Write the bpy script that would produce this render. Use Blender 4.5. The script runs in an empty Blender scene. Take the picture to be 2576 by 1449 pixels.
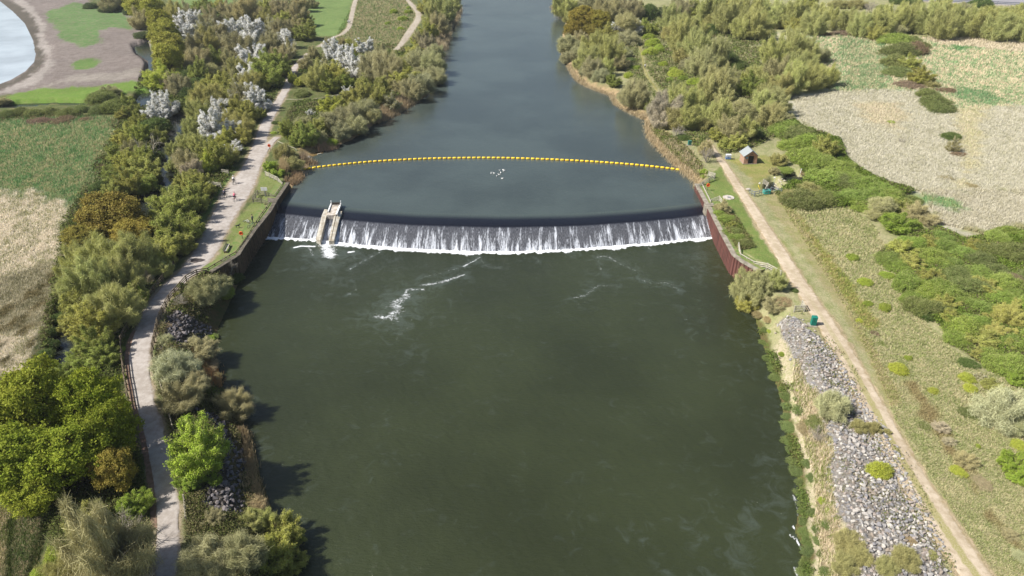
import bpy, math, random
import numpy as np
from mathutils import Vector, Matrix
random.seed(7); RNG = np.random.default_rng(7)
SC = bpy.context.scene
COL = SC.collection
PI = math.pi
# ------------------------------------------------------------------ survey camera used to lay the site out
W0, H0, F0 = 2576.0, 1449.0, 1717.0
CAMH, PITCH = 56.0, math.radians(31.0)
sT, cT = math.sin(PITCH), math.cos(PITCH)
def G(px, py, z=0.0):
    u = (px - W0/2)/F0; v = (py - H0/2)/F0
    rx, ry, rz = u, cT - v*sT, -sT - v*cT
    if rz > -0.03: rz = -0.03
    t = (z - CAMH)/rz
    return (rx*t, ry*t)
REG = {'A':(0,0),'B':(1000,0),'C':(2000,0),'D':(3000,0),'E':(0,750),'F':(1000,750),'G':(2000,750),'H':(3000,750),
       'I':(0,1500),'J':(1000,1500),'K':(2000,1500),'L':(3000,1500)}
SCL = {'Y':(800,650,3.6225),'Z':(2600,500,2.415),'X':(2900,640,8.5867),'V':(1150,760,5.572),'U':(1080,520,8.05),
       'T':(3050,1150,7.244),'S':(2800,540,7.244),'R':(3400,0,4.2933)}
def Q(k, x, y):
    if k == 'P': return (x, y)
    if k in REG: ox, oy, s = REG[k][0], REG[k][1], 1.932
    else: ox, oy, s = SCL[k]
    return ((ox + x/s)/1.55280, (oy + y/s)/1.55280)
def GQ(k, x, y, z=0.0):
    a = Q(k, x, y); return G(a[0], a[1], z)
def PL(k, pts, z=0.0):
    return [GQ(k, x, y, z) for x, y in pts]
def ppm(y):
    return cT*(y + 308.0)/CAMH
# ------------------------------------------------------------------ colours
def lin(c):
    c = c/255.0
    return c/12.92 if c <= 0.04045 else ((c + 0.055)/1.055)**2.4
KCOL = 0.72
def C(r, g, b, k=None):
    k = KCOL if k is None else k
    return (lin(r)*k, lin(g)*k, lin(b)*k)
def C4(*a): return (*C(*a), 1.0)
# ------------------------------------------------------------------ object helpers
def tag(o, label=None, cat=None, group=None, kind=None):
    if label: o['label'] = label
    if cat: o['category'] = cat
    if group: o['group'] = group
    if kind: o['kind'] = kind
    return o
def link(o, parent=None):
    COL.objects.link(o)
    if parent is not None: o.parent = parent
    return o
def empty(name, loc=(0, 0, 0), rz=0.0, parent=None):
    o = bpy.data.objects.new(name, None); o.location = loc; o.rotation_euler = (0, 0, rz)
    o.empty_display_size = 0.3
    return link(o, parent)
def mesh_np(name, V, F, mats=(), mi=None, smooth=False):
    """V (n,3), F list of arrays each (m,k) of same k"""
    me = bpy.data.meshes.new(name)
    V = np.asarray(V, dtype=np.float32)
    if not isinstance(F, (list, tuple)): F = [F]
    F = [np.asarray(f, dtype=np.int32) for f in F if len(f)]
    me.vertices.add(len(V)); me.vertices.foreach_set('co', V.ravel())
    nl = sum(f.size for f in F); npoly = sum(len(f) for f in F)
    me.loops.add(nl); me.polygons.add(npoly)
    me.loops.foreach_set('vertex_index', np.concatenate([f.ravel() for f in F]))
    tot = np.concatenate([np.full(len(f), f.shape[1], dtype=np.int32) for f in F])
    st = np.concatenate([[0], np.cumsum(tot)[:-1]]).astype(np.int32)
    me.polygons.foreach_set('loop_start', st)
    me.polygons.foreach_set('loop_total', tot)
    for m in mats: me.materials.append(m)
    if mi is not None: me.polygons.foreach_set('material_index', np.asarray(mi, dtype=np.int32))
    me.polygons.foreach_set('use_smooth', np.full(npoly, bool(smooth)))
    me.update(calc_edges=True); me.validate()
    return me
def obj(name, me, parent=None, loc=(0, 0, 0), rz=0.0):
    o = bpy.data.objects.new(name, me); o.location = loc; o.rotation_euler = (0, 0, rz)
    return link(o, parent)
def add_attr(me, name, data, dom='POINT', typ='FLOAT'):
    a = me.attributes.new(name, typ, dom)
    if typ == 'FLOAT': a.data.foreach_set('value', np.asarray(data, dtype=np.float32))
    elif typ == 'FLOAT_COLOR':
        d = np.ones((len(data), 4), dtype=np.float32); d[:, :3] = data
        a.data.foreach_set('color', d.ravel())
class MB:
    """collects simple solids into one mesh"""
    def __init__(s): s.V = []; s.F3 = []; s.F4 = []; s.FN = []; s.n = 0
    def add(s, V, F):
        for f in F:
            f = [i + s.n for i in f]
            (s.F3 if len(f) == 3 else s.F4 if len(f) == 4 else s.FN).append(f)
        s.V += [tuple(v) for v in V]; s.n += len(V); return s
    def box(s, c, size, rz=0.0, M=None, taper=1.0):
        hx, hy, hz = size[0]/2, size[1]/2, size[2]/2
        V = []
        for z in (-hz, hz):
            t = 1.0 if z < 0 else taper
            for x, y in ((-hx, -hy), (hx, -hy), (hx, hy), (-hx, hy)):
                v = Vector((x*t, y*t, z))
                if M is not None: v = M @ v
                elif rz: v = Matrix.Rotation(rz, 3, 'Z') @ v
                V.append(v + Vector(c))
        return s.add(V, [(0, 3, 2, 1), (4, 5, 6, 7), (0, 1, 5, 4), (1, 2, 6, 5), (2, 3, 7, 6), (3, 0, 4, 7)])
    def beam(s, a, b, w, h):
        a = Vector(a); b = Vector(b); d = b - a; L = d.length
        if L < 1e-5: return s
        x = d.normalized(); up = Vector((0, 0, 1))
        if abs(x.z) > .95: up = Vector((0, 1, 0))
        y = up.cross(x).normalized(); z = x.cross(y)
        M = Matrix((x, y, z)).transposed()
        return s.box((a + b)/2, (L, w, h), M=M)
    def tube(s, pts, rad, n=6, cap=True):
        pts = [Vector(p) for p in pts]
        if not isinstance(rad, (list, tuple)): rad = [rad]*len(pts)
        V = []; F = []
        ref = Vector((0, 0, 1))
        for i, p in enumerate(pts):
            d = (pts[min(i + 1, len(pts) - 1)] - pts[max(i - 1, 0)]).normalized()
            r = ref if abs(d.z) < .9 else Vector((1, 0, 0))
            a = d.cross(r).normalized(); b = d.cross(a)
            for k in range(n):
                t = 2*PI*k/n
                V.append(p + (a*math.cos(t) + b*math.sin(t))*rad[i])
        for i in range(len(pts) - 1):
            for k in range(n):
                k2 = (k + 1) % n
                F.append((i*n + k, i*n + k2, (i + 1)*n + k2, (i + 1)*n + k))
        if cap:
            F.append(tuple(range(n - 1, -1, -1))); F.append(tuple(range((len(pts) - 1)*n, len(pts)*n)))
        return s.add(V, F)
    def ell(s, c, r, n=8, m=6, M=None):
        V = []; F = []
        for i in range(m + 1):
            th = PI*i/m
            for k in range(n):
                t = 2*PI*k/n
                v = Vector((r[0]*math.sin(th)*math.cos(t), r[1]*math.sin(th)*math.sin(t), r[2]*math.cos(th)))
                if M is not None: v = M @ v
                V.append(v + Vector(c))
        for i in range(m):
            for k in range(n):
                k2 = (k + 1) % n
                F.append((i*n + k, (i + 1)*n + k, (i + 1)*n + k2, i*n + k2))
        return s.add(V, F)
    def torus(s, c, R, r, M=None, n=20, m=6, arc=(0, 2*PI)):
        V = []; F = []
        full = abs(arc[1] - arc[0] - 2*PI) < 1e-4
        N = n if full else n + 1
        for i in range(N):
            a = arc[0] + (arc[1] - arc[0])*i/n
            for k in range(m):
                b = 2*PI*k/m
                v = Vector(((R + r*math.cos(b))*math.cos(a), (R + r*math.cos(b))*math.sin(a), r*math.sin(b)))
                if M is not None: v = M @ v
                V.append(v + Vector(c))
        for i in range(n):
            i2 = (i + 1) % N
            for k in range(m):
                k2 = (k + 1) % m
                F.append((i*m + k, i2*m + k, i2*m + k2, i*m + k2))
        return s.add(V, F)
    def build(s, name, mat, parent=None, loc=(0, 0, 0), rz=0.0, smooth=False):
        me = bpy.data.meshes.new(name)
        me.from_pydata([tuple(v) for v in s.V], [], s.F3 + s.F4 + s.FN)
        me.materials.append(mat)
        if smooth:
            for p in me.polygons: p.use_smooth = True
        me.update()
        return obj(name, me, parent, loc, rz)
# ------------------------------------------------------------------ materials
def newmat(name):
    m = bpy.data.materials.new(name); m.use_nodes = True
    nt = m.node_tree; nt.nodes.clear()
    out = nt.nodes.new('ShaderNodeOutputMaterial'); b = nt.nodes.new('ShaderNodeBsdfPrincipled')
    nt.links.new(b.outputs[0], out.inputs[0])
    return m, nt, b, out
def N(nt, t, **k):
    n = nt.nodes.new(t)
    for a, v in k.items():
        if a.startswith('i_'):
            n.inputs[int(a[2:])].default_value = v
        else: setattr(n, a, v)
    return n
def math_(nt, op, a, b=None, c=None, clamp=False):
    n = nt.nodes.new('ShaderNodeMath'); n.operation = op; n.use_clamp = clamp
    for i, v in enumerate((a, b, c)):
        if v is None: continue
        if isinstance(v, (int, float)): n.inputs[i].default_value = v
        else: nt.links.new(v, n.inputs[i])
    return n.outputs[0]
def mix_(nt, f, a, b, blend='MIX'):
    n = nt.nodes.new('ShaderNodeMix'); n.data_type = 'RGBA'; n.blend_type = blend
    for s_, v in ((n.inputs[0], f), (n.inputs[6], a), (n.inputs[7], b)):
        if isinstance(v, (int, float)): s_.default_value = v
        elif isinstance(v, tuple): s_.default_value = v if len(v) == 4 else (*v, 1.0)
        else: nt.links.new(v, s_)
    return n.outputs[2]
def noise(nt, vec, scale, detail=3.0, rough=0.55, dist=0.0):
    n = nt.nodes.new('ShaderNodeTexNoise')
    n.inputs['Scale'].default_value = scale; n.inputs['Detail'].default_value = detail
    n.inputs['Roughness'].default_value = rough; n.inputs['Distortion'].default_value = dist
    if vec is not None: nt.links.new(vec, n.inputs['Vector'])
    return n.outputs[0]
def remap(nt, v, a, b, c=0.0, d=1.0, smooth=True):
    n = nt.nodes.new('ShaderNodeMapRange'); n.interpolation_type = 'SMOOTHSTEP' if smooth else 'LINEAR'
    nt.links.new(v, n.inputs[0])
    for i, x in enumerate((a, b, c, d)): n.inputs[i + 1].default_value = x
    return n.outputs[0]
def attr(nt, name, out='Fac'):
    n = nt.nodes.new('ShaderNodeAttribute'); n.attribute_name = name
    return n.outputs[out]
def geopos(nt): return nt.nodes.new('ShaderNodeNewGeometry').outputs['Position']
def objco(nt): return nt.nodes.new('ShaderNodeTexCoord').outputs['Object']
def mapping(nt, vec, scale=(1, 1, 1), rot=(0, 0, 0)):
    n = nt.nodes.new('ShaderNodeMapping'); n.inputs['Scale'].default_value = scale; n.inputs['Rotation'].default_value = rot
    nt.links.new(vec, n.inputs['Vector']); return n.outputs[0]
def bump(nt, b, h, strength=0.5, dist=0.1):
    n = nt.nodes.new('ShaderNodeBump'); n.inputs['Strength'].default_value = strength; n.inputs['Distance'].default_value = dist
    nt.links.new(h, n.inputs['Height']); nt.links.new(n.outputs[0], b.inputs['Normal'])
def simple(name, ca, cb=None, scale=3.0, rough=0.8, metal=0.0, bmp=0.0, detail=4.0, bscale=None, spec=0.3):
    m, nt, b, o = newmat(name)
    cb = cb or tuple(x*0.7 for x in ca)
    v = geopos(nt)
    n = noise(nt, v, scale, detail)
    f = remap(nt, n, .35, .65)
    nt.links.new(mix_(nt, f, ca[:3], cb[:3]), b.inputs['Base Color'])
    b.inputs['Roughness'].default_value = rough; b.inputs['Metallic'].default_value = metal
    b.inputs['Specular IOR Level'].default_value = spec
    if bmp: bump(nt, b, noise(nt, v, bscale or scale*4, 3.0), bmp, 0.05)
    return m
# ------------------------------------------------------------------ geometry tests
def seg_dist(X, Y, pts, closed=False):
    d = np.full(X.shape, 1e9, dtype=np.float32)
    n = len(pts); m = n if closed else n - 1
    for i in range(m):
        ax, ay = pts[i]; bx, by = pts[(i + 1) % n]
        dx, dy = bx - ax, by - ay; L = dx*dx + dy*dy + 1e-9
        t = np.clip(((X - ax)*dx + (Y - ay)*dy)/L, 0, 1)
        q = (X - ax - t*dx)**2 + (Y - ay - t*dy)**2
        np.minimum(d, q, out=d)
    return np.sqrt(d)
def inside(X, Y, pts):
    c = np.zeros(X.shape, dtype=bool); n = len(pts)
    for i in range(n):
        ax, ay = pts[i]; bx, by = pts[(i + 1) % n]
        if ay == by: continue
        k = ((ay > Y) != (by > Y)) & (X < (bx - ax)*(Y - ay)/(by - ay) + ax)
        c ^= k
    return c
def sdf(X, Y, pts):
    d = seg_dist(X, Y, pts, True)
    return np.where(inside(X, Y, pts), -d, d)
def sstep(a, b, x):
    t = np.clip((x - a)/(b - a), 0, 1); return t*t*(3 - 2*t)
_ph = RNG.uniform(0, 6.28, (40,)); _dr = RNG.uniform(-1, 1, (40, 2))
def vnoise(X, Y, s, k=0, n=7):
    r = np.zeros(X.shape, dtype=np.float32)
    for i in range(n):
        j = (k*5 + i) % 40; f = s*(0.6 + 0.35*i)
        a = _ph[j]*3.1 + k
        r += np.sin(X*f*math.cos(a) + Y*f*math.sin(a) + _ph[(j + 11) % 40]*7 + 1.3*np.sin((X*math.sin(a*1.7) + Y*math.cos(a*1.7))*f*.6 + k))
    return r/n*1.6
def resample(pts, step):
    P = [Vector((*p, 0)) if len(p) == 2 else Vector(p) for p in pts]
    out = [P[0]]
    # catmull-rom
    for i in range(len(P) - 1):
        p0 = P[max(i - 1, 0)]; p1 = P[i]; p2 = P[i + 1]; p3 = P[min(i + 2, len(P) - 1)]
        n = max(1, int((p2 - p1).length/step))
        for k in range(1, n + 1):
            t = k/n
            out.append(0.5*((2*p1) + (p2 - p0)*t + (2*p0 - 5*p1 + 4*p2 - p3)*t*t + (3*p1 - p0 - 3*p2 + p3)*t**3))
    return out
ZU, ZD = -1.4, -3.7      # upstream and downstream water levels
# ------------------------------------------------------------------ river outline
WALL_L = PL('Y', [(1190, 230), (1020, 480), (930, 640), (720, 900), (560, 1130), (480, 1260)]) + PL('E', [(1690, 550), (1600, 605)])
WALL_R = PL('Z', [(285, 530), (370, 690), (400, 740), (520, 980), (640, 1200), (720, 1262), (880, 1352)])
LUP = PL('P', [(733, 478), (755, 440)], ZU) + PL('B', [(330, 1340), (430, 1225), (400, 1170), (600, 1105), (720, 1060), (830, 985), (920, 920), (1050, 860),
        (1170, 775), (1300, 725), (1345, 640), (1400, 610), (1410, 400), (1440, 230), (1500, 150), (1540, 0), (1560, -150)], ZU)
RUP = PL('C', [(1390, 1390), (1290, 1310), (1220, 1250), (1100, 1130), (1010, 1020), (1000, 910), (880, 850), (780, 790), (740, 720), (640, 685),
        (530, 640), (470, 590), (420, 500), (370, 450), (365, 310), (400, 200), (400, 130), (330, 90), (300, 60), (340, -30), (380, -150)], ZU)
LDN = PL('P', [(600, 715)], ZD) + PL('P', [(575, 770), (548, 830), (545, 900), (553, 960), (592, 1010), (610, 1060), (640, 1110), (655, 1190), (680, 1260), (700, 1330), (735, 1449), (770, 1600)], ZD)
RDN = PL('P', [(1843, 690), (1865, 760), (1898, 800), (1912, 850), (1936, 920), (1962, 1000), (1978, 1080), (1990, 1150), (2006, 1210), (2010, 1280), (1998, 1335), (2018, 1380), (2010, 1449), (2020, 1600)], ZD)
def far_end(p, dy): return (p[0], p[1] + dy)
RIVER = list(reversed([*WALL_L, *LDN, (LDN[-1][0] + 2, -60.0)])) + LUP + [(LUP[-1][0] - 30, 1100.0), (RUP[-1][0] + 80, 1100.0)] + list(reversed(RUP)) + [*WALL_R, *RDN, (RDN[-1][0], -60.0)]
RIVER_BANKS = None
# ------------------------------------------------------------------ paths
PATH_L = [('P', 405, 1600, 66), ('P', 418, 1449, 62), ('P', 422, 1290, 62), ('P', 407, 1180, 60), ('P', 385, 1080, 57), ('P', 362, 1000, 56), ('P', 352, 930, 58), ('P', 352, 880, 58),
          ('P', 366, 830, 54), ('P', 392, 770, 50), ('P', 430, 722, 48), ('P', 478, 680, 56), ('P', 512, 640, 64), ('P', 532, 600, 66), ('P', 553, 560, 64), ('P', 573, 525, 66), ('P', 592, 490, 74),
          ('P', 610, 460, 68), ('P', 628, 430, 52), ('P', 645, 390, 42), ('P', 655, 355, 34), ('P', 675, 300, 28), ('P', 700, 258, 23), ('P', 722, 218, 19), ('P', 742, 170, 16), ('P', 775, 135, 13)]
PATH_B = [('P', 628, 425, 46), ('P', 650, 395, 34), ('P', 672, 368, 24), ('P', 697, 345, 17)]
PATH_F1 = [('P', 800, 118, 10), ('P', 838, 95, 12), ('B', 650, 260, 14/0.333/3), ('B', 700, 210, 13), ('B', 716, 150, 13), ('B', 735, 60, 12), ('B', 760, -20, 11), ('B', 800, -120, 10)]
PATH_F2 = [('B', 1050, 380, 13), ('B', 1100, 330, 16), ('B', 1160, 240, 20), ('B', 1220, 150, 17), ('B', 1225, 100, 15), ('B', 1180, 40, 13), ('B', 1130, -10, 11), ('B', 1060, -80, 10)]
PATH_T = [('B', 215, 748, 5), ('B', 380, 752, 4), ('B', 500, 738, 4), ('B', 640, 712, 4)]
PATH_R = [('P', 2560, 1600, 105), ('P', 2455, 1449, 92), ('P', 2350, 1290, 84), ('P', 2265, 1150, 74), ('P', 2200, 1030, 66), ('P', 2135, 910, 58), ('P', 2068, 800, 50), ('P', 2003, 700, 42),
          ('P', 1940, 600, 35), ('P', 1890, 520, 29), ('P', 1850, 460, 24), ('P', 1822, 415, 20), ('P', 1800, 385, 15), ('P', 1785, 355, 9)]
PATH_C = [('C', 975, 240, 6), ('C', 955, 290, 5), ('C', 965, 360, 5), ('C', 985, 440, 5), ('C', 1000, 520, 6), ('C', 1030, 590, 8), ('C', 1070, 650, 8), ('C', 1110, 700, 8)]
def pathw(rows):
    c = []; w = []
    for k, x, y, wp in rows:
        P = Q(k, x, y); c.append(G(*P)); w.append(wp/ppm(P[1]))
    return c, w
PATHS = {n: pathw(r) for n, r in (('L', PATH_L), ('B', PATH_B), ('F1', PATH_F1), ('F2', PATH_F2), ('T', PATH_T), ('R', PATH_R), ('C', PATH_C))}
def path_sd(X, Y, name):
    c, w = PATHS[name]
    best = np.full(X.shape, 1e9, dtype=np.float32)
    for i in range(len(c) - 1):
        ax, ay = c[i]; bx, by = c[i + 1]
        dx, dy = bx - ax, by - ay; L = math.hypot(dx, dy) + 1e-6
        t = np.clip(((X - ax)*dx + (Y - ay)*dy)/L**2, 0, 1)
        # pixel widths were measured across the picture: perpendicular width = w*|dy|/L
        ww = (w[i]*(1 - t) + w[i + 1]*t)*max(abs(dy)/L, 0.45)/2
        np.minimum(best, np.hypot(X - ax - t*dx, Y - ay - t*dy) - ww, out=best)
    return best
# ------------------------------------------------------------------ ditches and ponds
LAGOON = PL('A', [(-500, -160), (0, 10), (100, 90), (185, 180), (240, 300), (268, 400), (255, 465), (190, 535), (80, 600), (0, 630), (-500, 760)], -1.0)
POOL1 = PL('A', [(1010, 345), (1060, 335), (1115, 310), (1130, 380), (1165, 470), (1150, 510), (1120, 600), (1135, 655), (1105, 655), (1085, 595), (1120, 510), (1110, 465), (1030, 405)], -1.0)
POOL2 = PL('A', [(1030, 760), (1060, 712), (1130, 700), (1170, 740), (1165, 800), (1085, 835)], -1.0)
DITCH1 = PL('A', [(-100, 815), (80, 795), (200, 783), (420, 777), (560, 780), (660, 778), (670, 800), (560, 805), (420, 795), (230, 818), (80, 825), (-100, 830)], -1.0)
STREAM_C = PL('A', [(1160, 760), (1290, 860), (1370, 930), (1310, 1010), (1270, 1120), (1230, 1200), (1235, 1300), (1250, 1449)], -1.0) + PL('E', [(1130, 40), (1080, 200), (900, 330), (760, 560), (600, 800), (540, 960), (525, 1130), (515, 1250), (530, 1350), (560, 1449)], -1.0) + PL('I', [(560, 150)], -1.0)
POND_R = PL('X', [(1440, 620), (1480, 560), (1560, 370), (1700, 370), (1850, 450), (1990, 470), (2020, 560), (1900, 680), (1800, 760), (1680, 740)], -1.0)
BASIN_R = PL('X', [(820, 800), (900, 740), (1010, 560), (1085, 590), (1120, 780), (1340, 780), (1340, 860), (1000, 900), (830, 880)], -0.6)
DITCH2 = PL('C', [(1600, 760), (1640, 735), (1680, 760), (1650, 800)], -0.6)
# ------------------------------------------------------------------ terrain
YW = 0.5*(WALL_L[2][1] + WALL_R[2][1])
def relief(X, Y, full=False):
    X = np.asarray(X, dtype=np.float32); Y = np.asarray(Y, dtype=np.float32)
    d = sdf(X, Y, RIVER)
    dw = np.minimum(seg_dist(X, Y, WALL_L), seg_dist(X, Y, WALL_R))
    up = Y > YW
    wl = np.where(up, ZU, ZD)
    iswall = dw <= np.abs(d) + 0.06
    h0 = vnoise(X, Y, .09, 1)*.14 + vnoise(X, Y, .5, 2)*.05
    pd = np.full(X.shape, 1e9, dtype=np.float32)
    for n in PATHS: np.minimum(pd, path_sd(X, Y, n), out=pd)
    calm = sstep(0.3, 3.0, pd)*sstep(.5, 5, dw)
    h0 = h0*calm
    w = np.where(up, 2.4, np.clip(1.2 + dw*.35, 1.2, 5.0)) + 0.5*vnoise(X, Y, .25, 3)
    t = sstep(0, 1, np.clip(d/np.maximum(w, .6), 0, 1))
    hb = wl + 0.02 + (h0 - wl)*t
    hb = np.where(d < 0, wl - .12 + np.maximum(d, -6)*0.55, hb)
    hw = np.where(d > 1.35, h0, np.where(d > 0.95, h0 - (1.35 - d)/.4*6, -6.5))
    h = np.where(iswall, hw, hb)
    # wet places away from the river
    lag = sdf(X, Y, LAGOON)
    hl = np.where(lag < 0, -1.03 + np.maximum(lag, -8)*.05, -1.0 + .5*sstep(0, 9, lag) + .5*sstep(6, 34, lag))
    h = np.where((lag < 36) & (d > 20), np.minimum(h, hl + h0*.4), h)
    for poly in (POOL1, POOL2, DITCH1, POND_R, BASIN_R, DITCH2):
        q = sdf(X, Y, poly) + .25*vnoise(X, Y, .8, 5)
        h = np.where(q < 1.3, np.minimum(h, np.where(q < 0, -1.5 + np.maximum(q, -2)*.3, -1.5 + 1.5*sstep(0, 1.3, q) + h0)), h)
    q = seg_dist(X, Y, STREAM_C) - 1.6 + .3*vnoise(X, Y, .5, 4)
    h = np.where((q < 1.6) & (d > 1), np.minimum(h, np.where(q < 0, -1.5 + np.maximum(q, -1.5)*.4, -1.5 + 1.5*sstep(0, 1.6, q) + h0)), h)
    if full: return h, d, dw, iswall, pd, lag, q
    return h
def hz(x, y): return float(relief(np.array([x]), np.array([y]))[0])
def ground_ray(px, py, off=0.0):
    """points (arrays of picture px) -> world on terrain"""
    px = np.asarray(px, dtype=float); py = np.asarray(py, dtype=float)
    u = (px - W0/2)/F0; v = (py - H0/2)/F0
    ry = cT - v*sT; rz = -sT - v*cT
    z = np.zeros(px.shape)
    for _ in range(9):
        t = (z + off - CAMH)/rz; X = u*t; Y = ry*t
        z = 0.5*z + 0.5*relief(X, Y)
    t = (z + off - CAMH)/rz
    return u*t, ry*t, z
# colour regions:  polygon, colour A, colour B, share of B, edge softness
RG = []
def rg(poly, a, b, s=.5, soft=1.5): RG.append((poly, C(*a), C(*b), s, soft))
rg(PL('P', [(-900, -120), (1400, -120), (1350, 250), (700, 560), (380, 1600), (-900, 1600)]), (92, 106, 60), (138, 128, 92), .35, 4)
rg(PL('A', [(1250, -60), (1760, -60), (1720, 90), (1560, 150), (1380, 100)]), (116, 140, 84), (132, 150, 92), .4, 2)
rg(PL('B', [(340, -90), (745, -90), (735, 60), (690, 200), (600, 275), (360, 270)]), (112, 138, 80), (138, 152, 94), .4, 2)
rg(PL('B', [(760, -90), (1110, -90), (1210, 120), (1050, 370), (920, 430), (610, 290), (720, 200)]), (118, 134, 84), (168, 158, 124), .55, 2)
rg(PL('A', [(-700, -160), (640, -160), (700, 60), (1000, 90), (1130, 300), (1160, 480), (1110, 650), (700, 660), (300, 690), (0, 712), (-700, 740)]), (150, 140, 134), (122, 112, 104), .45, 3)
rg(PL('A', [(-200, -100), (90, 0), (300, 100), (310, 250), (360, 430), (280, 540), (0, 670), (-300, 690), (-300, 640), (80, 600), (200, 520), (250, 430), (180, 200)]), (112, 104, 92), (96, 92, 84), .5, 2)
rg(PL('A', [(120, -60), (260, 60), (330, 160), (330, 260), (400, 400), (380, 520), (280, 610), (60, 690), (-60, 700), (60, 650), (240, 560), (320, 470), (330, 400), (280, 280), (290, 180), (230, 100), (60, -40)]), (176, 168, 160), (156, 148, 140), .4, 2)
rg(PL('A', [(560, 560), (900, 540), (1060, 500), (1080, 560), (900, 600), (500, 620), (350, 640)]), (168, 160, 150), (140, 132, 122), .45, 3)
rg(PL('A', [(325, 92), (420, 60), (560, 15), (760, 60), (900, 90), (1070, 180), (1000, 225), (860, 205), (760, 230), (770, 320), (640, 350), (480, 300), (400, 190)]), (100, 134, 76), (140, 138, 110), .35, 2.5)
rg(PL('A', [(520, 480), (600, 440), (700, 435), (760, 465), (700, 510), (590, 520)]), (104, 134, 72), (130, 140, 90), .3, 1.5)
rg(PL('A', [(60, 715), (300, 665), (700, 655), (1000, 610), (1110, 630), (1130, 690), (800, 720), (600, 760), (60, 765)]), (112, 142, 62), (134, 148, 84), .3, 2)
rg(PL('A', [(-900, 900), (300, 910), (640, 880), (880, 900), (900, 1100), (760, 1250), (700, 1449)]) + PL('E', [(640, 80), (520, 260), (300, 330), (-900, 330)]), (116, 148, 96), (178, 172, 132), .46, 3)
rg(PL('E', [(-1200, 20), (-60, 60), (60, -20), (150, 70), (250, -10), (330, 120), (430, 70), (500, 100), (540, 160), (490, 400), (480, 520), (400, 830), (330, 1020), (250, 1360), (0, 1430), (-1200, 1500)]), (224, 214, 194), (162, 160, 120), .30, 2.5)
rg(PL('E', [(-300, 720), (120, 620), (300, 550), (490, 530), (420, 830), (340, 1000), (0, 1080), (-300, 1100)]), (140, 136, 106), (192, 184, 158), .55, 1.5)
for y_ in (640, 770, 880, 1010):
    rg(PL('E', [(-60, y_ + 300), (200, y_ + 150), (430, y_ - 20), (430, y_ + 2), (200, y_ + 185), (-60, y_ + 335)]), (112, 106, 74), (156, 144, 108), .5, 2.0)
rg(PL('I', [(-600, 950), (380, 900), (330, 1100), (200, 1500), (-600, 1600)]), (108, 122, 74), (186, 170, 140), .4, 1)
rg(PL('I', [(-100, 930), (110, 940), (60, 1200), (30, 1560), (-100, 1560)]), (206, 190, 158), (128, 136, 84), .35, 1)
rg(PL('I', [(50, 1060), (105, 960), (110, 1060), (90, 1250), (90, 1500), (40, 1500), (55, 1250)]), (72, 84, 46), (100, 112, 60), .4, .4)
rg(PL('I', [(350, 960), (400, 960), (350, 1140), (260, 1330), (230, 1500), (190, 1500), (240, 1280)]), (66, 74, 44), (90, 98, 54), .4, .4)
rg(PL('P', [(560, 430), (645, 430), (720, 450), (700, 510), (650, 580), (560, 690), (500, 690), (560, 590), (640, 500), (650, 440)]), (124, 138, 76), (146, 146, 98), .35, .6)
rg(PL('P', [(520, 425), (585, 425), (560, 500), (500, 560), (500, 480)]), (108, 134, 70), (126, 138, 80), .3, 1)
# right bank
rg(PL('P', [(1380, -120), (3500, -120), (3500, 1600), (1960, 1600), (1990, 1150), (1850, 700), (1700, 420), (1560, 240), (1430, 150)]), (144, 150, 98), (182, 174, 136), .5, 2)
rg(PL('D', [(-60, 240), (460, 270), (1932, 300), (2900, 300), (2900, 830), (1400, 830), (1150, 700), (480, 700), (-60, 640)]), (130, 160, 112), (208, 194, 164), .58, 2)
rg(PL('D', [(560, 280), (900, 330), (900, 640), (860, 700), (520, 680), (600, 520), (500, 420)]), (128, 152, 108), (190, 180, 146), .45, 3)
rg(PL('D', [(1380, 330), (1700, 340), (1650, 370), (1400, 380)]), (108, 148, 96), (140, 160, 110), .3, 1)
rg(PL('D', [(1400, 660), (1700, 700), (1780, 780), (1600, 800), (1420, 760)]), (120, 150, 104), (176, 174, 138), .3, 3)
rg(PL('D', [(1120, 290), (2900, 290), (2900, 420), (1900, 400), (1250, 330)]), (206, 194, 170), (164, 158, 126), .3, 2)
rg(PL('D', [(140, 720), (500, 690), (900, 690), (1150, 690), (1400, 840), (1640, 820), (1932, 800), (2900, 800), (2900, 1449), (1100, 1449), (800, 1380), (560, 1200), (500, 1080), (200, 920)]) + PL('H', [(1100, 0), (2900, 700), (2900, 500), (1932, 290), (1600, 330), (1300, 240), (1000, 0)])[:0], (198, 193, 174), (176, 172, 146), .35, 3)
rg(PL('D', [(1400, 830), (1640, 810), (1600, 980), (1560, 1200), (1480, 1449), (1420, 1449), (1500, 1150), (1440, 960)]), (186, 182, 144), (204, 194, 168), .5, 3)
rg(PL('D', [(650, 760), (980, 780), (1050, 900), (1000, 1010), (760, 930)]), (190, 183, 152), (202, 190, 166), .5, 3)
rg(PL('H', [(1150, -10), (2900, -10), (2900, 520), (1932, 290), (1640, 330), (1300, 250), (1100, 60)]), (198, 192, 172), (176, 170, 144), .35, 3)
rg(PL('H', [(1020, 0), (1400, 60), (1500, 140), (1400, 150), (1150, 80)]), (124, 158, 106), (160, 166, 120), .4, 2)
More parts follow.
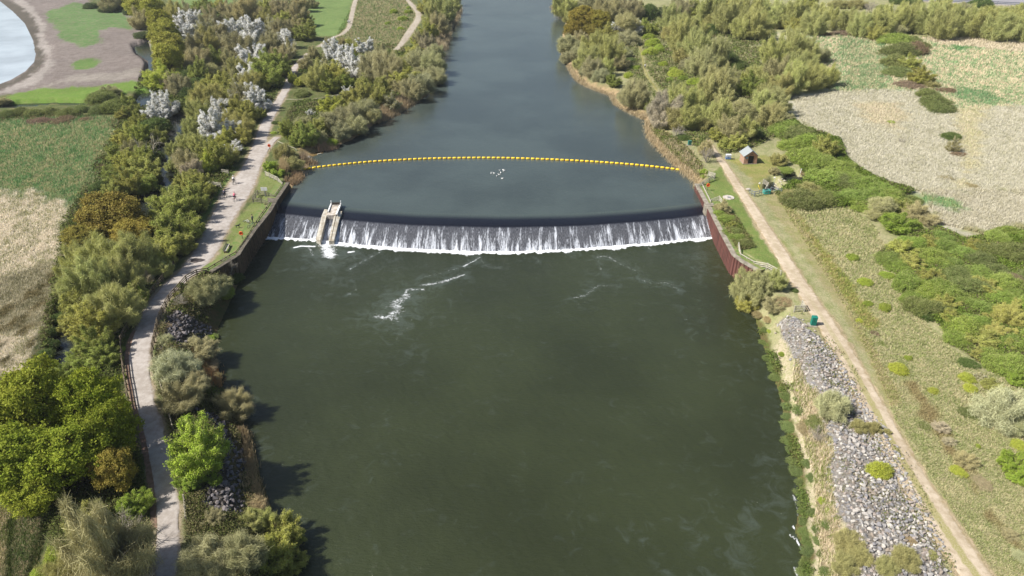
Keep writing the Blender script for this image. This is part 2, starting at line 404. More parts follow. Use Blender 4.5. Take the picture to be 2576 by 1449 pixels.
# right verge and meadow beside the track
rg(PL('P', [(1760, 460), (1822, 415), (1990, 640), (2150, 900), (2320, 1200), (2460, 1600), (2560, 1600), (2470, 1449), (2240, 1100), (2120, 880), (1960, 680), (1790, 520)]), (124, 138, 76), (158, 154, 100), .42, .8)
rg(PL('P', [(1755, 462), (1815, 420), (1835, 450), (1905, 560), (1970, 650), (1950, 680), (1850, 620), (1785, 510)]), (118, 138, 72), (144, 146, 88), .32, .5)
rg(PL('P', [(1830, 400), (1930, 390), (1960, 420), (1900, 470), (1960, 490), (1990, 520), (2100, 660), (2210, 820), (2180, 830), (2060, 660), (1960, 520), (1870, 430)]), (138, 146, 78), (168, 156, 104), .45, 1)
rg(PL('H', [(0, -20), (120, 40), (300, 300), (420, 560), (560, 800), (760, 1120), (1000, 1600), (900, 1600), (700, 1150), (500, 820), (330, 560), (120, 260), (-20, 60)]), (146, 148, 92), (172, 160, 122), .5, .8)
# banks by the rock armour
rg(PL('L', [(90, -400), (330, -300), (480, 300), (540, 900), (640, 1500), (420, 1700), (380, 1500), (330, 1200), (240, 600), (150, 100), (60, -300)], -1.5), (204, 190, 162), (140, 148, 86), .36, 1)
for a_, b_ in zip([(1090, 20), (1190, 180), (1240, 290), (1360, 480), (1480, 660), (1600, 860), (1700, 1010)], [(1190, 180), (1240, 290), (1360, 480), (1480, 660), (1600, 860), (1700, 1010), (1920, 1300)]):
    rg(PL('L', [(a_[0] - 12, a_[1]), (a_[0] + 14, a_[1]), (b_[0] + 14, b_[1]), (b_[0] - 12, b_[1])]), (136, 122, 86), (158, 148, 106), .45, 1.2)
ROCK_R1 = [Q('H', *p) for p in [(60, 1000), (120, 945), (250, 960), (300, 1030), (380, 1080), (480, 1200), (600, 1350), (660, 1449), (700, 1560), (790, 1730), (700, 1740), (600, 1560), (420, 1560), (280, 1449), (210, 1250), (130, 1120)]]
ROCK_R2 = [Q('L', *p) for p in [(430, 330), (470, 230), (620, 200), (800, 235), (900, 330), (950, 430), (980, 560), (1030, 680), (1100, 820), (1160, 900), (1220, 1060), (1280, 1160), (1300, 1260), (1360, 1449), (1400, 1600), (640, 1600), (600, 1400), (570, 1200), (600, 1060), (520, 1000), (490, 800), (460, 620), (500, 500)]]
ROCK_L1 = [Q('E', *p) for p in [(1270, 930), (1330, 900), (1440, 940), (1560, 1000), (1600, 1080), (1560, 1140), (1480, 1140), (1380, 1200), (1300, 1150), (1210, 1200), (1190, 1190), (1250, 1090), (1250, 1000)]]
ROCK_L2 = [Q('I', *p) for p in [(1380, 190), (1560, 200), (1700, 260), (1760, 420), (1830, 520), (1850, 700), (1850, 920), (1820, 990), (1680, 1000), (1560, 940), (1530, 760), (1640, 700), (1680, 500), (1600, 300)]]
def poly_on_ground(poly):
    a = np.array(poly); x, y, z = ground_ray(a[:, 0], a[:, 1]); return list(zip(x.tolist(), y.tolist()))
RKP = [poly_on_ground(p) for p in (ROCK_R1, ROCK_R2, ROCK_L1, ROCK_L2)]
for p in RKP[:2]: RG.append((p, C(156, 152, 146), C(128, 120, 108), .45, .3))
for p in RKP[2:]: RG.append((p, C(84, 80, 76), C(62, 58, 52), .45, .3))
def ground_cols(X, Y):
    n1 = vnoise(X, Y, .35, 6); n2 = vnoise(X, Y, 1.3, 7)
    A = np.empty((X.size, 3), dtype=np.float32); B = np.empty_like(A); S = np.full(X.size, .5, dtype=np.float32)
    A[:] = C(112, 128, 76); B[:] = C(160, 152, 116)
    for poly, a, b, s, soft in RG:
        xs = [p[0] for p in poly]; ys = [p[1] for p in poly]
        m = (X > min(xs) - 8) & (X < max(xs) + 8) & (Y > min(ys) - 8) & (Y < max(ys) + 8)
        if not m.any(): continue
        d = sdf(X[m], Y[m], poly) + (n1[m]*.6 + n2[m]*.5)*soft
        w = 1 - sstep(-soft*.5, soft*.5, d)
        A[m] = A[m]*(1 - w[:, None]) + np.array(a)*w[:, None]
        B[m] = B[m]*(1 - w[:, None]) + np.array(b)*w[:, None]
        S[m] = S[m]*(1 - w) + s*w
    return A, B, S
def build_ground():
    rows = [-120, -60, -20, 0, 10, 16, 20, 23.5, 27]; y = 30.0
    while y < 470:
        rows.append(y); z = y*cT + CAMH*sT
        y += min(max(z*z/(F0*CAMH)*3.6, .22), 2.8)
    while y < 9000: rows.append(y); y += (y - 455)*.16 + 2
    rows.append(9500.0)
    rows = np.array(rows, dtype=np.float32)
    t = np.concatenate([-np.geomspace(40, 1.32, 26), np.linspace(-1.3, 1.3, 860), np.geomspace(1.32, 40, 26)])
    zz = np.maximum(rows, 0)*cT + CAMH*sT
    half = .76*zz
    X = (t[None, :]*half[:, None]).astype(np.float32); Y = np.repeat(rows[:, None], len(t), 1)
    X = np.where(np.abs(X) > 9000, np.sign(X)*9000, X)
    sh = X.shape; X = X.ravel(); Y = Y.ravel()
    h, d, dw, isw, pd, lag, st = relief(X, Y, True)
    h = h.copy()
    far = sstep(500, 900, np.hypot(X, Y)); h = h*(1 - far) + far*np.where(h < -1, -1.0 + 0*h, h)
    A, B, S = ground_cols(X, Y)
    # bare margins of water
    def blend(w, a, b, s):
        w = w[:, None]; A[:] = A*(1 - w) + np.array(C(*a))*w; B[:] = B*(1 - w) + np.array(C(*b))*w
        S[:] = S*(1 - w[:, 0]) + s*w[:, 0]
    n = vnoise(X, Y, .9, 9)
    near = (d > -6) & (d < 14)
    upst = (Y > YW) & ~isw
    blend((1 - sstep(1.4, 3.2, d + n*1.0))*upst*near, (186, 160, 126), (132, 124, 84), .4)
    dn = (Y <= YW) & ~isw & (X < 0)
    blend((1 - sstep(2.0, 4.2, d + n))*dn*near, (112, 96, 68), (84, 92, 50), .45)
    dn = (Y <= YW) & ~isw & (X > 0)
    blend((1 - sstep(.6, 1.3, d + n*.5))*dn*near, (110, 98, 66), (96, 116, 52), .4)
    blend((1 - sstep(-.2, .1, d)).astype(np.float32), (88, 76, 52), (64, 58, 40), .5)
    blend((1 - sstep(.6, 1.8, st))*(d > 3), (70, 62, 42), (78, 84, 44), .5)
    # worn verges along the paths
    for nm, c1, wd in (('L', (176, 160, 138), .7), ('B', (180, 164, 140), .6), ('R', (196, 176, 146), .5), ('F1', (170, 160, 130), .5), ('F2', (170, 160, 130), .6)):
        q = path_sd(X, Y, nm) + n*.35
        blend((1 - sstep(.0, wd, q))*(q < 3), c1, (134, 130, 84), .35)
    # red brown edging left of the riverside path
    q = path_sd(X, Y, 'L')
    nr, nc = sh
    idx = np.arange(nr*nc).reshape(nr, nc)
    F = np.stack([idx[:-1, :-1].ravel(), idx[:-1, 1:].ravel(), idx[1:, 1:].ravel(), idx[1:, :-1].ravel()], 1)
    m, nt, b, out = newmat('ground_material')
    P = geopos(nt)
    n1 = noise(nt, P, .45, 6, .62); n2 = noise(nt, P, 2.6, 4, .6); n3 = noise(nt, mapping(nt, P, (1.0, .55, 1), (0, 0, .5)), 7.0, 3, .6)
    f = math_(nt, 'ADD', math_(nt, 'MULTIPLY', n1, .45), math_(nt, 'ADD', math_(nt, 'MULTIPLY', n2, .33), math_(nt, 'MULTIPLY', n3, .22)))
    thr = math_(nt, 'SUBTRACT', f, math_(nt, 'SUBTRACT', 1.0, math_(nt, 'ADD', math_(nt, 'MULTIPLY', attr(nt, 'sh'), .30), .35)))
    fac = remap(nt, thr, -.12, .12)
    c = mix_(nt, fac, attr(nt, 'ca', 'Color'), attr(nt, 'cb', 'Color'))
    n4 = noise(nt, P, 11.0, 3, .7); n5 = noise(nt, P, .07, 4, .6)
    c = mix_(nt, 1.0, c, math_vec_gray(nt, math_(nt, 'ADD', remap(nt, n4, .3, .7, .62, 1.34, False), remap(nt, n5, .3, .7, -.12, .12, False))), 'MULTIPLY')
    nt.links.new(c, b.inputs['Base Color']); b.inputs['Roughness'].default_value = .95; b.inputs['Specular IOR Level'].default_value = .1
    bump(nt, b, math_(nt, 'ADD', noise(nt, P, 5.0, 5, .7), math_(nt, 'MULTIPLY', noise(nt, P, 1.1, 3, .6), 1.4)), .6, .25)
    V = np.stack([X, Y, h], 1)
    me = mesh_np('ground', V, F, (m,), smooth=True)
    add_attr(me, 'ca', A, typ='FLOAT_COLOR'); add_attr(me, 'cb', B, typ='FLOAT_COLOR'); add_attr(me, 'sh', S)
    tag(obj('ground', me), kind='structure')
def math_vec_gray(nt, v):
    n = nt.nodes.new('ShaderNodeCombineColor')
    for i in range(3): nt.links.new(v, n.inputs[i])
    return n.outputs[0]
build_ground()
# ------------------------------------------------------------------ water
def water_mat(name, body, rough=.12, bstr=.35, foam=False, bscale=1.0, spec=.5):
    m, nt, b, out = newmat(name)
    P = geopos(nt)
    c0 = mix_(nt, remap(nt, noise(nt, P, .035, 4, .6), .35, .65), (*body, 1), tuple(x*.72 for x in body))
    b.inputs['IOR'].default_value = 1.33; b.inputs['Specular IOR Level'].default_value = spec
    hgt = math_(nt, 'ADD', noise(nt, mapping(nt, P, (.7, 1.5, 1), (0, 0, .25)), 1.6*bscale, 4, .6), math_(nt, 'MULTIPLY', noise(nt, mapping(nt, P, (.8, 1.6, 1), (0, 0, -.3)), 5.5*bscale, 3, .6), .35))
    b.inputs['Roughness'].default_value = rough
    if foam:
        fo = attr(nt, 'foam')
        s1 = noise(nt, mapping(nt, P, (1, 1, 1)), 1.3, 8, .72, .8); s2 = noise(nt, P, 5.5, 5, .7, .6)
        s = math_(nt, 'ADD', math_(nt, 'MULTIPLY', s1, .6), math_(nt, 'MULTIPLY', s2, .4))
        fm = remap(nt, math_(nt, 'ADD', math_(nt, 'MULTIPLY', fo, .46), s), .70, .93)
        # thin scum
        sc = attr(nt, 'scum')
        s3 = noise(nt, P, .45, 7, .65, 1.1)
        sm = math_(nt, 'MULTIPLY', remap(nt, math_(nt, 'ADD', math_(nt, 'MULTIPLY', sc, .35), s3), .55, .85), .16)
        # sparse floating flecks
        vo = nt.nodes.new('ShaderNodeTexVoronoi'); vo.inputs['Scale'].default_value = 1.7; nt.links.new(P, vo.inputs['Vector'])
        fl = math_(nt, 'MULTIPLY', remap(nt, vo.outputs['Distance'], .10, .05), remap(nt, math_(nt, 'ADD', noise(nt, P, .12, 5, .7), math_(nt, 'MULTIPLY', sc, .2)), .60, .74))
        c1 = mix_(nt, sm, c0, (.17, .21, .21, 1))
        c1 = mix_(nt, math_(nt, 'MULTIPLY', fl, .55), c1, (.5, .5, .42, 1))
        c1 = mix_(nt, fm, c1, (.80, .82, .84, 1))
        nt.links.new(c1, b.inputs['Base Color'])
        nt.links.new(math_(nt, 'ADD', math_(nt, 'MULTIPLY', fm, .6), rough), b.inputs['Roughness'])
    else:
        nt.links.new(c0, b.inputs['Base Color'])
    bump(nt, b, hgt, bstr, .12)
    return m
def curve_fn(pts):
    xs = np.array([p[0] for p in pts]); ys = np.array([p[1] for p in pts])
    o = np.argsort(xs); xs = xs[o]; ys = ys[o]
    def f(x):
        x = np.asarray(x, dtype=float)
        # smooth by averaging shifted linear interpolation
        r = 0
        for s in (-2, -1, 0, 1, 2): r = r + np.interp(x + s*1.2, xs, ys)
        return r/5
    return f
CREST = curve_fn(PL('P', [(640, 524), (690, 526), (780, 536), (860, 544), (960, 552), (1050, 558), (1260, 563), (1450, 560), (1600, 550), (1700, 541), (1780, 530), (1830, 524)], ZU))
FOOT = curve_fn(PL('P', [(560, 596), (660, 600), (790, 607), (860, 616), (1000, 629), (1200, 638), (1300, 638), (1450, 631), (1600, 619), (1700, 610), (1800, 600), (1900, 592)], ZD))
def build_water():
    # upstream sheet and falling water share columns
    xs = np.linspace(-60, 52, 640)
    cr = CREST(xs); ft = FOOT(xs*1.0)
    ys = np.concatenate([[0], np.geomspace(.6, 40, 26), np.linspace(44, 460, 60), [700, 1000, 1080]])
    X = np.repeat(xs[:, None], len(ys), 1); Y = cr[:, None] + 4.2 + ys[None, :]
    V = np.stack([X.ravel(), Y.ravel(), np.full(X.size, ZU)], 1)
    nr, nc = X.shape; idx = np.arange(nr*nc).reshape(nr, nc)
    F = np.stack([idx[:-1, :-1].ravel(), idx[1:, :-1].ravel(), idx[1:, 1:].ravel(), idx[:-1, 1:].ravel()], 1)
    me = mesh_np('river_upstream', V, F, (water_mat('river_upstream_material', C(88, 99, 94, .60), .13, .34, spec=.9),), smooth=True)
    tag(obj('river', me), 'calm grey blue water held back above the weir', None, kind='structure')
    # falling sheet
    T = np.concatenate([np.linspace(-.45, .0, 8)[:-1], np.linspace(0, 1, 46)])
    L = (cr - ft)
    rough = vnoise(np.repeat(xs[:, None], len(T), 1)*3.1, np.repeat(T[None, :], len(xs), 0)*5, 1.0, 3)
    X = np.repeat(xs[:, None], len(T), 1)
    Y = cr[:, None] - T[None, :]*L[:, None]
    Y = np.where(T[None, :] < 0, cr[:, None] + (-T[None, :]/.45)*4.2, Y)
    t = np.clip(T, 0, 1)
    prof = np.where(T < 0, ZU - .22*(1 + T/.45)**2, ZU - .22 - (ZU - ZD - .22)*(t*.22 + .78*t**1.25))
    Z = prof[None, :] + rough*.05*sstep(.25, .8, T)[None, :]
    V = np.stack([X.ravel(), Y.ravel(), Z.ravel()], 1)
    nr, nc = X.shape; idx = np.arange(nr*nc).reshape(nr, nc)
    F = np.stack([idx[:-1, :-1].ravel(), idx[:-1, 1:].ravel(), idx[1:, 1:].ravel(), idx[1:, :-1].ravel()], 1)
    F = F[:, ::-1]
    m, nt, b, out = newmat('weir_water_material')
    co = nt.nodes.new('ShaderNodeCombineXYZ'); nt.links.new(attr(nt, 'su'), co.inputs[0]); nt.links.new(attr(nt, 'sv'), co.inputs[1])
    uv = co.outputs[0]; sv = attr(nt, 'sv')
    a1 = noise(nt, mapping(nt, uv, (1.0, .9, 1)), 1.0, 3, .6, .3)       # broad curtains
    a2 = noise(nt, mapping(nt, uv, (3.2, 1.6, 1)), 1.0, 5, .72, .3)    # strands
    a3 = noise(nt, mapping(nt, uv, (11, 12, 1)), 1.0, 4, .75, .3)       # broken spray
    s = math_(nt, 'ADD', math_(nt, 'MULTIPLY', a1, .44), math_(nt, 'ADD', math_(nt, 'MULTIPLY', a2, .34), math_(nt, 'MULTIPLY', a3, .22)))
    grow = remap(nt, sv, .06, .9, -.05, .035, False)
    top = remap(nt, sv, .07, .17)
    fm = math_(nt, 'MULTIPLY', remap(nt, math_(nt, 'ADD', s, grow), .483, .62), top)
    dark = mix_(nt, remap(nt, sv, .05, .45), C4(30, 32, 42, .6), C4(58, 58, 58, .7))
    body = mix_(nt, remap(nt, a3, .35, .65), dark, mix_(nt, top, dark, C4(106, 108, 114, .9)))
    c = mix_(nt, fm, body, (.62, .65, .70, 1))
    c = mix_(nt, remap(nt, sv, -.44, -.16), C4(88, 99, 94, .60), c)
    nt.links.new(c, b.inputs['Base Color'])
    nt.links.new(math_(nt, 'ADD', math_(nt, 'MULTIPLY', fm, .5), .14), b.inputs['Roughness'])
    b.inputs['IOR'].default_value = 1.33
    bump(nt, b, math_(nt, 'ADD', a2, math_(nt, 'MULTIPLY', a3, .6)), .55, .2)
    me = mesh_np('weir_water', V, F, (m,), smooth=True)
    add_attr(me, 'su', np.repeat(xs[:, None], len(T), 1).ravel()); add_attr(me, 'sv', np.repeat(T[None, :], len(xs), 0).ravel())
    tag(obj('weir_water', me), 'white streaked sheet of water sliding down the broad curved weir', kind='structure')
    # pool below
    xs = np.concatenate([[-75, -66], np.linspace(-60, 56, 460), [64, 75]])
    ft = FOOT(xs)
    ys = np.concatenate([np.linspace(0, 4, 26), np.linspace(4.2, 88, 330), [95, 120, 180]])
    X = np.repeat(xs[:, None], len(ys), 1); Y = ft[:, None] + .5 - ys[None, :]
    fl = Y.ravel(); Xf = X.ravel()
    foam = np.zeros(Xf.size); scum = np.zeros(Xf.size)
    edge = np.repeat(ys[None, :], len(xs), 0).ravel()
    wid = .62 + .42*vnoise(Xf, Xf*0, .6, 4) + .5*vnoise(Xf, Xf*0, 2.3, 2)
    foam = np.maximum(foam, np.exp(-(np.maximum(edge - .5, 0)/wid)**2)*1.15)
    def streak(pts, w, a, reg='P'):
        q = seg_dist(Xf, fl, PL(reg, pts, ZD)); np.maximum(foam, a*np.exp(-(q/w)**2), out=foam); np.maximum(scum, 1.1*a*np.exp(-(q/(w*3.2))**2), out=scum)
    streak([(1690, 495), (1560, 565)], .35, .62, 'F'); streak([(1560, 565), (1250, 650)], .5, .42, 'F')
    streak([(1570, 625), (1400, 680), (1250, 705)], .6, .60, 'F'); streak([(1260, 735), (1140, 735), (1120, 790)], .6, .58, 'F')
    streak([(1130, 790), (1060, 830), (1070, 900), (1010, 940)], 1.7, .57, 'F'); streak([(1050, 960), (930, 940)], 1.6, .54, 'F'); streak([(1080, 900), (980, 860)], 1.4, .38, 'F')
    streak([(1690, 500), (1740, 560), (1840, 575)], .3, .45, 'F'); streak([(940, 455), (850, 500), (780, 540), (700, 590)], .4, .5, 'F')
    streak([(750, 730), (755, 770), (690, 770)], .35, .45, 'F'); streak([(1180, 960), (1130, 1040), (1060, 1110)], .7, .36, 'F')
    streak([(980, 470), (1050, 540), (1090, 640)], .6, .30, 'F'); streak([(700, 560), (700, 680), (620, 720)], 1.2, .26, 'F')
    streak([(290, 420), (340, 408), (440, 412)], .28, 1.05, 'F'); streak([(700, 455), (735, 450)], .35, .95, 'F')
    streak([(640, 490), (720, 485), (820, 545), (930, 590)], .5, .46, 'G'); streak([(940, 650), (1060, 690), (1170, 685), (1260, 740)], .55, .46, 'G')
    streak([(760, 705), (640, 710), (560, 780), (460, 800)], .6, .45, 'G'); streak([(660, 500), (665, 580), (700, 680)], .4, .38, 'G')
    streak([(1430, 480), (1400, 520), (1440, 600)], 1.6, .3, 'G'); streak([(1000, 400), (1040, 430)], .4, .55, 'G'); streak([(1310, 960), (1340, 1000)], .5, .4, 'G')
    streak([(130, 505), (210, 525)], .35, .45, 'G'); streak([(430, 470), (480, 500)], .35, .42, 'G')
    # plume from the fish pass
    streak([(520, 380), (535, 420), (560, 480)], 1.9, .78, 'F'); streak([(590, 400), (700, 410)], .9, .75, 'F')
    streak([(520, 520), (560, 550), (600, 660)], .7, .34, 'F'); streak([(400, 420), (430, 480)], .5, .5, 'F')
    def scm(pts, w, a, reg='K'):
        q = seg_dist(Xf, fl, PL(reg, pts, ZD)); np.maximum(scum, .45*a*np.exp(-(q/w)**2), out=scum)
    scm([(1932, 600), (1880, 800), (1800, 1000), (1680, 1180), (1760, 1449)], 1.6, 1.0); scm([(940, 1130), (1060, 1260), (1150, 1449), (1180, 1700)], 1.5, .9)
    scm([(1400, 1150), (1550, 1300), (1600, 1500)], 3.0, .6); scm([(30, 560), (60, 900), (150, 1200)], 1.4, .8, 'L'); scm([(1350, 740), (1500, 1000)], 4, .35)
    scm([(900, 300), (860, 600)], 3, .35, 'J'); scm([(1250, 1100), (1150, 1250)], 2.0, .6, 'F'); scm([(1250, 740), (1700, 1100), (1800, 1400)], 4, .45, 'G')
    q = sdf(Xf, fl, RIVER); scum = np.maximum(scum, .3*np.exp(-(q/2.5)**2))
    q = seg_dist(Xf, fl, PL('L', [(195, 830), (230, 1000)], ZD)); foam = np.maximum(foam, .5*np.exp(-(q/.35)**2))
    q = seg_dist(Xf, fl, PL('L', [(190, 1075), (200, 1100)], ZD)); foam = np.maximum(foam, .8*np.exp(-(q/.2)**2))
    q = seg_dist(Xf, fl, PL('L', [(160, 1140), (210, 1170), (250, 1230), (262, 1270)], ZD)); foam = np.maximum(foam, .9*np.exp(-(q/.17)**2))
    q = seg_dist(Xf, fl, PL('L', [(205, 1395), (225, 1440)], ZD)); foam = np.maximum(foam, .9*np.exp(-(q/.25)**2))
    # smooth side: foam fades close to the chute foot walls
    churn = np.exp(-(edge/1.6)**2)
    Z = ZD + churn*(.16 + .14*np.abs(vnoise(Xf, fl, 3.2, 8)) + .08*vnoise(Xf, fl, 6.5, 3)) + .02*vnoise(Xf, fl, 1.8, 6)
    V = np.stack([Xf, fl, Z], 1)
    nr, nc = X.shape; idx = np.arange(nr*nc).reshape(nr, nc)
    F = np.stack([idx[:-1, :-1].ravel(), idx[:-1, 1:].ravel(), idx[1:, 1:].ravel(), idx[1:, :-1].ravel()], 1)[:, ::-1]
    me = mesh_np('river_downstream', V, F, (water_mat('river_downstream_material', C(64, 71, 46, .64), .12, .9, True, 1.3),), smooth=True)
    add_attr(me, 'foam', foam); add_attr(me, 'scum', scum)
    tag(obj('river', me), 'dark green river below the weir with drifting foam', kind='structure')
    still = water_mat('still_water_material', C(60, 66, 60, .5), .06, .10)
    def sheet(name, pts, z, label, mat=None):
        c = Vector((sum(p[0] for p in pts)/len(pts), sum(p[1] for p in pts)/len(pts)))
        P = [(c.x + (p[0] - c.x)*1.0, c.y + (p[1] - c.y)*1.0) for p in pts]
        o = MB(); o.add([(p[0], p[1], z) for p in P], [tuple(range(len(P)))])
        me = bpy.data.meshes.new(name); me.from_pydata(o.V, [], o.F3 + o.F4 + o.FN); me.materials.append(mat or still); me.update()
        if me.polygons[0].normal.z < 0: me.flip_normals()
        tag(obj(name, me), label, kind='structure')
    def grow(poly, r):
        c = (sum(p[0] for p in poly)/len(poly), sum(p[1] for p in poly)/len(poly))
        return [(p[0] + r*(p[0] - c[0])/max(1, math.hypot(p[0] - c[0], p[1] - c[1])), p[1] + r*(p[1] - c[1])/max(1, math.hypot(p[0] - c[0], p[1] - c[1]))) for p in poly]
    lg = [(x if x > -600 else x, y) for x, y in LAGOON]
    sheet('lagoon_water', grow(lg, .6), -1.0, mat=water_mat('sky_reflection_water_material', C(196, 206, 212, .8), .15, .05), label= 'pale bright lagoon at the edge of the mud flats')  # bright sky reflection put into the lagoon's pale body colour
    sheet('pool_water', grow(POOL1, .7), -1.02, 'narrow blue pool between the mud flats and the yellow green trees')
    sheet('pond_water', grow(POOL2, .7), -1.02, 'small blue pond beside the white blossom bush')
    sheet('ditch_water', grow(DITCH1, .8), -1.02, 'long thin water filled ditch along the bright grass bank')
    sheet('spring_water', grow(POND_R, .8), -1.03, 'dark blue pond beside the pale stones and railings')
    sheet('basin_water', grow(BASIN_R, .4), -1.02, 'black shaded water inside the railed outfall basin')
    sheet('puddle_water', grow(DITCH2, .5), -1.02, 'little blue pool among the willows on the right bank')
    # stream ribbon
    c = resample(STREAM_C, 3.0); V = []; F = []
    for i, p in enumerate(c):
        d = (c[min(i + 1, len(c) - 1)] - c[max(i - 1, 0)]); n = Vector((-d.y, d.x, 0)).normalized()
        V += [tuple(p + n*2.6)[:2] + (-1.01,), tuple(p - n*2.6)[:2] + (-1.01,)]
        if i: F.append((2*i - 2, 2*i - 1, 2*i + 1, 2*i))
    me = bpy.data.meshes.new('stream_water'); me.from_pydata(V, [], F); me.materials.append(still); me.update()
    if me.polygons[0].normal.z < 0: me.flip_normals()
    tag(obj('stream_water', me), 'dark narrow stream winding between the trees left of the path', kind='structure')
build_water()
# ------------------------------------------------------------------ paths as sheets just above the ground
def path_mesh(name, key, mat, label, lift=.035, trim=1.0):
    c, w = PATHS[key]
    pts = resample([(p[0], p[1], w[i]) for i, p in enumerate(c)], .9)
    n = len(pts); K = 13
    V = []; U = []; Vv = []
    L = 0
    for i, p in enumerate(pts):
        a = pts[max(i - 1, 0)]; b = pts[min(i + 1, n - 1)]
        d = Vector((b.x - a.x, b.y - a.y)); dl = d.length; d.normalize(); nn = Vector((-d.y, d.x))
        wd = p.z*max(abs(d.y), .45)*trim
        if i: L += (Vector((p.x, p.y)) - Vector((pts[i-1].x, pts[i-1].y))).length
        for k in range(K):
            s = -1 + 2*k/(K - 1)
            j = 0
            if k in (0, K - 1): j = .10*random.uniform(-1, 1) + .12*math.sin(L*.9 + k) + .07*math.sin(L*2.3 + 2*k)
            off = s*wd/2*(1 + 0) + (j if k == K - 1 else -j if k == 0 else 0)
            V.append((p.x + nn.x*off, p.y + nn.y*off)); U.append(s); Vv.append(L)
    V = np.array(V); z = relief(V[:, 0], V[:, 1])
    z = np.maximum(z, -.3) + lift + .03*(1 - np.array(U)**2)
    z[np.abs(np.array(U)) > .98] -= .05
    idx = np.arange(n*K).reshape(n, K)
    F = np.stack([idx[:-1, :-1].ravel(), idx[:-1, 1:].ravel(), idx[1:, 1:].ravel(), idx[1:, :-1].ravel()], 1)[:, ::-1]
    me = mesh_np(name, np.column_stack([V, z]), F, (mat,), smooth=True)
    add_attr(me, 'u', U); add_attr(me, 'v', Vv)
    add_attr(me, 'yy', V[:, 1])
    tag(obj(name, me), label, kind='structure')
def path_mat(name, ca, cb, rut=None, edge=None):
    m, nt, b, out = newmat(name)
    P = geopos(nt)
    n1 = noise(nt, P, 1.2, 5, .65); n2 = noise(nt, P, 9, 4, .7)
    c = mix_(nt, remap(nt, math_(nt, 'ADD', math_(nt, 'MULTIPLY', n1, .45), math_(nt, 'ADD', math_(nt, 'MULTIPLY', n2, .2), math_(nt, 'MULTIPLY', noise(nt, P, .22, 4, .6), .35))), .40, .60), ca, tuple(x*.88 for x in cb[:3]))
    u = attr(nt, 'u'); au = math_(nt, 'ABSOLUTE', u)
    if rut:
        # wheel tracks pale, crown of the track with thin grass nearer the camera end
        mid = remap(nt, math_(nt, 'ADD', au, math_(nt, 'MULTIPLY', math_(nt, 'SUBTRACT', n1, .5), .5)), .30, .16)
        far = remap(nt, attr(nt, 'yy'), 62, 95, 1.0, .12)
        gr = math_(nt, 'MULTIPLY', math_(nt, 'MULTIPLY', mid, far), remap(nt, n2, .36, .56, .45, 1))
        c = mix_(nt, gr, c, rut)
    if edge:
        e = remap(nt, math_(nt, 'ADD', au, math_(nt, 'MULTIPLY', math_(nt, 'SUBTRACT', n1, .5), .7)), .72, 1.0)
        c = mix_(nt, math_(nt, 'MULTIPLY', e, .75), c, edge)
    sp = remap(nt, noise(nt, P, 30, 2, .7), .25, .75, .86, 1.12, False)
    c = mix_(nt, 1.0, c, math_vec_gray(nt, sp), 'MULTIPLY')
    nt.links.new(c, b.inputs['Base Color']); b.inputs['Roughness'].default_value = .95; b.inputs['Specular IOR Level'].default_value = .15
    bump(nt, b, noise(nt, P, 14, 4, .7), .3, .03)
    return m
PM_L = path_mat('pale_gravel_material', C4(200, 192, 184), C4(184, 174, 164), edge=C4(160, 146, 126))
PM_R = path_mat('sandy_track_material', C4(216, 200, 176), C4(196, 178, 150), rut=C4(164, 158, 104), edge=C4(170, 152, 112))
PM_F = path_mat('field_path_material', C4(198, 188, 172), C4(178, 166, 148), edge=C4(150, 146, 112))
path_mesh('path_riverside', 'L', PM_L, 'pale gravel riverside path curving along the left bank')
path_mesh('path_branch', 'B', PM_L, 'short pale branch of the gravel path leading to the landing stage', .045)
path_mesh('track', 'R', PM_R, 'sandy twin rutted track running beside the right bank')
path_mesh('path_field', 'F1', PM_F, 'pale path across the far green field with two walkers')
path_mesh('path_meadow', 'F2', PM_F, 'pale path curving through the far rough meadow near the river')
path_mesh('path_worn', 'T', PM_F, 'thin worn footpath leading to the riverside bushes')
path_mesh('path_grass', 'C', path_mat('worn_grass_material', C4(176, 168, 110), C4(156, 152, 92)), 'narrow worn path among scrub on the far right bank')
# stain of damp on the gravel path
o = MB(); V = []
cx, cy = G(496, 656)
for k in range(26):
    a = 2*PI*k/26; r = 1 + .12*math.sin(3*a + 1) + .08*math.sin(7*a)
    V.append((cx + 1.15*r*math.cos(a), cy + .75*r*math.sin(a), .112))
o.add(V, [tuple(range(26))]); tag(o.build('path_damp_patch', simple('damp_gravel_material', C(92, 84, 80), C(70, 64, 62), 2.0, .55)), 'dark damp patch on the gravel path', kind='structure')
# edging strip of reddish soil left of the path in the foreground
def strip(name, pts, w, z, mat, label, jit=.0, step=.8, kind='structure'):
    c = resample(pts, step); V = []; F = []
    for i, p in enumerate(c):
        d = c[min(i + 1, len(c) - 1)] - c[max(i - 1, 0)]; nn = Vector((-d.y, d.x, 0)).normalized()
        w1 = w/2 + random.uniform(-jit, jit); w2 = w/2 + random.uniform(-jit, jit)
        V += [(p.x + nn.x*w1, p.y + nn.y*w1, z), (p.x - nn.x*w2, p.y - nn.y*w2, z)]
        if i: F.append((2*i - 2, 2*i - 1, 2*i + 1, 2*i))
    me = bpy.data.meshes.new(name); me.from_pydata(V, [], F); me.materials.append(mat); me.update()
    if me.polygons[0].normal.z < 0: me.flip_normals()
    return tag(obj(name, me), label, kind=kind)
strip('path_edging', PL('P', [(388, 1330), (378, 1200), (355, 1080), (337, 1010), (325, 950), (321, 900), (326, 862), (340, 832)]), .62, .055, simple('red_soil_material', C(150, 120, 104), C(126, 104, 84), 2.5), 'reddish brown bare strip along the left edge of the gravel path', .07)
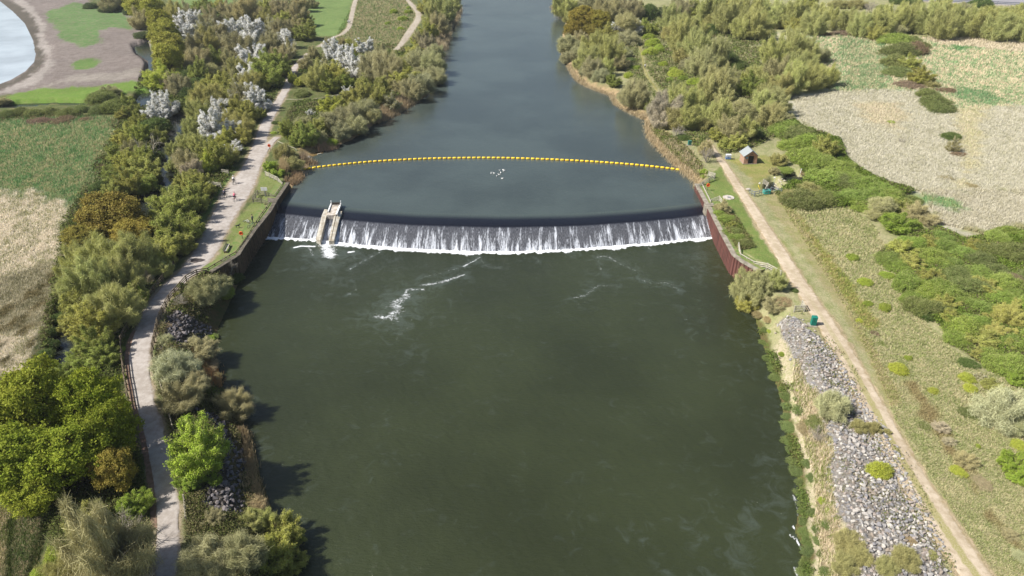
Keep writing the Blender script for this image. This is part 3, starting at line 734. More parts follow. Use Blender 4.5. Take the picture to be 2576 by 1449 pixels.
# ------------------------------------------------------------------ shared materials
M_CONC = simple('concrete_material', C4(176, 168, 152), C4(140, 132, 116), 1.2, .9, bmp=.3)
M_CONC_D = simple('dark_concrete_material', C4(128, 120, 106), C4(92, 86, 74), 1.4, .9, bmp=.3)
M_WOOD = simple('weathered_wood_material', C4(178, 170, 148), C4(140, 132, 112), 3.0, .9)
M_WOODP = simple('pale_wood_material', C4(216, 210, 192), C4(182, 176, 158), 3.0, .9)
M_WOODD = simple('brown_wood_material', C4(142, 128, 106), C4(108, 96, 78), 3.0, .9)
M_METAL = simple('galvanised_material', C4(166, 174, 180), C4(140, 148, 154), 3.0, .5, metal=.3)
M_WHITE = simple('white_paint_material', (.78, .78, .76, 1), (.7, .7, .68, 1), 4.0, .6)
M_BLACK = simple('black_material', (.02, .02, .022, 1), (.03, .03, .03, 1), 4.0, .6)
M_DARK = simple('dark_material', (.04, .035, .03, 1), (.06, .05, .04, 1), 4.0, .8)
M_ORANGE = simple('lifebuoy_orange_material', C4(244, 112, 52, .9), C4(226, 98, 44, .9), 5, .5)
M_RED = simple('red_paint_material', C4(214, 60, 44, .9), C4(190, 50, 40, .9), 5, .5)
M_VERGE = simple('verge_grass_material', C4(104, 132, 62), C4(140, 140, 90), 1.5, .95, bmp=.8, detail=6, bscale=6)
# ------------------------------------------------------------------ river walls
def pile_wall(name, pts, mat, cop, label, ztop=.02, zb=-5.2, side=1, cap_w=.55, pitch=.85, amp=.16):
    root = empty(name, (pts[0][0], pts[0][1], 0))
    ox, oy = pts[0]
    tag(root, label, 'wall')
    V = []; F = []; k = 0; run = 0.0
    prof = []
    for i in range(len(pts) - 1):
        a = Vector(pts[i]); b = Vector(pts[i + 1]); d = b - a; L = d.length; d.normalize(); n = Vector((-d.y, d.x))*side
        s = 0.0
        m = max(1, int(round(L/pitch)))
        for j in range(m):
            for f, o in ((0, 0), (.18, 0), (.32, 1), (.5, 1), (.68, 1), (.82, 0)):
                p = a + d*((j + f)*L/m) + n*(o*amp); prof.append(p)
    prof.append(Vector(pts[-1]))
    for p in prof: V += [(p.x - ox, p.y - oy, zb), (p.x - ox, p.y - oy, ztop - .02)]
    for i in range(len(prof) - 1): F.append((2*i, 2*i + 2, 2*i + 3, 2*i + 1))
    me = bpy.data.meshes.new('pile_face'); me.from_pydata(V, [], F); me.materials.append(mat); me.update()
    obj('pile_face', me, root)
    # coping
    c = [Vector(p) for p in pts]; V = []; F = []
    for i, p in enumerate(c):
        d = c[min(i + 1, len(c) - 1)] - c[max(i - 1, 0)]; n = Vector((-d.y, d.x)).normalized()*side
        a = p + n*(amp + .06); b = p - n*cap_w
        V += [(a.x - ox, a.y - oy, ztop - .10), (a.x - ox, a.y - oy, ztop + .12), (b.x - ox, b.y - oy, ztop + .12), (b.x - ox, b.y - oy, ztop - .10)]
        if i:
            q = 4*i
            for e in range(4): F.append((q - 4 + e, q - 4 + (e + 1) % 4, q + (e + 1) % 4, q + e))
    F += [(0, 1, 2, 3), (4*len(c) - 1, 4*len(c) - 2, 4*len(c) - 3, 4*len(c) - 4)]
    me = bpy.data.meshes.new('coping'); me.from_pydata(V, [], F); me.materials.append(cop); me.update()
    obj('coping', me, root)
    return root
def wall_mat(name, ca, cb, streak):
    m, nt, b, out = newmat(name); P = geopos(nt)
    n1 = noise(nt, mapping(nt, P, (1.6, 1.6, .25)), 1.0, 5, .65); n2 = noise(nt, P, 2.2, 5, .7)
    c = mix_(nt, remap(nt, n1, .35, .65), ca, cb)
    c = mix_(nt, remap(nt, n2, .55, .72), c, streak)
    nt.links.new(c, b.inputs['Base Color']); b.inputs['Roughness'].default_value = .85; b.inputs['Specular IOR Level'].default_value = .2
    bump(nt, b, n2, .4, .05)
    return m
pile_wall('river_wall', WALL_L, wall_mat('brown_pile_material', C4(116, 98, 78), C4(86, 74, 60), C4(126, 112, 84)), M_CONC_D,
          'dark shaded brown retaining wall with stone coping along the left bank at the weir', side=1)
pile_wall('river_wall', WALL_R, wall_mat('red_pile_material', C4(128, 86, 78), C4(102, 72, 66), C4(120, 98, 84)), M_CONC,
          'rust red corrugated sheet pile wall with pale coping along the right bank', side=-1, amp=.2)
def offset_line(pts, o, side):
    c = [Vector(p) for p in pts]; r = []
    for i, p in enumerate(c):
        d = c[min(i + 1, len(c) - 1)] - c[max(i - 1, 0)]; n = Vector((-d.y, d.x)).normalized()*side
        r.append((p.x - n.x*o, p.y - n.y*o))
    return r
strip('verge', offset_line(WALL_L, 1.55, 1), 2.2, .035, M_VERGE, 'strip of rough green grass between the left fence and the wall top', .12, .7)
strip('verge', offset_line(WALL_R, 1.55, -1), 2.2, .035, M_VERGE, 'strip of rough green grass along the top of the red wall', .12, .7)
def prism(top, zb, name, mat, parent=None, org=(0, 0, 0)):
    """top: list of (x,y,z) around"""
    n = len(top); V = [(p[0] - org[0], p[1] - org[1], p[2] - org[2]) for p in top] + [(p[0] - org[0], p[1] - org[1], (zb if isinstance(zb, (int, float)) else zb[i]) - org[2]) for i, p in enumerate(top)]
    F = [tuple(range(n)), tuple(range(2*n - 1, n - 1, -1))] + [(i, i + n, (i + 1) % n + n, (i + 1) % n) for i in range(n)]
    me = bpy.data.meshes.new(name); me.from_pydata(V, [], F); me.materials.append(mat); me.update()
    import bmesh
    bm = bmesh.new(); bm.from_mesh(me); bmesh.ops.recalc_face_normals(bm, faces=bm.faces); bm.to_mesh(me); bm.free()
    return obj(name, me, parent)
def g3(k, x, y, z): return (*GQ(k, x, y, z), z)
# crest abutments
a = [g3('Y', 885, 440, .16), g3('Y', 1022, 452, .16), g3('Y', 1012, 512, .16), g3('Y', 890, 500, .16)]
tag(prism(a, -5, 'concrete_abutment', M_CONC_D), 'grey brown concrete ledge beside the fence at the left end of the weir', 'abutment')
a = [g3('Z', 362, 712, .2), g3('Z', 450, 706, .2), g3('Z', 455, 735, .2), g3('Z', 400, 742, .2), g3('Z', 376, 735, .2)]
tag(prism(a, -5, 'concrete_abutment', M_CONC), 'pale concrete block in the red wall at the right end of the weir', 'abutment')
# stepped pale blocks at the right end of the falling water
for k, (x, y, z) in enumerate([(415, 850, -1.5), (425, 905, -2.0), (440, 960, -2.6), (462, 1005, -3.1), (480, 1040, -3.5)]):
    p = GQ('Z', x, y, z)
    o = MB(); o.box((0, 0, 0), (.7, .8, 1.0), rz=.2*k, taper=.8); o = o.build('stone_block', M_CONC, None, (p[0] + .3, p[1], z - .35), .15)
    tag(o, 'pale wet block stepping down the right edge of the falling water', 'block', 'stepped blocks at the right end of the weir')
# ------------------------------------------------------------------ fish pass on the weir
org = g3('V', 700, 450, -1.4)
fp = empty('fish_pass', org); tag(fp, 'pale concrete fish pass chute with two sloping walls crossing the weir', 'fish pass')
M_FP = simple('fish_pass_concrete_material', C4(212, 207, 194), C4(180, 170, 150), 1.3, .85, bmp=.3)
M_FPW = simple('fish_pass_pale_material', C4(222, 214, 204), C4(180, 168, 152), 1.5, .8, bmp=.2)
def slab(name, q, zb, mat): return prism([g3('V', *p) for p in q], zb, name, mat, fp, org)
slab('chute_wall', [(655, 318, -.85), (718, 325, -.85), (700, 450, -1.1), (560, 1000, -2.7), (468, 968, -2.7), (600, 440, -1.1)], -5, M_FP)
slab('chute_wall', [(872, 420, -1.0), (908, 420, -1.0), (786, 1010, -2.8), (742, 1010, -2.8)], -5, M_FP)
slab('chute_wall', [(945, 352, -.95), (1038, 362, -.95), (970, 560, -1.5), (858, 1010, -2.8), (796, 1010, -2.8), (905, 520, -1.3)], -5, M_FP)
slab('deck', [(790, 188, -.75), (1024, 186, -.75), (905, 450, -.95), (700, 450, -.95)], -1.9, M_FPW)
slab('kerb', [(790, 182, -.6), (815, 182, -.6), (745, 360, -.6), (718, 360, -.6)], -.85, M_WHITE)
slab('kerb', [(995, 182, -.6), (1024, 182, -.6), (930, 420, -.6), (895, 420, -.6)], -.85, M_WHITE)
o = MB(); a = Vector(g3('V', 820, 196, -.35)) - Vector(org); b = Vector(g3('V', 990, 194, -.35)) - Vector(org)
o.beam(a, b, .12, .5); o.build('sluice_gate', M_DARK, fp)
for x in (800, 1010):
    p = Vector(g3('V', x, 175, -.3)) - Vector(org); o = MB(); o.box(p, (.16, .16, .8)); o.build('post', M_WHITE, fp)
# turbulent water inside the chute
V = []; F = []; n = 40; K = 9
for i in range(n + 1):
    t = i/n; z = -1.75 - 2.05*t**.9
    a = Vector(g3('V', 715 - 175*t, 455 + 600*t, z)); b = Vector(g3('V', 875 - 125*t, 455 + 600*t, z))
    for k in range(K):
        p = a.lerp(b, k/(K - 1)); p.z += .10*math.sin(i*1.9 + k*2.1) + random.uniform(-.06, .06)
        V.append(tuple(p - Vector(org)))
for i in range(n):
    for k in range(K - 1): F.append((i*K + k, (i + 1)*K + k, (i + 1)*K + k + 1, i*K + k + 1))
me = bpy.data.meshes.new('chute_water'); me.from_pydata(V, [], F)
for p in me.polygons: p.use_smooth = True
me.update(); 
if me.polygons[0].normal.z < 0: me.flip_normals()
m, nt, b, out = newmat('chute_water_material'); P = geopos(nt)
nn = noise(nt, P, 3.2, 6, .7, .5)
nt.links.new(mix_(nt, remap(nt, nn, .36, .54), C4(120, 116, 96), (.76, .76, .72, 1)), b.inputs['Base Color']); b.inputs['Roughness'].default_value = .5; bump(nt, b, nn, .8, .2)
me.materials.append(m); o = obj('chute_water', me, fp)
# ------------------------------------------------------------------ floating boom
BO = [(745, 430), (800, 421.5), (850, 415.5), (900, 410.5), (950, 406.5), (1000, 403.5), (1050, 401), (1100, 399.4), (1180, 398), (1250, 398), (1300, 399), (1400, 402.5), (1500, 408), (1600, 415.5), (1680, 424), (1737, 432.5)]
bp = resample([(*G(x, y, ZU), 0) for x, y in BO], .4)
cum = [0]
for i in range(1, len(bp)): cum.append(cum[-1] + (bp[i] - bp[i - 1]).length)
boom = empty('floating_boom', (bp[0].x, bp[0].y, ZU)); tag(boom, 'long curved line of yellow floats strung across the river above the weir', 'safety boom')
M_YEL = simple('float_yellow_material', C4(255, 224, 60, .85), C4(246, 206, 44, .85), 2.0, .45)
NF = 79; pitch = cum[-1]/NF
def at_len(s):
    i = min(max(np.searchsorted(cum, s), 1), len(cum) - 1); t = (s - cum[i - 1])/(cum[i] - cum[i - 1] + 1e-9)
    return bp[i - 1].lerp(bp[i], t), (bp[i] - bp[i - 1])
fm = MB(); 
fm.tube([(-.44, 0, 0), (-.40, 0, 0), (.40, 0, 0), (.44, 0, 0)], [.15, .24, .24, .15], 12)
for x in (-.22, .22): fm.tube([(x - .02, 0, 0), (x + .02, 0, 0)], [.255, .255], 12)
f0 = None
for i in range(NF):
    p, d = at_len((i + .5)*pitch)
    loc = (p.x - bp[0].x, p.y - bp[0].y, .10); rz = math.atan2(d.y, d.x)
    if f0 is None: f0 = fm.build('float', M_YEL, boom, loc, rz, smooth=True)
    else:
        c = f0.copy(); COL.objects.link(c); c.parent = boom; c.location = loc; c.rotation_euler = (0, 0, rz)
o = MB(); o.tube([(p.x - bp[0].x, p.y - bp[0].y, .03) for p in bp[::2]], .05, 5); o.build('cable', M_RED, boom)
# ------------------------------------------------------------------ fences
def fence(label, pts, h=1.15, rails=3, sp=1.8, mat=None, z0=None, cat='fence', name='timber_fence', pr=.075, rr=(.06, .15), ground=True):
    mat = mat or M_WOOD
    P = [Vector((p[0], p[1], 0)) for p in pts]
    posts = []
    for i in range(len(P) - 1):
        L = (P[i + 1] - P[i]).length; n = max(1, round(L/sp))
        for k in range(n + (1 if i == len(P) - 2 else 0)): posts.append(P[i].lerp(P[i + 1], k/n))
    zs = relief(np.array([p.x for p in posts]), np.array([p.y for p in posts])) if ground else np.zeros(len(posts))
    zs = np.maximum(zs, -.8) if z0 is None else np.full(len(posts), z0)
    for p, z in zip(posts, zs): p.z = float(z)
    r = empty(name, posts[0]); tag(r, label, cat, 'fences and railings'); o0 = posts[0]
    pm = None
    for p in posts:
        q = p - o0
        if pm is None:
            b = MB(); b.box((0, 0, h/2 - .08), (pr*2, pr*2, h + .2)); pm = b.build('post', mat, r, q)
        else:
            c = pm.copy(); COL.objects.link(c); c.parent = r; c.location = q
        
    for k in range(rails):
        zz = h*(.93 - .32*k*(3/max(rails, 1))*.9) if rails > 1 else h*.9
        b = MB()
        for i in range(len(posts) - 1):
            a = posts[i] - o0; c = posts[i + 1] - o0
            b.beam(a + Vector((0, 0, zz)), c + Vector((0, 0, zz)), rr[0], rr[1])
        b.build('rail', mat, r)
    return r
T = .9
fence('long brown post and rail fence following the left edge of the gravel path', PL('I', [(1030, 440), (985, 200), (965, 130), (947, 10)], T) + PL('E', [(930, 1370), (908, 1170), (906, 1100), (930, 1050), (1010, 890), (1120, 760), (1220, 640), (1310, 530)], T), mat=M_WOODD)
fence('brown post and rail fence between the gravel path and the left river wall', PL('E', [(1165, 1310), (1140, 1220), (1145, 1150), (1185, 960), (1220, 880), (1270, 790), (1400, 640), (1560, 550)], T) + PL('Y', [(220, 1280), (340, 1210), (430, 1160), (540, 1010), (640, 860), (760, 670), (858, 535)], T), mat=M_WOODD)
fence('thin low fence on the river side of the path beside the grey bushes', PL('E', [(1180, 1340)], T) + PL('I', [(1215, 20), (1260, 170), (1300, 320)], T), rails=2, mat=M_WOOD)
fence('short length of fence beside the path behind the bright green tree', PL('I', [(1385, 850), (1400, 1010)], T), rails=2, mat=M_WOOD)
fence('pale white fence below the green bush at the top of the small lawn', PL('Y', [(855, 90), (1090, 195)], T), mat=M_WOODP)
fence('grey fence wrapping round the lawn behind the white sign', PL('Y', [(1090, 205), (970, 375), (745, 352), (675, 440)], T), mat=M_WOOD)
fence('weathered fence in front of the concrete ledge by the sign', PL('Y', [(675, 462), (905, 468), (862, 530)], T), mat=M_WOOD)
fence('tiny wooden barrier on the grass left of the gravel path among trees', PL('Y', [(240, 60), (330, 70)], T), mat=M_WOODP, sp=1.2)
fence('pale fence half hidden by bushes left of the gravel path', PL('Y', [(10, 205), (225, 250)], T), mat=M_WOODP)
fence('grey gate like fence by the reeds where the boom meets the right bank', PL('Z', [(300, 518), (355, 502), (465, 455)], T), mat=M_WOODP)
fence('small pale fence panel behind the right bank lifebuoy', PL('Z', [(405, 425), (468, 440)], T), h=1.2, rails=4, mat=M_WOODP, sp=.9)
fence('pale post and rail fence carrying the right bank lifebuoy', PL('Z', [(350, 500), (432, 665)], T), mat=M_WOODP, rails=4)
fence('short pale fence beside the round concrete slab', PL('Z', [(435, 648), (508, 650), (536, 688)], T), mat=M_WOODP)
fence('pale fence running from the red wall down into the bank willow', PL('Z', [(690, 1092), (716, 1158), (840, 1228), (960, 1288), (1090, 1358)], T), mat=M_WOODP)
fence('grey fence corner just above the green cabinet', PL('T', [(410, 350), (690, 350), (610, 215)], T), mat=M_WOODP, sp=1.5)
fence('broken wooden fence panels beside the outfall railings', PL('X', [(720, 525), (900, 548), (780, 820)], T), mat=M_WOODP, sp=1.1, rails=4)
fence('grey tubular railing above the teal box at the outfall', PL('X', [(250, 850), (320, 910), (430, 960), (580, 895), (880, 830), (985, 800), (1340, 848)], 1.0), h=1.1, rails=2, mat=M_METAL, z0=0, pr=.035, rr=(.06, .06), name='metal_railing', cat='railing', sp=1.5)
fence('grey tubular railing in front of the outfall basin near the track', PL('X', [(310, 990), (400, 1020), (640, 990), (880, 960), (960, 870), (1290, 975)], .45), h=1.1, rails=2, mat=M_METAL, z0=0, pr=.035, rr=(.06, .06), name='metal_railing', cat='railing', sp=1.5)
# ------------------------------------------------------------------ brick hut
def hut():
    p = GQ('S', 935, 728); r = empty('brick_hut', (p[0], p[1], 0), .03)
    tag(r, 'small pink brick hut with a pale gabled roof and dark doorway', 'hut')
    W, D, E, R = 3.0, 2.8, 1.95, 3.15
    m, nt, b, out = newmat('hut_brick_material')
    tc = objco(nt); br = nt.nodes.new('ShaderNodeTexBrick'); br.inputs['Scale'].default_value = 4.0
    nt.links.new(mapping(nt, tc, (1, 1, 1), (PI/2, 0, 0)), br.inputs['Vector'])
    br.inputs['Color1'].default_value = C4(206, 158, 132); br.inputs['Color2'].default_value = C4(188, 140, 116); br.inputs['Mortar'].default_value = C4(176, 156, 138); br.inputs['Mortar Size'].default_value = .012
    nt.links.new(br.outputs[0], b.inputs['Base Color']); b.inputs['Roughness'].default_value = .9
    o = MB()
    hx = W/2; dw = .52; dh = 1.85
    # walls with a real door opening in the front
    fr = [(-hx, 0, 0), (-dw + .05, 0, 0), (-dw + .05, 0, dh), (dw + .05, 0, dh), (dw + .05, 0, 0), (hx, 0, 0), (hx, 0, E), (0, 0, R - .12), (-hx, 0, E)]
    o.add([fr[0], fr[1], fr[2], (-dw + .05, 0, E), fr[8]], [(0, 1, 2, 3, 4)])
    o.add([fr[4], fr[5], fr[6], (dw + .05, 0, E), fr[3]], [(0, 1, 2, 3, 4)])
    o.add([fr[2], fr[3], (dw + .05, 0, E), (-dw + .05, 0, E)], [(0, 1, 2, 3)])
    o.add([fr[8], (-dw + .05, 0, E), (dw + .05, 0, E), fr[6], fr[7]], [(0, 1, 2, 3, 4)])
    o.add([(-hx, D, 0), (hx, D, 0), (hx, D, E), (0, D, R - .12), (-hx, D, E)], [(4, 3, 2, 1, 0)])
    o.add([(-hx, 0, 0), (-hx, D, 0), (-hx, D, E), (-hx, 0, E)], [(3, 2, 1, 0)])
    o.add([(hx, 0, 0), (hx, D, 0), (hx, D, E), (hx, 0, E)], [(0, 1, 2, 3)])
    o.build('wall', m, r)
    o = MB()
    for s in (-1, 1):
        a = Vector((0, 0, R)); b2 = Vector((s*(hx + .28), 0, E - .16)); n = Vector((b2.z - a.z, 0, a.x - b2.x)).normalized()*.08
        if n.z < 0: n = -n
        V = [];
        for y in (-.32, D + .3):
            for q in (a - Vector((s*.004, 0, 0)), b2): V += [(q.x, y, q.z), (q.x + n.x, y, q.z + n.z)]
        o.add(V, [(0, 1, 3, 2), (4, 6, 7, 5), (0, 4, 5, 1), (2, 3, 7, 6), (1, 5, 7, 3), (0, 2, 6, 4)])
    mr, nt, b, out = newmat('hut_roof_material'); P = objco(nt)
    w = nt.nodes.new('ShaderNodeTexWave'); w.inputs['Scale'].default_value = 2.2; w.bands_direction = 'Y'; nt.links.new(P, w.inputs['Vector'])
    nt.links.new(mix_(nt, w.outputs['Fac'], C4(176, 182, 182), C4(156, 162, 162)), b.inputs['Base Color']); b.inputs['Roughness'].default_value = .6
    rf = o.build('roof', mr, r)
    o = MB(); o.tube([(0, -.34, R + .06), (0, D + .32, R + .06)], .09, 8); o.build('ridge', M_METAL, rf)
    o = MB(); o.box((.05, .12, dh/2), (1.02, .06, dh)); dr = o.build('door', M_BLACK, r)
    o = MB(); o.box((-dw + .02, -.03, dh/2), (.06, .06, dh)); o.box((dw + .08, -.03, dh/2), (.06, .06, dh)); o.box((.05, -.03, dh + .03), (1.16, .06, .06)); o.build('frame', M_DARK, dr)
    o = MB(); o.box((-.95, -.03, 1.5), (.5, .04, .42)); o.build('sign', simple('hut_sign_material', C4(140, 178, 200), C4(120, 160, 190), 3), r)
    o = MB(); o.torus((.05, -.02, dh + .22), .26, .05, M=Matrix.Rotation(PI/2, 3, 'X'), arc=(0, PI), n=10); o.build('arch_trim', M_DARK, r)
    o = MB(); o.box((0, D/2, .03), (W + .3, D + .3, .1)); o.build('footing', M_CONC, r)
hut()
# white and blue cabinet beside the hut
def cabinet(p, label, w, d, h, mat, rz, lid=None, plinth=True, name='utility_cabinet', z=0.0):
    r = empty(name, (p[0], p[1], z), rz); tag(r, label, 'cabinet')
    o = MB(); o.box((0, d/2, .08 + h/2), (w, d, h)); bd = o.build('body', mat, r)
    o = MB(); o.box((0, d/2, .08 + h + .03), (w + .08, d + .08, .07), taper=.94); o.build('lid', lid or mat, r)
    o = MB(); o.box((-w/4, -.012, .1 + h/2), (w/2 - .05, .02, h - .12)); o.box((w/4, -.012, .1 + h/2), (w/2 - .05, .02, h - .12)); dr = o.build('door', mat, r)
    o = MB(); o.box((.04, -.04, .1 + h*.55), (.03, .04, .14)); o.build('handle', M_DARK, dr)
    if plinth:
        o = MB(); o.box((-.12, d/2 - .1, .03), (w + .5, d + .5, .14)); o.build('plinth', M_CONC, r)
    return r
M_GRN = simple('green_cabinet_material', C4(30, 128, 112, .9), C4(26, 114, 100, .9), 2, .5)
cabinet(GQ('T', 920, 900), 'tall dark green steel cabinet on a pale slab beside the sandy track', .72, .6, 1.35, M_GRN, -.12)
m, nt, b, out = newmat('graffiti_cabinet_material'); tc = objco(nt)
w = nt.nodes.new('ShaderNodeTexWave'); w.inputs['Scale'].default_value = 1.3; w.inputs['Distortion'].default_value = 6; w.inputs['Detail'].default_value = 2; w.bands_direction = 'X'; nt.links.new(tc, w.inputs['Vector'])
zc = nt.nodes.new('ShaderNodeSeparateXYZ'); nt.links.new(tc, zc.inputs[0])
base = mix_(nt, remap(nt, zc.outputs[2], .3, .8), C4(110, 150, 214), C4(206, 216, 230))
nt.links.new(mix_(nt, remap(nt, w.outputs['Fac'], .80, .9), base, C4(56, 76, 116)), b.inputs['Base Color'])
cabinet(GQ('S', 325, 605), 'pale blue cabinet covered in dark scrawled paint left of the brick hut', 1.15, .7, 1.0, m, -.05, M_WHITE, False)
cabinet(GQ('C', 1341, 1098), 'small teal green box standing among reeds above the boom', .8, .5, 1.0, simple('teal_box_material', C4(70, 140, 124), C4(60, 122, 110), 2, .6), .1)
# teal box at the outfall
r = empty('teal_skip', (*GQ('X', 800, 990), 0), .15); tag(r, 'turquoise open topped box beside the metal railings', 'container')
M_TEAL = simple('teal_plastic_material', C4(96, 206, 190, .9), C4(76, 184, 170, .9), 2, .5)
o = MB(); W = 1.2; D = .9; H = .75
for c, s in (((0, -D/2, H/2), (W, .05, H)), ((0, D/2, H/2), (W, .05, H)), ((-W/2, 0, H/2), (.05, D + .05, H)), ((W/2, 0, H/2), (.05, D + .05, H)), ((0, 0, .05), (W, D, .05))): o.box(c, s)
o.build('body', M_TEAL, r)
o = MB()
for c, s in (((0, -D/2, H), (W + .12, .1, .06)), ((0, D/2, H), (W + .12, .1, .06)), ((-W/2, 0, H + .002), (.1, D - .1, .056)), ((W/2, 0, H + .002), (.1, D - .1, .056))): o.box(c, s)
o.build('rim', M_TEAL, r)
def mast(p, h, label, lamp=True, lean=(0, 0), rad=.04, mat=None, name='slim_pole', z=0.0, cat='pole'):
    r = empty(name, (p[0], p[1], z)); tag(r, label, cat)
    o = MB(); o.tube([(0, 0, -.1), (lean[0], lean[1], h)], [rad, rad*.8], 8); o.build('pole', mat or M_METAL, r, smooth=True)
    if lamp:
        o = MB(); o.box((lean[0], lean[1], h + .08), (.34, .2, .16), taper=.7); o.build('head', M_WHITE, r)
    return r
mast(GQ('X', 1010, 830), 2.4, 'thin white mast with a small box head rising from the outfall railings', name='instrument_mast')
mast(GQ('X', 1888, 452, -1.0), 2.1, 'leaning white post standing in the small dark pond', False, (.3, .15), .05, M_WHITE, 'gauge_post', -1.1)
mast(GQ('X', 600, 885), 1.0, 'short yellow post at the outfall railings', False, (-.5, .3), .05, M_YEL, 'yellow_post')
mast(GQ('X', 545, 820), 1.1, 'dark little sign box on a short post by the outfall', True, (0, 0), .03, M_DARK, 'box_post')
o = MB(); o.ell((0, 0, .18), (.55, .4, .25), 9, 5); tag(o.build('pale_boulder', M_FPW, None, (*GQ('X', 190, 880), 0)), 'single whitish boulder at the track edge beside the railings', 'boulder')
# round slab with hatch
r = empty('round_slab', (*GQ('Z', 593, 657), 0)); tag(r, 'round pale concrete slab with a central grey hatch in the grass', 'slab')
o = MB(); o.tube([(0, 0, -.1), (0, 0, .10), (0, 0, .13)], [1.15, 1.15, 1.08], 32); o.build('disc', M_FPW, r)
o = MB(); o.box((.1, -.1, .15), (.62, .5, .05)); o.build('hatch', M_METAL, r)
# ------------------------------------------------------------------ lifebuoys, sign, bench
def lifebuoy(p, label, h=1.25, mat=None):
    r = empty('lifebuoy_stand', (p[0], p[1], 0)); tag(r, label, 'lifebuoy')
    o = MB(); o.box((0, 0, h/2), (.09, .09, h + .1)); o.build('post', M_WOODD, r)
    o = MB(); o.box((0, -.07, h + .02), (.5, .05, .62)); o.build('backboard', mat or M_ORANGE, r)
    o = MB(); o.torus((0, -.17, h + .02), .30, .085, M=Matrix.Rotation(PI/2, 3, 'X'), n=24, m=8); o.build('ring', M_ORANGE, r, smooth=True)
    return r
lifebuoy(GQ('Y', 538, 1030), 'orange lifebuoy on a post by the left bank fence above the weir pool')
lifebuoy(GQ('Z', 393, 590), 'orange lifebuoy on the pale fence of the right bank')
lifebuoy(GQ('B', 108, 1135), 'small red lifebuoy post beside the path near the landing stage', mat=M_RED)
r = empty('notice_board', (*GQ('Y', 860, 430), 0)); tag(r, 'white notice board with two panels on a post inside the lawn fence', 'sign')
o = MB(); o.box((0, 0, .9), (.1, .1, 1.8)); o.build('post', M_METAL, r)
o = MB(); o.box((-.33, -.07, 1.75), (.62, .04, .72)); o.build('panel', M_WHITE, r); o = MB(); o.box((.33, -.07, 1.75), (.62, .04, .72)); o.build('panel', M_WHITE, r)
# bench
def bench():
    a = Vector((*GQ('Y', 285, 1195, .45), 0)); b = Vector((*GQ('Y', 335, 1100, .45), 0)); d = b - a
    r = empty('park_bench', ((a.x + b.x)/2, (a.y + b.y)/2, 0), math.atan2(d.y, d.x)); tag(r, 'plain wooden bench on the lawn facing the left river fence', 'bench')
    L = d.length + .2
    o = MB()
    for k in range(3): o.box((0, .16*(k - 1), .46), (L, .14, .05))
    o.build('seat', M_WOODP, r)
    o = MB()
    for k in range(2): o.box((0, .30 + .02*k, .62 + .17*k), (L, .04, .13))
    o.build('backrest', M_WOOD, r)
    for s in (-1, 1):
        o = MB(); o.box((s*(L/2 - .2), .0, .21), (.1, .5, .42)); o.beam((s*(L/2 - .2), .27, .2), (s*(L/2 - .2), .37, .85), .08, .06); o.build('leg', M_WOODD, r)
bench()
# ------------------------------------------------------------------ landing stage on the left bank
r = empty('landing_stage', (*GQ('U', 690, 620, -.9), -.9)); tag(r, 'pale concrete landing stage at the water edge above the boom', 'landing stage')
og = (*GQ('U', 690, 620, -.9), -.9)
prism([g3('U', 500, 690, -.85), g3('U', 640, 710, -.85), g3('U', 880, 548, -.85), g3('U', 640, 540, -.85)], -2.4, 'deck', M_CONC, r, og)
o = MB(); pts = [Vector(g3('U', 30, 250, .9)), Vector(g3('U', 300, 365, .8)), Vector(g3('U', 590, 480, .5)), Vector(g3('U', 640, 540, .1))]
for i in range(3): o.beam(pts[i] - Vector(og), pts[i + 1] - Vector(og), .07, .1)
for p in pts: o.beam(Vector((p.x, p.y, -.9)) - Vector(og), p - Vector(og), .08, .08)
o.build('handrail', M_WOODP, r)
o = prism([g3('U', 915, 765, -1.15), g3('U', 990, 712, -1.15), g3('U', 1050, 712, -1.15), g3('U', 985, 775, -1.15)], -1.9, 'concrete_block', M_FPW); tag(o, 'small white concrete block in the shallows beside the landing stage', 'block')
o = MB(); o.beam(g3('U', 960, 825, -1.3), g3('U', 1060, 745, -1.3), .2, .15); tag(o.build('pale_plank', M_WOODP), 'pale plank lying beside the white block in the shallows', 'plank')
o = MB(); o.beam(g3('U', 1280, 672, -1.3), g3('U', 1410, 640, -1.3), .25, .2); tag(o.build('driftwood_log', M_WOODP), 'pale log floating at the edge of the reeds above the boom', 'log')
o = prism([g3('U', 800, 640, -1.42), g3('U', 1150, 740, -1.42), g3('U', 1480, 630, -1.42), g3('U', 1350, 560, -1.42), g3('U', 950, 570, -1.42)], -2.2, 'mud_shoal', simple('mud_shoal_material', C4(136, 112, 72), C4(104, 90, 54), 1.0, .6)); o.location.z += .05; tag(o, 'brown muddy shoal beside the landing stage', kind='structure')
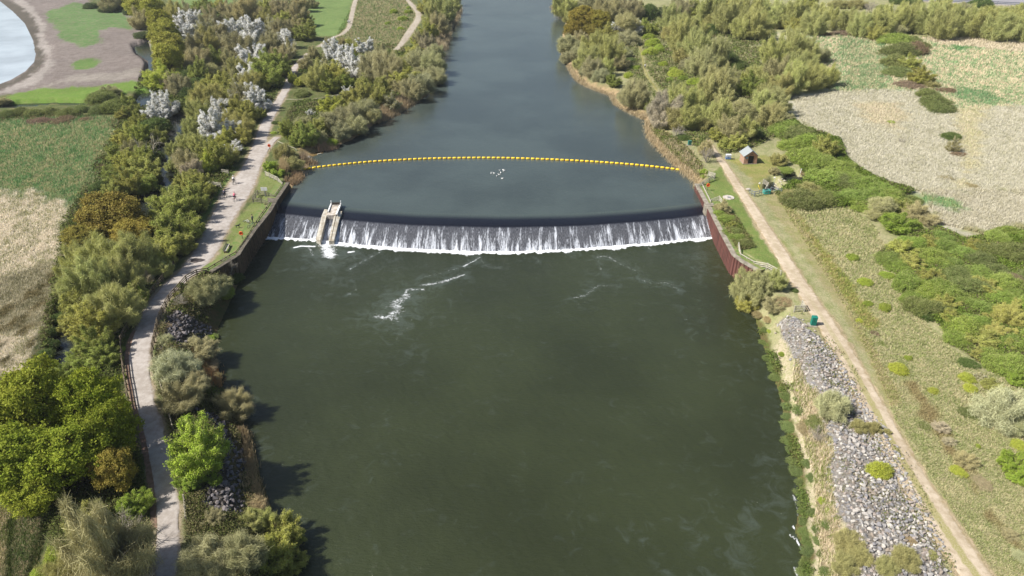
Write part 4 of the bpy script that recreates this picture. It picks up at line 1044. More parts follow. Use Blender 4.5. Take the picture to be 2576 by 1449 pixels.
# ------------------------------------------------------------------ far road with crash barrier
def road():
    lo = [G(2230, -3), G(2323, 5), (G(2450, 11)), G(2576, 17), G(2800, 27)]
    c = resample([(p[0], p[1]) for p in lo], 8)
    V = []; F = []
    for i, p in enumerate(c): V += [(p.x, p.y + 1.5, .25), (p.x, p.y + 26, .25)]
    for i in range(len(c) - 1): F.append((2*i, 2*i + 2, 2*i + 3, 2*i + 1))
    me = bpy.data.meshes.new('highway'); me.from_pydata(V, [], F); me.materials.append(simple('asphalt_material', C4(168, 166, 170), C4(156, 154, 158), .5, .9)); me.update()
    tag(obj('highway', me), 'grey highway surface crossing the top right corner', kind='structure')
    r = empty('crash_barrier', (c[0].x, c[0].y, 0)); tag(r, 'long roadside barrier with pale base and thin posts at the top right', 'barrier'); o0 = Vector((c[0].x, c[0].y, 0))
    o = MB()
    for i in range(len(c) - 1): o.beam(Vector((c[i].x, c[i].y, .25)) - o0, Vector((c[i + 1].x, c[i + 1].y, .25)) - o0, .3, .6)
    o.build('kerb_wall', M_FPW, r)
    for z in (1.0, 1.7):
        o = MB()
        for i in range(len(c) - 1): o.beam(Vector((c[i].x, c[i].y, z)) - o0, Vector((c[i + 1].x, c[i + 1].y, z)) - o0, .12, .3)
        o.build('rail', simple('barrier_rail_material', C4(112, 116, 128), C4(96, 100, 112), 1, .5), r)
    f = None
    for i in range(0, len(c)):
        q = Vector((c[i].x, c[i].y, .3)) - o0
        if f is None:
            o = MB(); o.box((0, 0, .9), (.18, .18, 1.9)); f = o.build('post', M_METAL, r, q)
        else:
            g = f.copy(); COL.objects.link(g); g.parent = r; g.location = q
road()
# ------------------------------------------------------------------ people
SKIN = simple('skin_material', (.45, .28, .20, 1), (.42, .25, .18, 1), 4, .6)
def cloth(r, g, b_): return simple('cloth_material', C4(r, g, b_, .85), C4(int(r*.85), int(g*.85), int(b_*.85), .85), 6, .9)
def skinned(name, joints, edges, rad, mat, parent, root=0, sub=1):
    me = bpy.data.meshes.new(name); me.from_pydata(joints, edges, []); me.materials.append(mat)
    o = obj(name, me, parent)
    md = o.modifiers.new('Skin', 'SKIN'); md.use_smooth_shade = True
    for i, v in enumerate(me.skin_vertices[0].data):
        v.radius = (rad[i], rad[i]*(1.0)); v.use_root = (i == root)
    s = o.modifiers.new('Sub', 'SUBSURF'); s.levels = sub; s.render_levels = sub
    return o
def person(p, rz, label, pose, top, legs, hair, z=0.0, group=None, scale=1.0):
    r = empty('person', (p[0], p[1], z), rz); r.scale = (scale,)*3; tag(r, label, 'person', group)
    # forward is +y
    if pose == 'ride':
        hip = (0, -.22, .98); chest = (0, .02, 1.34); neck = (0, .10, 1.50); head = (0, .17, 1.66)
        kn = [(-.13, .16, .80), (.13, .10, 1.0)]; an = [(-.12, .02, .36), (.12, -.02, .62)]; to = [(-.12, .16, .31), (.12, .12, .56)]
        el = [(-.24, .22, 1.16), (.24, .22, 1.16)]; wr = [(-.22, .42, 1.04), (.22, .42, 1.04)]
    elif pose == 'walk':
        hip = (0, 0, .93); chest = (0, .02, 1.30); neck = (0, .02, 1.47); head = (0, .05, 1.64)
        kn = [(-.1, .20, .50), (.1, -.04, .50)]; an = [(-.1, .24, .09), (.1, -.32, .13)]; to = [(-.1, .40, .04), (.1, -.18, .04)]
        el = [(-.26, -.12, 1.14), (.26, .10, 1.14)]; wr = [(-.24, -.04, .90), (.24, .30, .98)]
    else:
        hip = (0, 0, .93); chest = (0, .03, 1.30); neck = (0, .05, 1.47); head = (0, .10, 1.63)
        kn = [(-.1, .02, .50), (.11, .04, .50)]; an = [(-.11, 0, .09), (.12, 0, .09)]; to = [(-.12, .16, .04), (.14, .16, .04)]
        el = [(-.27, .08, 1.20), (.27, .08, 1.20)]; wr = [(-.20, .32, 1.12), (.20, .32, 1.12)]
    sh = [(-.19, chest[1] + .03, chest[2] + .08), (.19, chest[1] + .03, chest[2] + .08)]
    hp = [(-.10, hip[1], hip[2] - .05), (.10, hip[1], hip[2] - .05)]
    ha = [tuple(w[i] + (w[i] - e[i])*.30 for i in range(3)) for w, e in zip(wr, el)]
    J = [hip, chest, neck, head, sh[0], sh[1], el[0], el[1], wr[0], wr[1], ha[0], ha[1], hp[0], hp[1], kn[0], kn[1], an[0], an[1], to[0], to[1], (head[0], head[1] + .01, head[2] + .09)]
    E = [(0, 1), (1, 2), (2, 3), (3, 20), (1, 4), (1, 5), (4, 6), (5, 7), (6, 8), (7, 9), (8, 10), (9, 11), (0, 12), (0, 13), (12, 14), (13, 15), (14, 16), (15, 17), (16, 18), (17, 19)]
    R = [.12, .14, .055, .095, .065, .065, .045, .045, .03, .03, .028, .028, .085, .085, .055, .055, .038, .038, .03, .03, .085]
    skinned('body', J, E, R, SKIN, r)
    skinned('jacket', [hip, chest, sh[0], sh[1], el[0], el[1], wr[0], wr[1], tuple((Vector(chest)*.4 + Vector(neck)*.6))], [(0, 1), (1, 2), (1, 3), (2, 4), (3, 5), (4, 6), (5, 7), (1, 8)], [.155, .18, .09, .09, .065, .065, .05, .05, .085], top, r)
    skinned('trousers', [tuple(Vector(hip) - Vector((0, 0, .02))), hp[0], hp[1], kn[0], kn[1], an[0], an[1]], [(0, 1), (0, 2), (1, 3), (2, 4), (3, 5), (4, 6)], [.145, .11, .11, .078, .078, .058, .058], legs, r)
    o = MB(); o.ell((head[0], head[1] - .02, head[2] + .07), (.105, .12, .10), 10, 7); o.build('hair', hair, r, smooth=True)
    o = MB(); o.ell((head[0], head[1] + .10, head[2] + .01), (.016, .025, .022), 6, 4); o.build('nose', SKIN, r, smooth=True)
    for s in (-1, 1):
        o = MB(); o.ell((to[0 if s < 0 else 1][0], to[0 if s < 0 else 1][1] - .04, to[0 if s < 0 else 1][2]), (.05, .14, .045), 8, 5); o.build('shoe', M_DARK, r, smooth=True)
    return r
def bicycle(p, rz, label, frame, z=0.0, lie=False, lean=0.0):
    r = empty('bicycle', (p[0], p[1], z), rz); tag(r, label, 'bicycle')
    if lie: r.rotation_euler = (0, math.radians(84), rz); r.location.z = z + .12
    elif lean: r.rotation_euler = (0, lean, rz)
    MY = Matrix.Rotation(PI/2, 3, 'Y')
    for y in (-.52, .52):
        w = empty('wheel', (0, y, .34), parent=r)
        o = MB(); o.torus((0, 0, 0), .32, .028, M=MY, n=24, m=6); o.build('tyre', M_BLACK, w, smooth=True)
        o = MB(); o.torus((0, 0, 0), .285, .012, M=MY, n=24, m=4)
        for k in range(8):
            a = k*PI/4; o.beam((0, 0, 0), (0, .28*math.cos(a), .28*math.sin(a)), .006, .006)
        o.build('rim', M_METAL, w)
    o = MB(); bb = (0, -.06, .30); st = (0, -.22, .82); hd = (0, .36, .82); rx = (0, -.52, .34); fx = (0, .52, .34)
    for a, b in ((bb, st), (st, hd), (hd, bb), (bb, rx), (rx, (0, -.2, .74)), ((0, .34, .92), fx)): o.tube([a, b], .022, 6)
    o.build('frame', frame, r, smooth=True)
    o = MB(); o.ell((0, -.24, .90), (.07, .14, .035), 8, 5); o.build('saddle', M_BLACK, r, smooth=True)
    o = MB(); o.tube([(-.26, .40, 1.0), (-.15, .38, .98), (0, .34, .96), (.15, .38, .98), (.26, .40, 1.0)], .016, 6); o.build('handlebar', M_BLACK, r)
    o = MB(); o.tube([(-.14, 0, .20), (-.02, -.04, .26), (.02, -.08, .34), (.14, -.12, .42)], .018, 5); o.build('pedals', M_DARK, r)
    return r
BR = simple('brown_hair_material', (.06, .04, .03, 1), (.04, .03, .02, 1), 8, .8)
pw = GQ('Y', 420, 248); person(pw, -.12, 'cyclist in a white top riding up the gravel path', 'ride', cloth(238, 238, 240), cloth(40, 40, 46), M_WHITE, .1)
bicycle(pw, -.12, 'dark bicycle ridden by the white topped cyclist', M_DARK, .1)
pk = GQ('Y', 434, 485); person(pk, -.12, 'cyclist in a pink top riding on the gravel path', 'ride', cloth(238, 120, 150), cloth(44, 40, 50), cloth(220, 90, 130), .1)
bicycle(pk, -.12, 'pinkish bicycle ridden by the cyclist in pink', cloth(200, 90, 110), .1)
pd_ = GQ('Y', 290, 438); person(pd_, -.2, 'pedestrian in dark clothes at the shaded edge of the path', 'ride', cloth(86, 92, 112), cloth(48, 46, 56), BR, .06)
bicycle(pd_, -.2, 'dark bicycle ridden in the shade at the path edge', M_BLACK, .06)
person(GQ('Y', 682, 800), -1.3, 'person in grey leaning at the left bank fence above the weir', 'stand', cloth(96, 98, 104), cloth(50, 52, 60), BR)
bicycle(GQ('Y', 575, 800), 1.1, 'pale bicycle lying on its side on the lawn', M_WHITE, .03, True)
bicycle(GQ('Y', 655, 860), -.62, 'grey bicycle leaning against the left bank fence', M_METAL, .02, lean=.22)
# black dog sitting on the lawn
def dog(p, rz, label, col, s=1.0, z=0.0):
    r = empty('dog', (p[0], p[1], z), rz); r.scale = (s,)*3; tag(r, label, 'dog')
    J = [(0, -.22, .46), (0, 0, .47), (0, .22, .50), (0, .34, .62), (0, .44, .68), (0, .58, .65), (-.09, .20, .28), (-.09, .24, .03), (.09, .20, .28), (.09, .16, .03), (-.09, -.24, .34), (-.09, -.34, .20), (-.09, -.28, .03), (.09, -.24, .34), (.09, -.30, .20), (.09, -.22, .03), (0, -.36, .52), (0, -.52, .66)]
    E = [(0, 1), (1, 2), (2, 3), (3, 4), (4, 5), (2, 6), (6, 7), (2, 8), (8, 9), (0, 10), (10, 11), (11, 12), (0, 13), (13, 14), (14, 15), (0, 16), (16, 17)]
    R = [.09, .10, .13, .075, .08, .04, .045, .03, .045, .03, .06, .032, .028, .06, .032, .028, .03, .02]
    skinned('body', J, E, R, col, r, root=1)
    for sx in (-1, 1):
        o = MB(); o.ell((sx*.06, .42, .74), (.02, .03, .05), 6, 4); o.build('ear', col, r, smooth=True)
dog(GQ('Y', 472, 868), -1.2, 'black dog standing on the lawn left of the river fence', M_BLACK, 1.05)
p1 = GQ('B', 698, 182); p2 = GQ('B', 710, 182)
person(p1, PI, 'walker in white on the left of a pair on the far path', 'walk', cloth(236, 236, 238), cloth(150, 150, 160), BR, .1)
person(p2, PI, 'walker in white on the right of a pair on the far path', 'walk', cloth(240, 240, 242), cloth(60, 62, 72), BR, .1)
pp = GQ('C', 1003, 520); person(pp, .1, 'person in a white top walking the narrow path on the right bank', 'walk', cloth(244, 244, 246), cloth(70, 72, 90), BR, .06)
dog((pp[0] - 2.6, pp[1] + .6), .4, 'small pale dog beside the walker on the narrow right bank path', cloth(214, 204, 184), .9, .05)
# ------------------------------------------------------------------ birds on the water
def bird(p, rz, first=[None]):
    if first[0] is None:
        r = empty('water_bird', (p[0], p[1], ZU + .02), rz)
        o = MB(); o.ell((0, 0, .10), (.15, .30, .13), 10, 7); o.add([(0, -.22, .12), (-.06, -.44, .14), (.06, -.44, .14), (0, -.24, .18)], [(0, 1, 2), (3, 2, 1), (0, 3, 1), (0, 2, 3)])
        o.tube([(0, .20, .12), (0, .27, .26), (0, .29, .34)], [.07, .045, .045], 7); o.ell((0, .31, .37), (.06, .08, .06), 8, 6)
        o.build('body', M_WHITE, r, smooth=True)
        o = MB(); o.tube([(0, .37, .37), (0, .45, .35)], [.018, .006], 5); o.build('beak', M_ORANGE, r)
        first[0] = r
    else:
        r = first[0].copy(); COL.objects.link(r); r.location = (p[0], p[1], ZU + .02); r.rotation_euler = (0, 0, rz)
        for ch in first[0].children:
            c = ch.copy(); COL.objects.link(c); c.parent = r
    return r
for k, (x, y) in enumerate([(700, 690), (895, 685), (1310, 490), (1545, 450), (1605, 525), (1380, 660), (1255, 775), (1100, 880), (1478, 1060)]):
    P_ = G((1880 + x/18.117)/1.5528, (640 + y/18.117)/1.5528, ZU)
    b_ = bird(P_, k*1.3); b_.scale = (.8,)*3
    tag(b_, 'white bird floating on the calm water just above the weir', 'bird', 'white birds resting on the river above the weir')
# ------------------------------------------------------------------ foliage materials (tint comes from each plant's own object colour)
def veg_mat(name, kind):
    m, nt, b, out = newmat(name)
    oi = nt.nodes.new('ShaderNodeObjectInfo'); v = attr(nt, 'var'); oc = oi.outputs['Color']
    if kind == 'leaf':
        br = remap(nt, v, 0, 1, 1.35, 2.75, False)
        c = mix_(nt, 1.0, oc, math_vec_gray(nt, br), 'MULTIPLY')
        hue = nt.nodes.new('ShaderNodeHueSaturation'); nt.links.new(c, hue.inputs['Color'])
        nt.links.new(remap(nt, attr(nt, 'var2'), 0, 1, .484, .510, False), hue.inputs['Hue'])
        hue.inputs['Saturation'].default_value = .97
        c = hue.outputs[0]
        rough, spec, tr = .75, .12, .30
    elif kind == 'twig':
        base = mix_(nt, .34, oc, C4(172, 166, 124, .80))
        c = mix_(nt, 1.0, base, math_vec_gray(nt, remap(nt, v, 0, 1, 1.25, 2.7, False)), 'MULTIPLY')
        rough, spec, tr = .85, .1, .15
    elif kind == 'blossom':
        c = mix_(nt, v, (.84, .84, .83, 1), (.93, .93, .92, 1)); rough, spec, tr = .8, .1, .45
    elif kind == 'cream':
        c = mix_(nt, v, C4(206, 200, 160), C4(176, 172, 124)); rough, spec, tr = .8, .1, .25
    elif kind == 'bark':
        P = geopos(nt); c = mix_(nt, noise(nt, P, 3, 4), C4(132, 120, 100), C4(92, 82, 66)); rough, spec, tr = .9, .1, 0
    elif kind == 'palebark':
        P = geopos(nt); c = mix_(nt, noise(nt, P, 2, 4), C4(206, 198, 182), C4(160, 150, 132)); rough, spec, tr = .9, .1, 0
    nt.links.new(c, b.inputs['Base Color']); b.inputs['Roughness'].default_value = rough; b.inputs['Specular IOR Level'].default_value = spec
    if tr:
        t = nt.nodes.new('ShaderNodeBsdfTranslucent'); nt.links.new(c, t.inputs[0])
        ms = nt.nodes.new('ShaderNodeMixShader'); ms.inputs[0].default_value = tr
        nt.links.new(b.outputs[0], ms.inputs[1]); nt.links.new(t.outputs[0], ms.inputs[2]); nt.links.new(ms.outputs[0], out.inputs[0])
    return m
VM = {k: veg_mat(k + '_material', k) for k in ('leaf', 'twig', 'blossom', 'cream', 'bark', 'palebark')}
def unit(a): return a/np.maximum(np.linalg.norm(a, axis=1, keepdims=True), 1e-6)
def tube_np(A, B, ra, rb, n=4):
    """many tapered tubes A->B"""
    A = np.asarray(A, float); B = np.asarray(B, float); d = unit(B - A)
    ref = np.where(np.abs(d[:, 2:3]) < .9, np.array([[0, 0, 1.]]), np.array([[1., 0, 0]]))
    u = unit(np.cross(d, ref)); w = np.cross(d, u)
    V = []
    for P, r in ((A, ra), (B, rb)):
        for k in range(n):
            t = 2*PI*k/n; V.append(P + (u*math.cos(t) + w*math.sin(t))*np.reshape(r, (-1, 1)))
    V = np.stack(V, 1); m = len(A)
    base = (np.arange(m)*2*n)[:, None]
    F = [np.concatenate([base + k, base + (k + 1) % n, base + n + (k + 1) % n, base + n + k], 1) for k in range(n)]
    return V.reshape(-1, 3), np.concatenate(F)
def crown(name, seed, lobes=11, flat=.8, dome=False, lv=(.72, 1.14), clumps=700, per=22, ls=.035, csz=.085, twigs=0, tl=.3, tw=.007, up=.4, whites=0.0, wmat='blossom', gap=.25, limbs=True, inner=.25, zc=1.05, spread=.62, lobe_r=(.32, .46), trunk_r=.045, pale=False, limbtwig=1.0, leafshare=1.0, straggle=0.0, plume=0, pr=.2, cone=66):
    R = np.random.default_rng(seed)
    # lobes
    k = lobes
    ang = np.arange(k)*2.399 + R.uniform(0, 6)
    zz = np.linspace(-.55 if not dome else -.1, .95, k) + R.uniform(-.08, .08, k)
    zz = np.clip(zz, -.7, 1); rr = np.sqrt(np.clip(1 - zz**2, .02, 1))
    sp = spread*R.uniform(.8, 1.15, k)
    LC = np.stack([rr*np.cos(ang)*sp, rr*np.sin(ang)*sp, zz*sp*flat], 1); LR = R.uniform(*lobe_r, k); sp = sp*R.uniform(.85, 1.2, k)
    LC = np.vstack([LC, [[0, 0, 0.0]]]); LR = np.append(LR, .55)
    if dome: LC[:, 2] = np.abs(LC[:, 2])*.9; zc = .12
    LS = np.array([1, 1, flat*.95])
    M = clumps*3
    li = R.choice(k + 1, M, p=LR**2/np.sum(LR**2))
    d = R.normal(size=(M, 3)); d[:, 2] += .25; d = unit(d)
    P = LC[li] + d*LR[li][:, None]*LS*R.uniform(.82, 1.08 + straggle, M)[:, None]
    keep = np.ones(M, bool)
    for j in range(k + 1):
        q = np.linalg.norm((P - LC[j])/LS, axis=1)
        keep &= ~((q < LR[j]*.80) & (li != j))
    g = np.sin(P[:, 0]*9 + seed) * np.sin(P[:, 1]*8 + seed*2) * np.sin(P[:, 2]*10 + 1) + .6*np.sin(P[:, 0]*19 + P[:, 2]*17 + seed)
    keep &= (g > -1.2 + gap*2.2*R.uniform(0, 1, M))
    if dome: keep &= P[:, 2] > -.10
    P = P[keep][:clumps]; d = d[keep][:clumps]
    if plume:
        th = np.radians(cone)*np.sqrt(R.uniform(0.0, 1, plume)); ph = np.arange(plume)*2.399 + R.uniform(-.5, .5, plume)
        ln = ((.95 + .12*np.cos(th)) if dome else (1.05 + .85*np.cos(th)**2))*R.uniform(*lv, plume)
        D = np.stack([np.sin(th)*np.cos(ph), np.sin(th)*np.sin(ph), np.cos(th)], 1)
        if dome: D[:, 2] *= .95
        rad = pr*R.uniform(.65, 1.35, plume)
        si = R.choice(plume, clumps, p=rad*ln/np.sum(rad*ln)); t = R.uniform(.28, 1.0, clumps)**.8
        q = unit(R.normal(size=(clumps, 3)))*(R.uniform(0, 1, clumps)**.5)[:, None]
        rr_ = rad[si]*np.sin(np.clip(t*1.02, 0, 1)*PI*.86 + .25)
        P = D[si]*(ln[si]*t)[:, None] + q*rr_[:, None] + np.array([0, 0, 1.])*(.10*t**2)[:, None]
        P[:, 2] += (.04 if dome else .12) - zc
        if not dome: P[:, 2] = P[:, 2] + 0
        d = unit(D[si] + q*.7)
        LC = D*(ln*.9)[:, None] + np.array([0, 0, .12 - zc]); LR = rad; k = plume
    # interior clumps
    ni = int(clumps*inner*(0 if plume else 1)); di = unit(R.normal(size=(ni, 3))); Pi = di*R.uniform(.2, .62, ni)[:, None]*np.array([1, 1, flat])
    if dome: Pi[:, 2] = np.abs(Pi[:, 2])
    P = np.vstack([P, Pi]); d = np.vstack([d, di]); m = len(P)
    out = unit(P*np.array([1, 1, 1.0/flat]) + np.array([0, 0, .15])) if not plume else d
    out = unit(out + d*.6)
    cv = R.uniform(0, 1, m); cv2 = R.uniform(0, 1, m)
    Vs = []; Fs = []; mi = []; va = []; va2 = []; nv = 0
    # leaves
    nl = int(per*leafshare)
    if nl > 0:
        tot = m*nl; ci = np.repeat(np.arange(m), nl)
        off = R.normal(size=(tot, 3))*csz*np.array([1, 1, .7]); off += out[ci]*R.uniform(-.6, .9, tot)[:, None]*csz
        c = P[ci] + off
        nrm = unit(out[ci]*.8 + R.normal(size=(tot, 3))*.75 + np.array([0, 0, .25]))
        a = unit(np.cross(nrm, R.normal(size=(tot, 3)))); b = np.cross(nrm, a)
        s = ls*R.uniform(.55, 1.35, tot)[:, None]; asp = R.uniform(.5, .85, tot)[:, None]
        V = np.stack([c + a*s, c + b*s*asp, c - a*s, c - b*s*asp], 1).reshape(-1, 3)
        F = np.arange(tot*4).reshape(-1, 4)
        w = R.uniform(0, 1, m) < whites
        slot = np.where(w[ci], 2, 0)
        Vs.append(V); Fs.append(F + nv); nv += len(V); mi.append(slot)
        va.append(np.repeat(np.clip(cv[ci]*.65 + R.uniform(0, .35, tot), 0, 1), 4)); va2.append(np.repeat(np.clip(cv2[ci]*.7 + R.uniform(0, .3, tot), 0, 1), 4))
    # twigs: thin tapering slivers fanning outwards
    if twigs:
        tot = m*twigs; ci = np.repeat(np.arange(m), twigs)
        dr = unit(out[ci]*.8 + np.array([0, 0, up]) + R.normal(size=(tot, 3))*.62)
        L = tl*R.uniform(.5, 1.25, tot)[:, None]
        c = P[ci] + R.normal(size=(tot, 3))*csz*1.1
        base = c - dr*L*.62; tip = c + dr*L*.38
        sd = unit(np.cross(dr, R.normal(size=(tot, 3))))*tw
        V = np.stack([base - sd, base + sd, tip + sd*.35, tip - sd*.35], 1).reshape(-1, 3)
        Vs.append(V); Fs.append(np.arange(tot*4).reshape(-1, 4) + nv); nv += len(V); mi.append(np.full(tot, 1))
        va.append(np.repeat(np.clip(cv[ci]*.5 + R.uniform(0, .5, tot), 0, 1), 4)); va2.append(np.full(tot*4, .5))
    V = np.vstack(Vs); V[:, 2] += zc
    V[:, 2] = np.maximum(V[:, 2], -.02)
    me = mesh_np(name, V, np.vstack(Fs), (VM['leaf'], VM['twig'], VM[wmat]), np.concatenate(mi))
    add_attr(me, 'var', np.concatenate(va)); add_attr(me, 'var2', np.concatenate(va2))
    tr = None
    if limbs:
        A = []; B = []; ra = []; rb = []
        fork = np.array([0, 0, zc*.45 if not dome else .05])
        if not dome: A.append([0, 0, -.05]); B.append(fork); ra.append(trunk_r*1.3); rb.append(trunk_r)
        for j in range(k):
            tgt = LC[j] + np.array([0, 0, zc]); mid = fork*.45 + tgt*.55 + R.normal(size=3)*.05; mid[2] = max(mid[2], .05)
            s0 = (fork*.4 if plume else fork) if not dome else np.array([R.normal()*.08, R.normal()*.08, 0])
            A += [s0, mid]; B += [mid, tgt]; ra += [trunk_r*.6, trunk_r*.4]; rb += [trunk_r*.4, trunk_r*.2]
            for q in range(int((2 if plume else 5)*limbtwig)):
                e = tgt + unit(R.normal(size=(1, 3)) + (tgt - fork)*1.5 + np.array([0, 0, up]))[0]*LR[j]*R.uniform(.7, 1.1)
                st = mid*(1 - q/6) + tgt*(q/6)
                md = (st + e)/2 + R.normal(size=3)*.03
                A += [st, md]; B += [md, e]; ra += [trunk_r*.22, trunk_r*.15]; rb += [trunk_r*.15, trunk_r*.06]
        V, F = tube_np(A, B, np.array(ra), np.array(rb))
        tr = mesh_np(name + '_trunk', V, F, (VM['palebark' if pale else 'bark'],), smooth=True)
    return me, tr
def bare_tree(name, seed, pale=True, levels=4, spreadf=.55, stems=4, r0=.05, fine=True):
    R = np.random.default_rng(seed); A = []; B = []; ra = []; rb = []
    def grow(p, d, L, r, lv):
        n = 3
        for i in range(n):
            d = unit((d + R.normal(size=3)*.13)[None])[0]; q = p + d*L/n; r2 = r*.82
            A.append(p); B.append(q); ra.append(r); rb.append(r2); p = q; r = r2
            if lv > 0:
                for _ in range(2 if i < n - 1 else 3):
                    dd = unit((d + R.normal(size=3)*spreadf + np.array([0, 0, .12]))[None])[0]
                    grow(p, dd, L*R.uniform(.45, .68), r*.6, lv - 1) if (lv > 1 or R.uniform() < .8) else None
    for s in range(stems):
        a = 2*PI*s/stems + R.uniform(-.4, .4); d = unit(np.array([[math.cos(a)*.6, math.sin(a)*.6, 1.0]]))[0]
        grow(np.array([0, 0, -.03]), d, .95, r0, levels - 1)
    A = np.array(A); B = np.array(B); ra = np.array(ra); rb = np.array(rb)
    V, F = tube_np(A, B, np.maximum(ra, .004), np.maximum(rb, .003), 4)
    return mesh_np(name, V, F, (VM['palebark' if pale else 'twig'],), smooth=True)
PROTO = {}
def protos(kind, n, **kw):
    PROTO[kind] = [crown(kind + '_crown', 11*i + len(PROTO)*37 + 5, **kw) for i in range(n)]
#          kind      variants
protos('oak', 3, clumps=900, per=30, ls=.028, csz=.055, lobes=15, flat=.8, gap=.75, inner=.1, spread=.68, lobe_r=(.26, .38), straggle=.06)
protos('leafy', 5, plume=44, pr=.31, lv=(.80, 1.06), cone=76, clumps=1450, per=20, ls=.027, csz=.05, lobes=16, flat=.95, gap=.85, inner=.2, twigs=4, tl=.26, straggle=.22, lobe_r=(.24, .5))
protos('shrub', 4, clumps=800, per=24, ls=.030, csz=.065, lobes=12, flat=.85, dome=True, gap=.6, inner=.15, twigs=4, tl=.26, straggle=.25, lobe_r=(.22, .5))
protos('bramble', 5, clumps=900, per=22, ls=.027, csz=.07, lobes=16, flat=.62, dome=True, gap=.75, inner=.1, twigs=4, tl=.28, tw=.006, up=.2, spread=.78, straggle=.35, lobe_r=(.2, .5))
protos('willow', 5, plume=46, pr=.21, lv=(.78, 1.1), cone=72, clumps=1450, per=11, ls=.020, csz=.055, lobes=15, flat=.98, gap=.7, inner=.2, twigs=13, tl=.40, tw=.0050, up=.55, straggle=.25, limbtwig=1.4, lobe_r=(.24, .5))
protos('twig', 5, plume=46, pr=.19, lv=(.78, 1.1), cone=74, clumps=1300, per=5, ls=.018, csz=.06, lobes=14, flat=.95, gap=.6, inner=.2, twigs=18, tl=.40, tw=.0048, up=.5, straggle=.28, limbtwig=1.6, pale=True, lobe_r=(.24, .5))
protos('greywillow', 5, plume=50, pr=.21, lv=(.8, 1.1), cone=88, clumps=1450, per=10, ls=.018, csz=.07, lobes=13, flat=.95, dome=True, gap=.65, inner=.2, twigs=15, tl=.34, tw=.0048, up=.35, straggle=.25, limbtwig=1.4, lobe_r=(.24, .5))
protos('blossom', 4, plume=34, pr=.27, lv=(.82, 1.06), cone=78, clumps=1000, per=36, ls=.027, csz=.05, lobes=13, flat=.9, gap=.95, inner=.1, twigs=6, tl=.28, tw=.004, up=.3, whites=.96, straggle=.35, lobe_r=(.18, .46))
protos('sparse', 3, plume=36, pr=.18, cone=72, clumps=900, per=11, ls=.020, csz=.05, lobes=12, flat=.85, gap=.6, inner=.15, twigs=13, tl=.34, tw=.005, up=.4, whites=.5, straggle=.3, lobe_r=(.2, .48))
protos('cream', 3, clumps=800, per=16, ls=.019, csz=.06, lobes=9, flat=.85, gap=.4, inner=.15, twigs=8, tl=.30, tw=.005, up=.4, whites=.85, wmat='cream', straggle=.1)
BARE = [bare_tree('bare_tree_branches', 3, True), bare_tree('bare_tree_branches', 8, True)]
DEAD = [bare_tree('dead_tree_branches', 5, True, levels=3, spreadf=.7, stems=2, r0=.06)]
